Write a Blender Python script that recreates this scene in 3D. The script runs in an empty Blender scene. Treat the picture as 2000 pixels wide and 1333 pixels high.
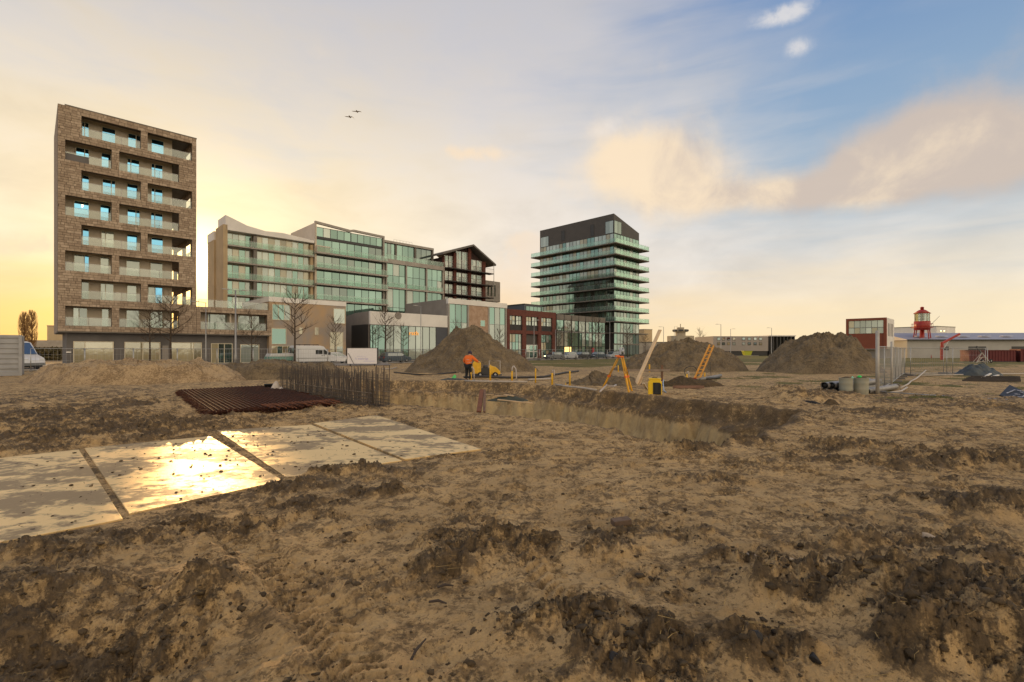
import bpy, bmesh, math, random
import numpy as np
from mathutils import Vector, Matrix

random.seed(7)
rng = np.random.default_rng(11)
scene = bpy.context.scene
COL = scene.collection
R = math.radians

# ------------------------------------------------------------------ camera
FOC, HOR, EYE = 960.0, 685.0, 1.8          # focal length / horizon row of the 2000 px photograph, eye height (m)
cam_d = bpy.data.cameras.new('camera')
cam = bpy.data.objects.new('camera', cam_d)
COL.objects.link(cam)
cam.location = (0, 0, EYE)
cam.rotation_euler = (R(90), 0, 0)
cam_d.sensor_width = 36.0
cam_d.lens = 36.0 * FOC / 2000.0
cam_d.shift_y = (HOR - 666.5) / 2000.0
cam_d.clip_start = 0.1
cam_d.clip_end = 20000
scene.camera = cam

# ------------------------------------------------------------------ sun and sky
SUN_AZ = math.atan2(394 - 1000, FOC)        # left of the view axis, behind the brick tower
SUN_EL = R(8.4)
sun_dir = Vector((math.sin(SUN_AZ) * math.cos(SUN_EL), math.cos(SUN_AZ) * math.cos(SUN_EL), math.sin(SUN_EL)))
sl = bpy.data.lights.new('sun', 'SUN')
sl.energy = 2.0
sl.angle = R(0.9)
sl.color = (1.0, 0.62, 0.26)
so = bpy.data.objects.new('sun', sl)
COL.objects.link(so)
so.rotation_euler = (-sun_dir).to_track_quat('-Z', 'Y').to_euler()
so.location = sun_dir * 300

scene.view_settings.view_transform = 'Standard'
scene.view_settings.look = 'None'
scene.view_settings.exposure = 0.52
scene.view_settings.gamma = 1.0
scene.view_settings.use_curve_mapping = False
scene.cycles.use_denoising = True
scene.cycles.max_bounces = 6
scene.cycles.diffuse_bounces = 3
scene.cycles.transparent_max_bounces = 24
scene.cycles.sample_clamp_indirect = 6.0


class NT:
    """small helper to wire shader nodes"""
    def __init__(self, tree):
        self.t = tree

    def n(self, kind, props=None, **ins):
        nd = self.t.nodes.new(kind)
        for k, v in (props or {}).items():
            setattr(nd, k, v)
        for k, v in ins.items():
            key = int(k[1:]) if k[0] == 'i' and k[1:].isdigit() else k.replace('_', ' ')
            self.put(nd.inputs[key], v)
        return nd

    def put(self, sock, v):
        if hasattr(v, 'is_output') or isinstance(v, bpy.types.NodeSocket):
            self.t.links.new(v, sock)
        elif isinstance(v, bpy.types.Node):
            self.t.links.new(v.outputs[0], sock)
        elif isinstance(v, (tuple, list)) and sock.type == 'RGBA' and len(v) == 3:
            sock.default_value = (*v, 1)
        else:
            sock.default_value = v

    def m(self, op, a, b=None, c=None, clamp=False):
        nd = self.t.nodes.new('ShaderNodeMath')
        nd.operation = op
        nd.use_clamp = clamp
        for i, v in enumerate((a, b, c)):
            if v is not None:
                self.put(nd.inputs[i], v)
        return nd.outputs[0]

    def step(self, v, a, b):
        nd = self.t.nodes.new('ShaderNodeMapRange')
        nd.interpolation_type = 'SMOOTHSTEP'
        self.put(nd.inputs['Value'], v)
        nd.inputs['From Min'].default_value = a
        nd.inputs['From Max'].default_value = b
        return nd.outputs[0]

    def mix(self, f, a, b, blend='MIX'):
        nd = self.t.nodes.new('ShaderNodeMix')
        nd.data_type = 'RGBA'
        nd.blend_type = blend
        self.put(nd.inputs[0], f)
        self.put(nd.inputs[6], a)
        self.put(nd.inputs[7], b)
        return nd.outputs[2]

    def ramp(self, f, stops, interp='LINEAR'):
        nd = self.t.nodes.new('ShaderNodeValToRGB')
        cr = nd.color_ramp
        cr.interpolation = interp
        while len(cr.elements) < len(stops):
            cr.elements.new(0.5)
        for e, (p, c) in zip(cr.elements, stops):
            e.position = p
            e.color = (*c, 1)
        self.put(nd.inputs[0], f)
        return nd.outputs[0]

    def noise(self, vec, scale, detail=4, rough=0.55, dist=0.0):
        nd = self.n('ShaderNodeTexNoise', None, Vector=vec, Scale=scale, Detail=detail, Roughness=rough, Distortion=dist)
        return nd.outputs[0]


def azel(px, py):
    a = (px - 1000) / FOC
    return math.degrees(math.atan(a)), math.degrees(math.atan((HOR - py) / (FOC * math.sqrt(1 + a * a))))


world = bpy.data.worlds.new('World')
scene.world = world
world.use_nodes = True
wt = world.node_tree
wt.nodes.clear()
w = NT(wt)
tc = w.n('ShaderNodeTexCoord')
D = tc.outputs['Generated']
sep = w.n('ShaderNodeSeparateXYZ', None, Vector=D)
X_, Y_, Z_ = sep.outputs
el = w.m('MULTIPLY', w.m('ARCSINE', Z_), 57.2958)
az = w.m('MULTIPLY', w.m('ARCTAN2', X_, Y_), 57.2958)
dp = w.n('ShaderNodeVectorMath', {'operation': 'DOT_PRODUCT'}, i0=D, i1=tuple(sun_dir)).outputs['Value']
sa = w.m('MULTIPLY', w.m('ARCCOSINE', w.m('MINIMUM', dp, 0.99999)), 57.2958)      # degrees from the sun
hz = w.n('ShaderNodeCombineXYZ', None, X=X_, Y=Y_, Z=0.0)
hn = w.n('ShaderNodeVectorMath', {'operation': 'NORMALIZE'}, i0=hz.outputs[0]).outputs[0]
hdp = w.n('ShaderNodeVectorMath', {'operation': 'DOT_PRODUCT'}, i0=hn,
          i1=(math.sin(SUN_AZ), math.cos(SUN_AZ), 0)).outputs['Value']
hd = w.m('MULTIPLY', w.m('ARCCOSINE', w.m('MAXIMUM', w.m('MINIMUM', hdp, 0.99999), -0.99999)), 57.2958)
# cloud sheet coordinates: direction squashed so that clouds lie flat
cv = w.n('ShaderNodeCombineXYZ', None, X=X_, Y=Y_, Z=w.m('MULTIPLY', Z_, 2.6)).outputs[0]
n_big = w.noise(cv, 2.1, 6, 0.52, 0.4)
n_mid = w.noise(cv, 5.5, 7, 0.58, 0.3)
n_puf = w.noise(D, 9.0, 8, 0.55, 0.15)
cs = w.n('ShaderNodeCombineXYZ', None, X=w.m('MULTIPLY', X_, 1.0), Y=Y_, Z=w.m('MULTIPLY', Z_, 7.0)).outputs[0]
n_str = w.noise(cs, 3.2, 6, 0.5, 0.6)

sky = w.n('ShaderNodeTexSky', {'sky_type': 'NISHITA', 'sun_disc': False, 'sun_elevation': R(9),
                               'sun_rotation': SUN_AZ, 'air_density': 1.0, 'dust_density': 1.2,
                               'ozone_density': 2.5})
base = w.mix(1.0, sky.outputs[0], (0.076, 0.082, 0.092), 'MULTIPLY')
# blue of the clear sky, away from the sun
clear = w.ramp(w.m('DIVIDE', el, 60.0, clamp=True),
               [(0.0, (0.45, 0.45, 0.43)), (0.22, (0.33, 0.41, 0.47)), (0.40, (0.23, 0.33, 0.46)), (0.58, (0.125, 0.225, 0.42)), (1.0, (0.07, 0.15, 0.35))])
base = w.mix(0.75, base, clear)
# thin cream veil, thick towards the sun, breaking up away from it, with bright cover added behind the camera
veil = w.m('SUBTRACT', 1.0, w.m('MULTIPLY', w.step(hd, 24, 84), w.step(el, 1, 24)))
veil = w.m('MAXIMUM', veil, w.m('MULTIPLY', w.step(sa, 86, 112), 0.82))  # cloud cover added behind the camera, out of view, to brighten the fronts
veil = w.m('ADD', veil, w.m('MULTIPLY', w.m('SUBTRACT', n_big, 0.5), 1.0))
veil = w.m('ADD', veil, w.m('MULTIPLY', w.m('SUBTRACT', n_str, 0.5), 0.7))
veil = w.m('MULTIPLY', w.step(veil, 0.05, 1.0), 0.93)
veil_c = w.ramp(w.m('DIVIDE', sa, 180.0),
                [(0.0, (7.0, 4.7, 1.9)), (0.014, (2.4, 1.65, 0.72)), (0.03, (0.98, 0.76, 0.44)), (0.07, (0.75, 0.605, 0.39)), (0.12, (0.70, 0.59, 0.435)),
                 (0.18, (0.645, 0.57, 0.485)), (0.27, (0.575, 0.53, 0.48)), (0.42, (0.56, 0.52, 0.47)), (0.50, (0.80, 0.69, 0.53)), (0.60, (1.12, 0.91, 0.64)), (1.0, (1.36, 1.07, 0.72))])  # last stops raised: added brightness out of view that lights the fronts
dark = w.m('MULTIPLY', w.m('ADD', 0.72, w.m('MULTIPLY', n_mid, 0.56)), w.m('SUBTRACT', 1.0, w.m('MULTIPLY', w.step(el, 20, 42), 0.14)))
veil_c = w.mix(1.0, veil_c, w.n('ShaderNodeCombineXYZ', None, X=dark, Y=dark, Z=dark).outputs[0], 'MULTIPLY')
# grey underside patches high up near the zenith side
hi = w.m('MULTIPLY', w.step(w.m('ADD', el, w.m('MULTIPLY', w.m('SUBTRACT', n_mid, 0.5), 26.0)), 12, 40), w.m('SUBTRACT', 1.0, w.step(sa, 84, 100)))
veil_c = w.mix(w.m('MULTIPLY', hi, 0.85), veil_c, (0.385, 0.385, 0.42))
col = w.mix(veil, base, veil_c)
# warm haze along the horizon
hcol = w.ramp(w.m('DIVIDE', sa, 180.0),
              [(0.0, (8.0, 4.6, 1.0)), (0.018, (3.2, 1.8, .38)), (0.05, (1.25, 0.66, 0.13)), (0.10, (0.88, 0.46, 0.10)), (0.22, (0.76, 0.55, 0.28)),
               (0.42, (0.71, 0.58, 0.36)), (0.7, (1.0, 0.87, 0.67)), (1.0, (1.1, 0.96, 0.78))])  # last stops: haze brightened behind the camera to lift the fronts
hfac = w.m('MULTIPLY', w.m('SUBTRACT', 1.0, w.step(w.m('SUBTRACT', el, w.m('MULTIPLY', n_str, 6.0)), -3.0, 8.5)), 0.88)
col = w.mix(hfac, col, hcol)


def blob(px, py, sx, sy):
    """soft cloud centre in azimuth / elevation"""
    a0, e0 = azel(px, py)
    da = w.m('DIVIDE', w.m('SUBTRACT', az, a0), sx)
    de = w.m('DIVIDE', w.m('SUBTRACT', el, e0), sy)
    q = w.m('ADD', w.m('MULTIPLY', da, da), w.m('MULTIPLY', de, de))
    return w.m('EXPONENT', w.m('MULTIPLY', q, -1.0))


def total(bl):
    s = bl[0]
    for b in bl[1:]:
        s = w.m('ADD', s, b)
    return s


cum = total([blob(1235, 300, 6.5, 3.2), blob(1300, 345, 7.5, 3.0), blob(1440, 385, 8.0, 1.9),
             blob(1740, 300, 5.0, 3.2), blob(1850, 250, 4.6, 3.4), blob(1990, 300, 5.5, 3.2), blob(1690, 370, 6.0, 2.0)])
sml = total([blob(1530, 28, 3.6, 1.0), blob(1560, 95, 1.7, 1.0), blob(930, 300, 5.5, 1.1),
             blob(1010, 520, 3.5, 2.6), blob(1040, 470, 3.0, 1.2), blob(20, 475, 4.5, 1.2), blob(1180, 250, 2.5, 1.2)])
edge = w.m('ADD', w.m('MULTIPLY', w.m('SUBTRACT', n_puf, 0.5), 1.35), w.m('MULTIPLY', w.m('SUBTRACT', w.noise(D, 26.0, 6, 0.6), 0.5), 0.35))
cden = w.m('MULTIPLY', w.step(w.m('ADD', cum, edge), 0.12, 1.10), 0.86)
lit = w.step(w.m('ADD', w.m('SUBTRACT', w.m('MULTIPLY', w.noise(D, 8.0, 9, 0.62, 0.4), 2.4), 0.80),
                 w.m('MULTIPLY', w.m('SUBTRACT', 60.0, hd), 0.022)), 0.0, 0.95)
ccol = w.mix(lit, (0.46, 0.375, 0.31), (0.71, 0.56, 0.385))
col = w.mix(cden, col, ccol)
n_fin = w.noise(D, 24.0, 8, 0.6, 0.3)
sden = w.m('MULTIPLY', w.step(w.m('MULTIPLY', sml, w.m('ADD', w.m('MULTIPLY', n_fin, 2.2), -.15)), 0.30, 1.05), 0.80)
col = w.mix(sden, col, w.mix(w.step(hd, 20, 55), (0.70, 0.54, 0.37), (0.55, 0.53, 0.52)))
# below the horizon
col = w.mix(w.step(el, -0.4, -2.5), col, (0.24, 0.19, 0.13))
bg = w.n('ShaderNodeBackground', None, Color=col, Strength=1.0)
wo = w.n('ShaderNodeOutputWorld')
wt.links.new(bg.outputs[0], wo.inputs[0])

# ------------------------------------------------------------------ materials
MATS = {}


def pmat(name, color, rough=0.7, metal=0.0, spec=0.5, var=0.0, vscale=6.0, color2=None, bump=0.0, bscale=40.0, coords='pos', emit=None, estr=0.0, alpha=None):
    """Principled material with procedural colour variation and fine relief"""
    if name in MATS:
        return MATS[name]
    mt = bpy.data.materials.new(name)
    mt.use_nodes = True
    t = mt.node_tree
    t.nodes.clear()
    k = NT(t)
    out = k.n('ShaderNodeOutputMaterial')
    p = k.n('ShaderNodeBsdfPrincipled')
    p.inputs['Roughness'].default_value = rough
    p.inputs['Metallic'].default_value = metal
    p.inputs['Specular IOR Level'].default_value = spec
    tcn = k.n('ShaderNodeTexCoord') if coords == 'Object' else None
    vec = tcn.outputs['Object'] if tcn else k.n('ShaderNodeNewGeometry').outputs['Position']
    c2 = color2 if color2 else tuple(c * (1 - var) for c in color)
    if var or color2:
        f = k.step(k.noise(vec, vscale, 5, 0.6, 0.2), 0.32, 0.68)
        k.put(p.inputs['Base Color'], k.mix(f, color, c2))
    else:
        k.put(p.inputs['Base Color'], color)
    if bump:
        b = k.n('ShaderNodeBump', None, Strength=bump, Distance=0.02, Height=k.noise(vec, bscale, 5, 0.6))
        k.put(p.inputs['Normal'], b.outputs[0])
    if emit:
        p.inputs['Emission Color'].default_value = (*emit, 1)
        p.inputs['Emission Strength'].default_value = estr
    k.t.links.new(p.outputs[0], out.inputs[0])
    MATS[name] = mt
    return mt


def glassmat(name, tint, see=0.0, gloss=0.55, rough=0.03, inside=(0.05, 0.06, 0.055), seetint=(0.8, 0.9, 0.85), fres=0.8):
    """window glass: mirror-like coat over either a dim room or the view through"""
    if name in MATS:
        return MATS[name]
    mt = bpy.data.materials.new(name)
    mt.use_nodes = True
    t = mt.node_tree
    t.nodes.clear()
    k = NT(t)
    out = k.n('ShaderNodeOutputMaterial')
    gl = k.n('ShaderNodeBsdfGlossy', None, Color=tint, Roughness=rough)
    geo = k.n('ShaderNodeNewGeometry')
    wob = k.n('ShaderNodeBump', None, Strength=0.06, Distance=0.05, Height=k.noise(geo.outputs['Position'], 0.9, 2))
    k.put(gl.inputs['Normal'], wob.outputs[0])
    info = k.n('ShaderNodeObjectInfo')
    rnd = info.outputs['Random']
    df = k.n('ShaderNodeBsdfDiffuse', None, Color=k.mix(k.m('MULTIPLY', rnd, 0.8), inside, tuple(min(1, c * 2.6 + 0.01) for c in inside)))
    tr = k.n('ShaderNodeBsdfTransparent', None, Color=seetint)
    body = k.n('ShaderNodeMixShader', None, Fac=see)
    t.links.new(df.outputs[0], body.inputs[1])
    t.links.new(tr.outputs[0], body.inputs[2])
    fr = k.n('ShaderNodeFresnel', None, IOR=1.5)
    f = k.m('ADD', k.m('MULTIPLY', fr.outputs[0], fres), k.m('ADD', gloss * 0.8, k.m('MULTIPLY', rnd, gloss * 0.4)), clamp=True)
    mx = k.n('ShaderNodeMixShader', None, Fac=f)
    t.links.new(body.outputs[0], mx.inputs[1])
    t.links.new(gl.outputs[0], mx.inputs[2])
    t.links.new(mx.outputs[0], out.inputs[0])
    MATS[name] = mt
    return mt


# ------------------------------------------------------------------ object helpers
def tag(o, label=None, cat=None, group=None, kind=None):
    if label:
        o['label'] = label
    if cat:
        o['category'] = cat
    if group:
        o['group'] = group
    if kind:
        o['kind'] = kind
    return o


def link(o, parent=None):
    COL.objects.link(o)
    if parent is not None:
        o.parent = parent
    return o


def empty(name, loc=(0, 0, 0), rz=0.0, label=None, cat=None, group=None, parent=None):
    o = bpy.data.objects.new(name, None)
    o.empty_display_size = 0.2
    link(o, parent)
    o.location = loc
    o.rotation_euler = (0, 0, rz)
    return tag(o, label, cat, group)


def mesh_np(name, verts, faces, mat, parent=None, smooth=False, attrs=None):
    """verts (n,3), faces (m,3|4) numpy -> one mesh object"""
    me = bpy.data.meshes.new(name)
    verts = np.asarray(verts, dtype=np.float32)
    faces = np.asarray(faces, dtype=np.int32)
    m, k = faces.shape
    me.vertices.add(len(verts))
    me.vertices.foreach_set('co', verts.ravel())
    me.loops.add(m * k)
    me.loops.foreach_set('vertex_index', faces.ravel())
    me.polygons.add(m)
    me.polygons.foreach_set('loop_start', np.arange(0, m * k, k, dtype=np.int32))
    me.polygons.foreach_set('loop_total', np.full(m, k, dtype=np.int32))
    if smooth:
        me.polygons.foreach_set('use_smooth', np.ones(m, dtype=bool))
    me.update(calc_edges=True)
    for an, av in (attrs or {}).items():
        at = me.attributes.new(an, 'FLOAT', 'POINT')
        at.data.foreach_set('value', np.asarray(av, dtype=np.float32))
    me.materials.append(mat)
    o = bpy.data.objects.new(name, me)
    return link(o, parent)


class MB:
    """collects boxes, tubes, prisms; build() links ONE mesh object"""
    def __init__(self):
        self.v, self.f = [], []

    def box(self, x0, x1, y0, y1, z0, z1):
        n = len(self.v)
        self.v += [(x0, y0, z0), (x1, y0, z0), (x1, y1, z0), (x0, y1, z0), (x0, y0, z1), (x1, y0, z1), (x1, y1, z1), (x0, y1, z1)]
        self.f += [tuple(n + i for i in q) for q in ((0, 3, 2, 1), (4, 5, 6, 7), (0, 1, 5, 4), (1, 2, 6, 5), (2, 3, 7, 6), (3, 0, 4, 7))]
        return self

    def beam(self, a, b, w_, h_, up=(0, 0, 1)):
        a, b, up = Vector(a), Vector(b), Vector(up)
        d = (b - a).normalized()
        s = d.cross(up)
        s = s.normalized() if s.length > 1e-4 else Vector((1, 0, 0))
        t = s.cross(d).normalized()
        n = len(self.v)
        for p in (a, b):
            for i, j in ((-1, -1), (1, -1), (1, 1), (-1, 1)):
                self.v.append(tuple(p + s * (i * w_ / 2) + t * (j * h_ / 2)))
        self.f += [tuple(n + i for i in q) for q in ((0, 1, 2, 3), (4, 7, 6, 5), (0, 4, 5, 1), (1, 5, 6, 2), (2, 6, 7, 3), (3, 7, 4, 0))]
        return self

    def tube(self, pts, rad, seg=6, caps=True):
        pts = [Vector(p) for p in pts]
        if not isinstance(rad, (list, tuple)):
            rad = [rad] * len(pts)
        n0 = len(self.v)
        prev = None
        for i, p in enumerate(pts):
            d = (pts[min(i + 1, len(pts) - 1)] - pts[max(i - 1, 0)])
            d = d.normalized() if d.length > 1e-6 else Vector((0, 0, 1))
            if prev is None:
                s = d.cross(Vector((0, 0, 1)))
                if s.length < 1e-3:
                    s = Vector((1, 0, 0))
                s.normalize()
            else:
                s = prev - d * prev.dot(d)
                s = s.normalized() if s.length > 1e-4 else d.orthogonal().normalized()
            prev = s
            t = d.cross(s)
            for k in range(seg):
                a = 2 * math.pi * k / seg
                self.v.append(tuple(p + (s * math.cos(a) + t * math.sin(a)) * rad[i]))
        for i in range(len(pts) - 1):
            for k in range(seg):
                a, b = n0 + i * seg + k, n0 + i * seg + (k + 1) % seg
                self.f.append((a, b, b + seg, a + seg))
        if caps:
            self.f.append(tuple(n0 + k for k in reversed(range(seg))))
            e = n0 + (len(pts) - 1) * seg
            self.f.append(tuple(e + k for k in range(seg)))
        return self

    def lathe(self, prof, seg=16, c=(0, 0, 0)):
        n0 = len(self.v)
        for r_, z in prof:
            for k in range(seg):
                a = 2 * math.pi * k / seg
                self.v.append((c[0] + r_ * math.cos(a), c[1] + r_ * math.sin(a), c[2] + z))
        for i in range(len(prof) - 1):
            for k in range(seg):
                a, b = n0 + i * seg + k, n0 + i * seg + (k + 1) % seg
                self.f.append((a, b, b + seg, a + seg))
        self.f.append(tuple(n0 + k for k in reversed(range(seg))))
        e = n0 + (len(prof) - 1) * seg
        self.f.append(tuple(e + k for k in range(seg)))
        return self

    def prism(self, poly, axis, a, b):
        """extrude polygon (2-D points) along axis 'x','y' or 'z' from a to b"""
        n = len(self.v)
        k = len(poly)
        for t in (a, b):
            for p, q in poly:
                self.v.append({'x': (t, p, q), 'y': (p, t, q), 'z': (p, q, t)}[axis])
        self.f.append(tuple(n + i for i in range(k)))
        self.f.append(tuple(n + k + i for i in reversed(range(k))))
        for i in range(k):
            j = (i + 1) % k
            self.f.append((n + j, n + i, n + k + i, n + k + j))
        return self

    def mesh(self, name, mat, smooth=False):
        me = bpy.data.meshes.new(name)
        me.from_pydata(self.v, [], self.f)
        bm = bmesh.new()
        bm.from_mesh(me)
        bmesh.ops.recalc_face_normals(bm, faces=bm.faces)
        bm.to_mesh(me)
        bm.free()
        if smooth:
            for p in me.polygons:
                p.use_smooth = True
        me.materials.append(mat)
        return me

    def build(self, name, mat, parent=None, smooth=False, bevel=0.0):
        o = bpy.data.objects.new(name, self.mesh(name, mat, smooth))
        if bevel:
            b = o.modifiers.new('bevel', 'BEVEL')
            b.width = bevel
            b.segments = 2
            b.limit_method = 'ANGLE'
        return link(o, parent)


UNIT = {}


def ubox(name, mat, parent, x0, x1, y0, y1, z0, z1):
    """box object that shares one unit cube mesh per material"""
    me = UNIT.get(mat.name)
    if me is None:
        b = MB()
        b.box(-.5, .5, -.5, .5, -.5, .5)
        me = UNIT[mat.name] = b.mesh('box_' + mat.name, mat)
    o = bpy.data.objects.new(name, me)
    o.location = ((x0 + x1) / 2, (y0 + y1) / 2, (z0 + z1) / 2)
    o.scale = (max(abs(x1 - x0), 1e-3), max(abs(y1 - y0), 1e-3), max(abs(z1 - z0), 1e-3))
    return link(o, parent)


def copy_tree(o, parent=None):
    c = o.copy()
    COL.objects.link(c)
    if parent is not None:
        c.parent = parent
    for ch in list(o.children):
        copy_tree(ch, c)
    return c


def gp(px, py, z=0.0):
    """photograph pixel -> point on the level z"""
    y = (EYE - z) * FOC / (py - HOR)
    return Vector(((px - 1000) / FOC * y, y, z))


def at(px, py, y):
    """photograph pixel at depth y"""
    return Vector(((px - 1000) / FOC * y, y, EYE + (HOR - py) * y / FOC))


# ------------------------------------------------------------------ noise for terrain
def _h(ix, iy, seed):
    h = (ix.astype(np.int64) * 374761393 + iy.astype(np.int64) * 668265263 + seed * 974634777) & 0xffffffff
    h = ((h ^ (h >> 13)) * 1274126177) & 0xffffffff
    h = ((h ^ (h >> 15)) * 2246822519) & 0xffffffff
    return ((h ^ (h >> 16)) & 0xffffff) / float(0xffffff)


def vnoise(x, y, seed=0):
    ix, iy = np.floor(x), np.floor(y)
    fx, fy = x - ix, y - iy
    fx = fx * fx * fx * (fx * (fx * 6 - 15) + 10)
    fy = fy * fy * fy * (fy * (fy * 6 - 15) + 10)
    a, b = _h(ix, iy, seed), _h(ix + 1, iy, seed)
    c, d = _h(ix, iy + 1, seed), _h(ix + 1, iy + 1, seed)
    return (a + (b - a) * fx) * (1 - fy) + (c + (d - c) * fx) * fy


def fbm(x, y, octs=4, gain=0.5, seed=0):
    s, a, t = 0.0, 1.0, 0.0
    for i in range(octs):
        s = s + a * vnoise(x * 2 ** i + 17.3 * i, y * 2 ** i - 9.1 * i, seed + i)
        t += a
        a *= gain
    return s / t


def lumps(x, y, cell, seed, fill=0.6):
    """height of half-buried clods: rounded bumps scattered one per cell"""
    gx, gy = x / cell, y / cell
    ix, iy = np.floor(gx), np.floor(gy)
    best = np.zeros_like(x)
    for dx in (-1, 0, 1):
        for dy in (-1, 0, 1):
            cx, cy = ix + dx, iy + dy
            r1, r2, r3, r4 = _h(cx, cy, seed), _h(cx, cy, seed + 1), _h(cx, cy, seed + 2), _h(cx, cy, seed + 3)
            rad = (0.18 + 0.42 * r3 * r3) * (r4 < fill)
            ex, ey = gx - cx - r1, gy - cy - r2
            c_, s_ = np.cos(r4 * 40), np.sin(r4 * 40)
            u_, v_ = ex * c_ + ey * s_, (ey * c_ - ex * s_) * (1.0 + 0.7 * r2)
            d2 = (u_ * u_ + v_ * v_) / np.maximum(rad * rad, 1e-6)
            best = np.maximum(best, rad * np.sqrt(np.maximum(0, 1 - d2)) * (0.5 + r1 * 0.7))
    return best * cell


def sstep(v, a, b):
    t = np.clip((v - a) / (b - a), 0, 1)
    return t * t * (3 - 2 * t)

# ------------------------------------------------------------------ the ground
# steel road plates lying in the mud (corner points on the ground)
_pl = [[(252, 1001), (553, 937), (411, 851), (165, 874)], [(560, 931), (785, 898), (608, 829), (424, 840)], [(791, 897), (940, 877), (735, 811), (613, 827)]]
PLATES = [[tuple(gp(*c).xy) for c in q] for q in _pl]
_a, _b, _c = gp(240, 1011).xy, gp(154, 877).xy, gp(0, 1056).xy
_d = (_c - _a).normalized() * 1.8
PLATES.insert(0, [tuple(_a + _d), tuple(_a), tuple(_b), tuple(_b + _d)])
PIT = [gp(*p).xy for p in ((690, 772), (740, 786), (840, 797), (930, 806), (1040, 815), (1160, 834), (1250, 854), (1310, 868), (1400, 873),
                           (1470, 862), (1530, 835), (1572, 806), (1480, 795), (1400, 786), (1330, 779), (1200, 766), (1130, 757),
                           (1000, 749), (870, 745), (740, 743), (690, 746))]


def poly_sd(x, y, poly):
    """signed distance, positive inside"""
    d = np.full(x.shape, 1e9)
    inside = np.zeros(x.shape, dtype=bool)
    n = len(poly)
    for i in range(n):
        ax, ay = poly[i]
        bx, by = poly[(i + 1) % n]
        ex, ey = bx - ax, by - ay
        t = np.clip(((x - ax) * ex + (y - ay) * ey) / (ex * ex + ey * ey), 0, 1)
        d = np.minimum(d, np.hypot(x - ax - t * ex, y - ay - t * ey))
        cond = ((ay > y) != (by > y)) & (x < ex * (y - ay) / (ey if abs(ey) > 1e-9 else 1e-9) + ax)
        inside ^= cond
    return np.where(inside, d, -d)


# heaps and hollows of churned soil: pixel, half width x, half depth y (m), height (m), churn
FEAT = [(170, 1290, .75, .55, -.34, .8), (60, 1190, .8, .35, .10, .7), (330, 1235, .35, .5, .10, .8), (250, 1165, .8, .25, .07, .6),
        (420, 1185, .30, .28, .05, .2),
        (950, 1085, .55, .28, .13, 1.0), (1010, 1060, .35, .2, .06, .6), (860, 1120, .4, .2, .06, .8), (730, 1150, .3, .25, .05, .3),
        (1165, 1080, .35, .22, .07, .7), (1190, 1050, .3, .12, .05, .6),
        (1150, 1230, .45, .28, .09, .9), (1260, 1290, .35, .3, .06, .9), (1020, 1250, .3, .2, .05, .6),
        (1560, 1180, .35, .25, .09, 1.0), (1700, 1200, .5, .3, .16, 1.0), (1830, 1240, .55, .35, .20, 1.0), (1940, 1180, .6, .35, .16, 1.0),
        (1990, 1300, .4, .3, .15, 1.0), (1640, 1140, .5, .2, .08, .9), (1480, 1290, .3, .2, .10, .9), (1780, 1310, .4, .2, .10, 1.0),
        (1900, 1110, .6, .25, .08, .8), (1960, 1000, .9, .5, .16, 1.0), (1850, 1060, .7, .2, .05, .7), (1440, 1100, .4, .2, .06, .8),
        (1330, 1050, .35, .15, .05, .8), (1560, 1075, .6, .15, .05, .5), (1700, 1070, .5, .2, .05, .7),
        (660, 925, .9, .22, .10, 1.0), (560, 955, .7, .2, .05, .8), (740, 965, .5, .2, .05, .9), (600, 985, .5, .2, .05, .8),
        (640, 1010, .5, .15, .03, .7), (430, 1030, .6, .2, .04, .8), (300, 1055, .6, .25, .05, .7), (120, 1090, .7, .3, .05, .8),
        (1000, 985, .3, .2, .02, .3), (1660, 880, .9, .5, .14, .9), (1850, 905, 2.5, .35, .12, .9), (1950, 912, 1.5, .35, .08, .9),
        (1560, 783, .8, .9, .30, .8), (1610, 775, .9, .8, .20, .8), (1530, 770, .7, 1.0, .25, .7), (1340, 882, .5, .35, .16, 1.0), (1440, 868, .6, .3, .16, .9),
        (1500, 822, 1.0, .5, .18, .5), (1400, 940, .8, .25, .06, .6),
        (130, 850, 1.5, 1.5, .05, 1.0), (330, 838, 1.5, 1.2, .05, 1.0), (60, 820, 2.0, 2.0, .05, .9), (230, 825, 1.6, 1.0, .04, .9), (420, 840, .8, .8, .04, 1.0),
        (690, 800, .8, .4, .06, .8), (1880, 780, 3, 1.5, .06, .6), (1950, 800, 2.5, 1, .06, .6), (1800, 790, 2, 1.2, .05, .6), (1700, 810, 2.0, 1, .05, .7)]


TRACKS = [(.20, [tuple(gp(*q).xy) for q in ((1270, 1420), (1215, 1300), (1120, 1180), (1030, 1085), (940, 1010), (860, 960), (790, 925))]),
          (.20, [tuple(gp(*q).xy) for q in ((760, 1420), (640, 1220), (520, 1090), (400, 1020))]),
          (.18, [tuple(gp(*q).xy) for q in ((2100, 1150), (1800, 985), (1600, 925), (1420, 900), (1250, 890))]),
          (.18, [tuple(gp(*q).xy) for q in ((2100, 1020), (1850, 940), (1650, 900), (1500, 880))]),
          (.22, [tuple(gp(*q).xy) for q in ((-100, 880), (200, 820), (420, 785), (560, 770))]),
          (.22, [tuple(gp(*q).xy) for q in ((-100, 840), (200, 796), (400, 770))]),
          (.22, [tuple(gp(*q).xy) for q in ((1450, 800), (1650, 830), (1900, 845), (2100, 850))])]


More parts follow.
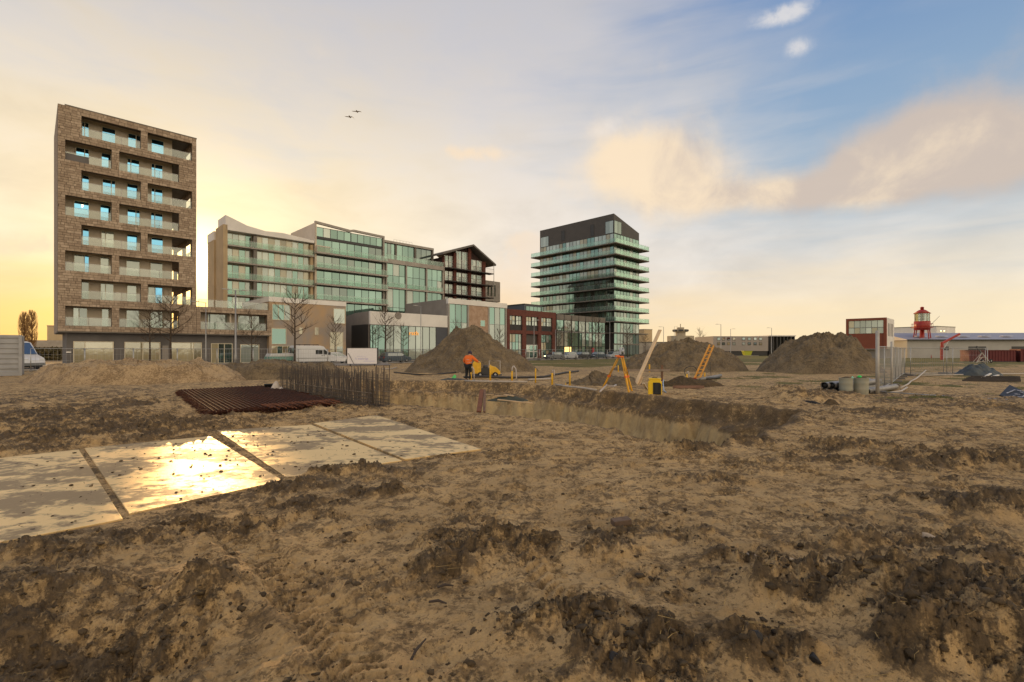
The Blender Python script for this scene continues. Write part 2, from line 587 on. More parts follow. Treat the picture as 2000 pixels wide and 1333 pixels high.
def terrain(x, y):
    """height and soil attributes of the building site"""
    r = np.hypot(x, y)
    near = sstep(r, 46, 26)
    h = (fbm(x * .35, y * .35, 4, .5, 3) - .5) * .10
    h += (fbm(x * 1.7, y * 1.7, 4, .5, 9) - .5) * .05 * near
    churn = sstep(fbm(x * .8 + 4, y * .8, 4, .55, 21), .57, .73) * .34
    churn = np.maximum(churn, sstep(fbm(x * 2.6, y * 2.6, 3, .55, 31), .60, .74) * .32)
    for px, py, sx, sy, hh, ch in FEAT:
        c = gp(px, py)
        w_ = np.nonzero((np.abs(x - c.x) < 3 * sx) & (np.abs(y - c.y) < 3 * sy))[0]
        if not len(w_):
            continue
        xa, ya = x[w_], y[w_]
        wob = 1 + (vnoise(xa * 2.2 + px, ya * 2.2, 5) - .5) * 1.1
        g = np.exp(-(((xa - c.x) / sx) ** 2 + ((ya - c.y) / sy) ** 2) * wob * .9)
        h[w_] += hh * g * (0.75 + .5 * vnoise(xa * 5, ya * 5, 77))
        churn[w_] = np.maximum(churn[w_], ch * sstep(g + (fbm(xa * 3.1, ya * 3.1, 3, .6, 7) - .5) * .9, .22, .75))
    # wheel ruts on the left side of the site
    rut = sstep(x, -3.5, -7) * sstep(y, 6, 8) * sstep(y, 26, 18)
    h += rut * (vnoise(x * 2.6 + y * .2, y * .22, 41) - .5) * .10
    churn = np.maximum(churn, rut * sstep(vnoise(x * 2.3 + y * .2, y * .25, 44), .45, .75) * .8)
    for tw, pts_ in TRACKS:
        for i_ in range(len(pts_) - 1):
            (ax_, ay_), (bx_, by_) = pts_[i_], pts_[i_ + 1]
            w_ = np.nonzero((x > min(ax_, bx_) - .6) & (x < max(ax_, bx_) + .6) & (y > min(ay_, by_) - .6) & (y < max(ay_, by_) + .6))[0]
            if not len(w_):
                continue
            ex, ey = bx_ - ax_, by_ - ay_
            ln = math.hypot(ex, ey)
            t_ = ((x[w_] - ax_) * ex + (y[w_] - ay_) * ey) / ln
            d_ = ((y[w_] - ay_) * ex - (x[w_] - ax_) * ey) / ln
            on = sstep(np.abs(d_), tw, tw - .07) * ((t_ >= 0) & (t_ < ln)) * sstep(fbm(x[w_] * 1.3, y[w_] * 1.3, 2, .5, 57), .34, .52)
            tread = sstep(np.sin((t_ + i_ * .37 + np.abs(d_) * .8) * 2 * math.pi / .115), -.25, .35)
            h[w_] += on * (-.040 + .034 * tread) + .022 * np.exp(-((np.abs(d_) - tw - .05) / .05) ** 2) * ((t_ >= 0) & (t_ < ln))
    # faint ruts right of the plates, swinging across the foreground
    ang = x * .55 + y * .83
    h += .035 * near * (vnoise(ang * 2.4, (y * .55 - x * .83) * .18, 51) - .5)
    churn = np.clip(churn, 0, 1)
    # plates bed flat in the sand
    flat = np.full(x.shape, -9.0)
    for p in PLATES:
        flat = np.maximum(flat, poly_sd(x, y, p))
    keep = sstep(flat, .03, -.35)
    rim = np.exp(-((flat + .14) / .12) ** 2) * (r < 20)
    churn = np.maximum(churn * (.25 + .75 * keep), rim * .85 * sstep(fbm(x * 1.5, y * 1.5, 2, .5, 61), .28, .5))
    qx = x + (fbm(x * 7, y * 7, 3, .6, 201) - .5) * .16
    qy = y + (fbm(x * 7, y * 7, 3, .6, 205) - .5) * .16
    l1 = lumps(qx, qy, .36, 101, .35)
    l2 = lumps(qx, qy, .15, 131, .5)
    l3 = lumps(qx, qy, .062, 161, .55)
    l4 = lumps(x, y, .027, 191, .6)
    fine = (l1 * .10 * churn ** 2 + l2 * .45 * churn + l3 * (.12 + 1.1 * churn) + l4 * (.14 + 1.0 * churn)) * near
    crumb = (fbm(x * 8, y * 8, 5, .65, 71) - .5) * (.020 + .105 * churn) * near
    crumb += (np.abs(fbm(x * 3.2, y * 3.2, 3, .5, 75) - .5)) * -.05 * churn * near
    t1 = fbm(x * 1.9, y * 1.9, 4, .6, 301)
    t2 = fbm(x * 5.2, y * 5.2, 4, .6, 311)
    scarp = (sstep(t1, .47, .50) + sstep(t1, .55, .575) - sstep(t1, .40, .42)) * (.012 + .035 * churn)
    scarp += (sstep(t2, .48, .52) + sstep(t2, .57, .60)) * (.007 + .022 * churn)
    crumb += scarp * near
    h = (h + fine + crumb) * keep + (1 - keep) * (h * .0 - .033)
    # building pit
    sd = poly_sd(x, y, PIT) + (fbm(x * .9, y * .9, 3, .5, 81) - .5) * .7 + (fbm(x * 4, y * 4, 3, .5, 85) - .5) * .10
    lid = .85 + (fbm(x * .6 + 3, y * .6, 3, .5, 88) - .5) * 1.3
    prof = -.55 * sstep(sd, -.05, .42) - .10 * sstep(sd, .3, 1.5) - 1.1 * sstep(sd, lid, lid + .42) - .25 * sstep(sd, lid + .5, lid + 2)
    wallrough = sstep(sd, 0, .2) * ((fbm(x * 2.4, y * 2.4, 4, .55, 90) - .5) * .34 + l2 * .8 + l1 * .4 + l3 * .6) * (1 - .8 * sstep(sd, lid - .05, lid + .02) * sstep(sd, lid + .5, lid + .4))
    h = h * (1 - .6 * sstep(sd, 0, .4)) + prof + wallrough
    soil = churn * .46 + (l2 > .012) * .15 * churn + (l3 > .009) * .12
    soil += sstep(fbm(x * .5, y * .5, 3, .5, 95), .50, .70) * .20 + (t1 < .42) * .10 + (t2 > .60) * .10 + sstep(t2, .50, .62) * .30 * churn
    band = sstep(sd, -.25, .0) * sstep(-prof, .95, .66)
    soil = np.maximum(soil * (1 - sstep(sd, .2, .5)), band * (.22 + .62 * fbm(x * 1.6, y * 1.6, 4, .6, 97) + .22 * sstep(x, 3.0, 6.0)))
    pale = sstep(sd, .4, .7) * sstep(-prof, .70, .84)
    # rough grass beyond the site
    gline = 56 + (fbm(x * .12, y * .12, 3, .5, 99) - .5) * 14
    grass = sstep(y - gline, -1.5, 2.5) * sstep(x + .05 * y, -2.0, 2.0)
    tuft = sstep(fbm(x * .45, y * .45, 4, .6, 93), .55, .66) * sstep(x, 9, 13) * sstep(y, 13, 18) * .8
    grass = np.clip(np.maximum(grass, tuft), 0, 1)
    grass *= 1 - .8 * sstep(fbm(x * .08, y * .3, 3, .5, 94), .60, .68) * (y < 75)
    return h, np.clip(soil, 0, 1), pale, grass, churn


def ground_z(x, y):
    return float(terrain(np.array([float(x)]), np.array([float(y)]))[0][0])


def geo(r0, r1, n):
    return r0 * np.exp(np.arange(n) * math.log(r1 / r0) / n)


rr = np.concatenate([np.linspace(.05, 1.5, 10), geo(1.55, 8, 330), geo(8, 24, 470), geo(24, 76, 150), geo(76, 9000, 70), [9000.0]])
aa = np.concatenate([np.radians(np.linspace(-56, 56, 800)), np.radians(np.linspace(57, 303, 60)[1:-1])])
RR, AA = np.meshgrid(rr, aa, indexing='ij')
gx, gy = (RR * np.sin(AA)).ravel(), (RR * np.cos(AA)).ravel()
H_, soil_, pale_, grass_, churn_ = terrain(gx, gy)
fade = sstep(np.hypot(gx, gy), 110, 70)
H_ = H_ * fade
_r = np.hypot(gx, gy)
_off = np.full(gx.shape, -9.0)
for _p in PLATES:
    _off = np.maximum(_off, poly_sd(gx, gy, _p))
H_ = H_ + rng.normal(0, 1, H_.shape) * (.0013 + .0045 * churn_) * np.clip(_r / 4, .5, 3) * (_r < 30) * (_off < -.02)
nr, na = len(rr), len(aa)
idx = np.arange(nr * na).reshape(nr, na)
nxt = np.roll(idx, -1, axis=1)
quads = np.stack([idx[:-1], idx[1:], nxt[1:], nxt[:-1]], axis=-1).reshape(-1, 4)[:, ::-1]


def ground_material(name, use_attr=True, base=None):
    mt = bpy.data.materials.new(name)
    mt.use_nodes = True
    t = mt.node_tree
    t.nodes.clear()
    k = NT(t)
    out = k.n('ShaderNodeOutputMaterial')
    p = k.n('ShaderNodeBsdfPrincipled')
    pos = k.n('ShaderNodeNewGeometry').outputs['Position']
    n1 = k.noise(pos, 1.1, 6, .6, .3)
    n2 = k.noise(pos, 9.0, 7, .68, .3)
    nm = k.noise(pos, 2.6, 6, .65, .4)
    n3 = k.noise(pos, 55.0, 4, .7)
    n4 = k.noise(pos, 230.0, 3, .7)
    sand = k.mix(k.step(n1, .3, .7), (.58, .392, .184), (.43, .284, .128))
    sand = k.mix(k.m('MULTIPLY', k.step(k.m('ADD', n2, k.m('MULTIPLY', k.m('SUBTRACT', nm, .5), .8)), .46, .62), .85), sand, (.25, .160, .070))
    soilc = k.mix(k.step(n2, .3, .7), (.045, .030, .015), (.195, .128, .060))
    cleft = k.noise(k.n('ShaderNodeMapping', {'vector_type': 'POINT'}, Vector=pos, Scale=(1.5, 1.5, .9)).outputs[0], 1.2, 7, .62, .8)
    palec = k.mix(k.step(cleft, .40, .62), (.50, .380, .200), (.34, .250, .128))
    grassc = k.mix(k.step(k.noise(pos, .5, 5, .65), .35, .65), (.105, .105, .022), (.20, .155, .045))
    if use_attr:
        so_ = k.n('ShaderNodeAttribute', {'attribute_name': 'soil'}).outputs['Fac']
        pa_ = k.n('ShaderNodeAttribute', {'attribute_name': 'pale'}).outputs['Fac']
        gr_ = k.n('ShaderNodeAttribute', {'attribute_name': 'grass'}).outputs['Fac']
        f = k.step(k.m('ADD', k.m('ADD', so_, k.m('MULTIPLY', k.m('SUBTRACT', nm, .5), 1.0)), k.m('ADD', k.m('MULTIPLY', k.m('SUBTRACT', n2, .5), 2.1), k.m('MULTIPLY', k.m('SUBTRACT', n3, .5), 1.3))), .14, .76)
        c = k.mix(f, sand, soilc)
        c = k.mix(k.step(k.m('ADD', gr_, k.m('MULTIPLY', k.m('SUBTRACT', n2, .5), .7)), .3, .7), c, grassc)
    else:
        f = k.step(k.m('ADD', k.m('MULTIPLY', n2, .55), k.m('MULTIPLY', k.noise(pos, .9, 6, .65, .5), .45)), base[0], base[1])
        c = k.mix(f, base[2], base[3])
    crumbs = k.step(k.m('ADD', k.noise(pos, 27.0, 6, .7, .2), k.m('MULTIPLY', k.m('SUBTRACT', nm, .5), .5)), .52, .60)
    c = k.mix(k.m('MULTIPLY', crumbs, .62), c, (.075, .050, .025))
    if use_attr:
        c = k.mix(k.m('MULTIPLY', pa_, .82), c, palec)
    sp = k.m('ADD', .50, k.m('ADD', k.m('MULTIPLY', n3, .60), k.m('MULTIPLY', n4, .48)))
    c = k.mix(1.0, c, k.n('ShaderNodeCombineXYZ', None, X=sp, Y=sp, Z=sp).outputs[0], 'MULTIPLY')
    k.put(p.inputs['Base Color'], c)
    k.put(p.inputs['Roughness'], k.m('SUBTRACT', .96, k.m('MULTIPLY', f, .22)))
    p.inputs['Specular IOR Level'].default_value = .35
    hb = k.m('ADD', k.m('MULTIPLY', n2, .55), k.m('ADD', k.m('MULTIPLY', n3, .30), k.m('MULTIPLY', n4, .14)))
    b = k.n('ShaderNodeBump', None, Strength=.95, Distance=.055, Height=hb)
    k.put(p.inputs['Normal'], b.outputs[0])
    t.links.new(p.outputs[0], out.inputs[0])
    MATS[name] = mt
    return mt


M_GROUND = ground_material('site_ground')
M_HEAP = ground_material('heap_soil', False, (.42, .60, (.215, .160, .092), (.095, .069, .038)))
M_SANDHEAP = ground_material('heap_sand', False, (.45, .58, (.44, .315, .175), (.24, .160, .080)))
M_CLOD = ground_material('clod_soil', False, (.30, .70, (.14, .095, .048), (.040, .028, .015)))
ground = mesh_np('ground', np.stack([gx, gy, H_], 1), quads, M_GROUND, smooth=False,
                 attrs={'soil': soil_ * fade, 'pale': pale_, 'grass': np.where(gy > 0, grass_, .8 * (np.hypot(gx, gy) > 60))})
tag(ground, kind='structure')

# loose clods scattered over the churned places (nobody could count them)
ico = bmesh.new()
bmesh.ops.create_icosphere(ico, subdivisions=1, radius=1.0)
ico.verts.ensure_lookup_table()
IV = np.array([v.co[:] for v in ico.verts])
IF = np.array([[v.index for v in f.verts] for f in ico.faces])
ico.free()
ico = bmesh.new()
bmesh.ops.create_icosphere(ico, subdivisions=2, radius=1.0)
IV2 = np.array([v.co[:] for v in ico.verts])
IF2 = np.array([[v.index for v in f.verts] for f in ico.faces])
ico.free()


def clods(n, rmin, rmax, size0, size1, power, want, IVx, IFx, amin=-50, amax=50):
    r_ = np.exp(rng.uniform(math.log(rmin), math.log(rmax), n))
    a_ = np.radians(rng.uniform(amin, amax, n))
    x, y = r_ * np.sin(a_), r_ * np.cos(a_)
    h, s, p, g, c = terrain(x, y)
    ok = rng.uniform(0, 1, n) < (want + (1 - want) * c ** 1.5)
    x, y, h = x[ok], y[ok], h[ok]
    n = len(x)
    size = size0 + (size1 - size0) * rng.uniform(0, 1, n) ** power
    V = IVx[None] * (1 + rng.uniform(-.45, .40, (n, len(IVx), 1)))
    V = V * rng.uniform(.6, 1.25, (n, 1, 3)) * np.array([1, 1, .55])
    th = rng.uniform(0, 6.28, n)
    c_, s_ = np.cos(th)[:, None], np.sin(th)[:, None]
    V = np.stack([V[..., 0] * c_ - V[..., 1] * s_, V[..., 0] * s_ + V[..., 1] * c_, V[..., 2]], -1) * size[:, None, None]
    V += np.stack([x, y, h + size * .12], 1)[:, None, :]
    F = IFx[None] + (np.arange(n) * len(IVx))[:, None, None]
    return V.reshape(-1, 3), F.reshape(-1, 3)


V1, F1 = clods(30000, 2.3, 14, .003, .018, 2.4, .06, IV, IF)
V2, F2 = clods(11000, 2.4, 26, .008, .042, 2.6, .004, IV, IF)
cl = mesh_np('soil_clods', np.concatenate([V1, V2]), np.concatenate([F1, F2 + len(V1)]), M_CLOD, smooth=False)
tag(cl, 'loose dark clods of earth scattered over the churned sand', 'soil', kind='stuff')

# ------------------------------------------------------------------ steel road plates
def plate_material():
    mt = bpy.data.materials.new('wet_steel_plate')
    mt.use_nodes = True
    t = mt.node_tree
    t.nodes.clear()
    k = NT(t)
    out = k.n('ShaderNodeOutputMaterial')
    p = k.n('ShaderNodeBsdfPrincipled')
    pos = k.n('ShaderNodeNewGeometry').outputs['Position']
    strv = k.n('ShaderNodeMapping', {'vector_type': 'POINT'}, Vector=pos, Rotation=(0, 0, R(14)), Scale=(.7, 1.3, 1)).outputs[0]
    big = k.noise(strv, .95, 6, .6, .5)
    mid = k.noise(pos, 5.5, 6, .65, .3)
    fin = k.noise(pos, 60.0, 4, .6)
    mud = k.step(k.m('ADD', k.m('MULTIPLY', big, .75), k.m('MULTIPLY', mid, .42)), .545, .645)
    spots = k.step(mid, .64, .70)
    c = k.mix(mud, (.86, .64, .33), (.30, .21, .105))  # gold tint stands in for reflected sunset sky; darker colour is mud
    c = k.mix(spots, c, (.11, .08, .055))
    k.put(p.inputs['Base Color'], c)
    k.put(p.inputs['Metallic'], k.m('MULTIPLY', k.m('SUBTRACT', 1.0, spots), k.m('SUBTRACT', 1.0, k.m('MULTIPLY', mud, .85))))
    k.put(p.inputs['Roughness'], k.m('ADD', k.m('ADD', .47, k.m('MULTIPLY', mud, .10)), k.m('ADD', k.m('MULTIPLY', spots, .4), k.m('MULTIPLY', fin, .08))))
    b = k.n('ShaderNodeBump', None, Strength=.5, Distance=.014, Height=k.m('ADD', k.m('MULTIPLY', fin, .4), k.m('ADD', mid, k.m('MULTIPLY', k.noise(pos, 22, 3, .5), .5))))
    k.put(p.inputs['Normal'], b.outputs[0])
    t.links.new(p.outputs[0], out.inputs[0])
    return mt


M_PLATE = plate_material()
PLATE_LABEL = ['wet steel road plate at the left edge of the photo, nearest the camera',
               'wet steel road plate with the brightest golden glare, second from the left',
               'wet muddy steel road plate third from the left, lapped by the farthest plate',
               'farthest steel road plate of the row, pale and dry at its right corner']
for i, p in enumerate(PLATES):
    b = MB()
    tilt = (.004, -.003, .006, .010)[i]
    zc = -.012 + .012 * (i == 3)
    n = 0
    for z0, z1 in ((zc - .035, zc),):
        b.prism([(x, y) for x, y in p], 'z', z0, z1)
    o = b.build('road_plate', M_PLATE, bevel=.006)
    tag(o, PLATE_LABEL[i], 'steel plate', 'steel road plates')

Vp, Fp = [], []
k = 0
for i in range(520):
    p = PLATES[rng.integers(0, 4)]
    s, t = rng.uniform(.03, .97, 2)
    q = [np.array(c) for c in p]
    c = (q[0] * (1 - s) + q[1] * s) * (1 - t) + (q[3] * (1 - s) + q[2] * s) * t
    sz = .005 + .022 * rng.uniform() ** 3
    v = IV * (1 + rng.uniform(-.3, .3, (len(IV), 1))) * np.array([1.2, 1.2, .5]) * sz + np.array([c[0], c[1], -.010 + sz * .25])
    Vp.append(v)
    Fp.append(IF + k)
    k += len(IV)
tag(mesh_np('mud_crumbs', np.concatenate(Vp), np.concatenate(Fp), M_CLOD), 'small crumbs of dark mud dropped on the steel plates', 'mud', kind='stuff')

# ------------------------------------------------------------------ heaps of soil and sand
def heap(name, label, cat, c, rx, ry, h, seed, mat, shape=1.0, peak=(0, 0), rough=.5, rot=0.0, n=170, flat=0.0):
    t = np.linspace(0, 1, n)
    a = np.linspace(0, 2 * math.pi, 2 * n, endpoint=False)
    T, A = np.meshgrid(t, a, indexing='ij')
    ca, sa_ = np.cos(A), np.sin(A)
    rim = 1 + .28 * (fbm(ca * 1.3 + seed, sa_ * 1.3, 3, .5, seed) - .5) * 2 * .5
    x, y = T * ca * rx * rim, T * sa_ * ry * rim
    x += peak[0] * (1 - T)
    y += peak[1] * (1 - T)
    base_ = np.clip(1 - T, 0, 1)
    prof = np.clip(1 - T ** 1.38, 0, 1) ** (shape * 1.08)
    prof = prof * (1 + .42 * (fbm(ca * T * 2.2 + seed, sa_ * T * 2.2, 3, .5, seed + 40) - .5) * np.clip(T * 4, 0, 1))
    if flat:
        prof = np.minimum(prof, 1 - flat) / (1 - flat)
    z = h * prof
    env = np.clip(base_ * 5, 0, 1)
    z = z + env * rough * ((fbm(x * .40 + seed, y * .40, 4, .5, seed + 3) - .5) * 2.4 + (fbm(x * 1.5, y * 1.5, 5, .65, seed + 9) - .5) * 1.0)
    wx_ = x + (fbm(x * 2, y * 2, 3, .6, seed + 51) - .5) * .8
    wy_ = y + (fbm(x * 2, y * 2, 3, .6, seed + 55) - .5) * .8
    z = z + env * rough * .8 * lumps(wx_, wy_, .9, seed + 20, .4) + env * rough * 1.1 * lumps(wx_, wy_, .32, seed + 30, .5)
    # gullies running down the flank
    z = z - env * rough * .22 * sstep(vnoise(A * 9, T * 2.0, seed + 5), .55, .9) * base_ ** .3
    z = z + (1 - env) * 0 - .12
    idx_ = np.arange(n * 2 * n).reshape(n, 2 * n)
    nx_ = np.roll(idx_, -1, 1)
    q = np.stack([idx_[:-1], idx_[1:], nx_[1:], nx_[:-1]], -1).reshape(-1, 4)
    o = mesh_np(name, np.stack([x.ravel(), y.ravel(), z.ravel()], 1), q, mat, smooth=True)
    o.location = (c[0], c[1], 0)
    o.rotation_euler = (0, 0, rot)
    return tag(o, label, cat, 'heaps of dug earth')


def heap_px(name, label, x0, x1, ybase, xpeak, ypeak, seed, mat, depth=.8, **kw):
    yf = EYE * FOC / (ybase - HOR)
    xc = (x0 + x1) / 2
    yc = yf
    for _ in range(4):
        rx = (x1 - x0) / 2 / FOC * yc
        yc = yf + rx * depth
    rx = (x1 - x0) / 2 / FOC * yc
    h = EYE + (HOR - ypeak) * yc / FOC
    c = ((xc - 1000) / FOC * yc, yc)
    return heap(name, label, 'soil heap', c, rx, rx * depth, h + .1, seed, mat, peak=((xpeak - xc) / FOC * yc, 0), **kw)


heap_px('soil_heap', 'tall dark soil heap behind the worker in orange', 782, 1046, 730, 920, 645, 301, M_HEAP, shape=1.0, rough=.55)
heap_px('soil_heap', 'long low soil heap behind the tripod with a ladder leaning on it', 1190, 1462, 727, 1345, 664, 322, M_HEAP, shape=.85, depth=.6, rough=.6)
heap_px('soil_heap', 'tall soil heap at right, left of the red-fronted building', 1482, 1716, 731, 1606, 644, 343, M_HEAP, shape=.92, rough=.65)

# ------------------------------------------------------------------ building frame
# the street front runs away to the right: u along the front, v back from it
UX, UY = .7144, .6998
OX, OY = -48.8, 52.8
BROT = math.atan2(UY, UX)


def Sx(px, d=0.0):
    a = (px - 1000) / FOC
    return (a * (OY + UX * d) - (OX - UY * d)) / (UX - UY * a)


def Yd(s, d=0.0):
    return OY + UY * s + UX * d


def Zp(px, py, d=0.0):
    return EYE + (HOR - py) * Yd(Sx(px, d), d) / FOC


def street(s, d, z=0.0):
    return Vector((OX + UX * s - UY * d, OY + UY * s + UX * d, z))


class Bld:
    def __init__(self, name, label, cat, s0, d0, group=None):
        self.s0, self.d0 = s0, d0
        self.o = empty(name, street(s0, d0), BROT, label, cat, group)

    def S(self, px, dy=0.0):
        return Sx(px, self.d0 + dy) - self.s0

    def Z(self, px, py, dy=0.0):
        return Zp(px, py, self.d0 + dy)

    def box(self, name, mat, x0, x1, y0, y1, z0, z1, parent=None):
        return ubox(name, mat, parent or self.o, x0, x1, y0, y1, z0, z1)

    def mesh(self, name, mat, mb, parent=None, smooth=False):
        return mb.build(name, mat, parent or self.o, smooth)


M_FRAME_D = pmat('frame_dark', (.035, .035, .036), .45, 0, .5)
M_FRAME_L = pmat('frame_cream', (.62, .55, .40), .5)
M_FRAME_G = pmat('frame_grey', (.22, .22, .21), .5)
M_BEIGE = pmat('render_beige', (.62, .53, .42), .9, var=.1, vscale=.8, bump=.15)
M_WHITE = pmat('render_white', (.80, .77, .72), .85, var=.12, vscale=.35, bump=.1)
M_GREYWALL = pmat('render_grey', (.30, .27, .24), .9, var=.15, vscale=.5)
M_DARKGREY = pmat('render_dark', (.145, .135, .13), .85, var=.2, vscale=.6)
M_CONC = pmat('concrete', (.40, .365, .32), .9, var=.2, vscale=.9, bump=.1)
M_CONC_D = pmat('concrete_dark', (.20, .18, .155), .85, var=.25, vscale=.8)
M_OCHRE = pmat('render_ochre', (.52, .40, .24), .9, var=.15, vscale=.4)
M_TANBRICK = pmat('tan_brick', (.36, .285, .215), .92, color2=(.245, .19, .145), vscale=2.2, bump=.5, bscale=9)
M_MORTAR = pmat('brick_joint', (.15, .118, .09), .95, var=.3, vscale=3)
M_BROWNGREY = pmat('mixed_brick', (.30, .27, .245), .9, color2=(.44, .30, .17), vscale=.30, bump=.3, bscale=12)
M_REDBRICK = pmat('red_brick', (.155, .052, .036), .9, color2=(.105, .036, .027), vscale=2.0, bump=.3, bscale=14)
M_ROOFDARK = pmat('dark_cladding', (.075, .067, .06), .6, var=.15, vscale=.6)
M_WOOD = pmat('timber_cladding', (.47, .33, .235), .8, color2=(.36, .235, .155), vscale=1.6)
M_METAL = pmat('galvanised', (.42, .42, .41), .42, .75, var=.2, vscale=5)
M_GRAVELROOF = pmat('flat_roof', (.16, .15, .14), .95, var=.2)
G_BLUE = glassmat('glass_tower', (.22, .62, 1.0), 0, .80, .02, (.05, .05, .05))  # blue tint stands in for clear sky mirrored in the panes
G_GREEN = glassmat('glass_green', (.50, .74, .67), 0, .34, .03, (.035, .07, .06))
G_DARK = glassmat('glass_dark', (.55, .68, .64), 0, .34, .03, (.018, .028, .026))
G_PALE = glassmat('glass_pale', (.70, .80, .76), 0, .26, .04, (.19, .21, .185))
G_WARM = glassmat('glass_warm', (.70, .72, .62), 0, .22, .04, (.16, .13, .075))
G_RAIL = glassmat('glass_rail', (.80, .95, .88), .93, .05, .03, (.35, .46, .40), (.82, .91, .87), .4)
G_RAIL_T = glassmat('glass_rail_clear', (.85, .92, .90), .93, .07, .03, (.45, .48, .45), (.88, .91, .88))
G_SHOP = glassmat('glass_shop', (.75, .78, .70), 0, .25, .05, (.20, .17, .10))
M_LAMP = pmat('lit_lamp', (1, .8, .4), .5, emit=(1.0, .78, .35), estr=6)


def window(b, x0, x1, y, z0, z1, cols=1, rows=1, frame=M_FRAME_D, panes=(G_DARK,), fw=.06, dep=.10, name='window', parent=None, fr=None, splits=None):
    """frame (part) with each pane as its sub-part"""
    xs = splits or [x0 + (x1 - x0) * i / cols for i in range(cols + 1)]
    zs = [z0 + (z1 - z0) * i / rows for i in range(rows + 1)]
    m = MB()
    m.box(x0, x0 + fw, y - dep / 2, y + dep / 2, z0, z1).box(x1 - fw, x1, y - dep / 2, y + dep / 2, z0, z1)
    m.box(x0 + fw, x1 - fw, y - dep / 2, y + dep / 2, z0, z0 + fw).box(x0 + fw, x1 - fw, y - dep / 2, y + dep / 2, z1 - fw, z1)
    for x in xs[1:-1]:
        m.box(x - fw / 2, x + fw / 2, y - dep / 2 + .004, y + dep / 2 - .004, z0 + fw, z1 - fw)
    for z in zs[1:-1]:
        m.box(x0 + fw, x1 - fw, y - dep / 2 + .008, y + dep / 2 - .008, z - fw / 2, z + fw / 2)
    f = m.build(name, frame, parent or b.o)
    for i in range(len(xs) - 1):
        for j in range(len(zs) - 1):
            g = panes[random.randrange(len(panes))]
            ubox('pane', g, f, xs[i] + .01, xs[i + 1] - .01, y - .012, y + .012, zs[j] + .01, zs[j + 1] - .01)
    return f


def railing(b, x0, x1, y, z, h=1.0, step=1.6, mat=G_RAIL, parent=None, along='x', other=0.0):
    """glass balustrade: handrail and posts (part) with each glass panel as sub-part"""
    n = max(1, round((x1 - x0) / step))
    m = MB()
    if along == 'x':
        m.box(x0, x1, y - .02, y + .02, z + h, z + h + .03)
    else:
        m.box(y - .02, y + .02, x0, x1, z + h, z + h + .03)
    for i in range(n + 1):
        x = min(max(x0 + (x1 - x0) * i / n, x0 + .015), x1 - .015)
        if along == 'x':
            m.box(x - .015, x + .015, y - .015, y + .015, z, z + h)
        else:
            m.box(y - .015, y + .015, x - .015, x + .015, z, z + h)
    f = m.build('balustrade', M_METAL, parent or b.o)
    for i in range(n):
        a, c = x0 + (x1 - x0) * i / n + .03, x0 + (x1 - x0) * (i + 1) / n - .03
        if along == 'x':
            ubox('glass_panel', mat, f, a, c, y - .008, y + .008, z + .04, z + h - .02)
        else:
            ubox('glass_panel', mat, f, y - .008, y + .008, a, c, z + .04, z + h - .02)
    return f


# ------------------------------------------------------------------ street, pavement
M_ASPH = pmat('asphalt', (.075, .070, .066), .9, var=.3, vscale=.7, bump=.3, coords='pos')
M_PAVE = pmat('paving', (.26, .225, .19), .9, var=.2, vscale=1.2, bump=.2, coords='pos')
st = empty('street', street(-160, 0), BROT)
tag(st, kind='structure')
ubox('carriageway', M_ASPH, st, 0, 420, -11.2, -3.2, .03, .055)
ubox('pavement', M_PAVE, st, 0, 420, -3.2, -.02, .03, .17)
ubox('kerb', M_CONC, st, 0, 420, -11.45, -11.2, .03, .15)
sr = empty('side_road', (-75, 45, 0), R(18))
tag(sr, kind='structure')
ubox('carriageway', M_PAVE, sr, -30, 62, -5, 13, .02, .06)

# ------------------------------------------------------------------ brick apartment tower
T = Bld('brick_tower', 'tall tan brick apartment tower with staggered recessed balconies, at left', 'apartment tower', 0.0, 0.0)
TW, TH, TB, TD = 12.8, 28.35, 3.9, 12.0            # width, top, underside of brick, depth
ROWS_A = [(1.92, 7.18), (7.84, 12.33)]
ROWS_B = [(.60, 4.51), (5.19, 10.96)]
WING = 21.75
# backing wall with the openings left free (strips), then bricks in front of it
solid = []                                          # solid rectangles of the front: x0,x1,z0,z1
for k in range(8):
    z0 = 4.5 + 3.0 * k
    z1 = z0 + 2.15
    ops = ROWS_A if k % 2 else ROWS_B
    prev_top = TB if k == 0 else 4.5 + 3.0 * (k - 1) + 2.15
    solid.append((0, TW, prev_top, z0))
    xs = [0] + [v for o_ in ops for v in o_] + [TW]
    for i in range(0, len(xs), 2):
        solid.append((xs[i], xs[i + 1], z0, z1))
solid.append((0, TW, 4.5 + 21 + 2.15, TH))
m = MB()
for x0, x1, z0, z1 in solid:
    m.box(x0 + .002, x1 - .002, .05, .45, z0, z1)
T.mesh('front_wall', M_MORTAR, m)
m = MB()
m.box(0.0, .4, .45, TD, TB, TH).box(.4, 10.55, TD - .3, TD, TB, TH)
T.mesh('side_wall', M_TANBRICK, m)
# core, floor slabs
T.box('core_wall', M_BEIGE, .4, 10.55, 1.75, TD - .3, TB, TH - .2)
for k in range(9):
    z = 4.5 + 3.0 * k - .65
    T.box('floor_slab', M_CONC_D, .41, TW - .45, .46, 11.69, z + .22, min(z + .60, TH - .05))
T.box('roof', M_GRAVELROOF, .2, TW - .2, .46, TD - .3, TH - .3, TH - .1)
T.box('coping', M_CONC_D, .55, TW + .04, -.06, .5, TH, TH + .12)
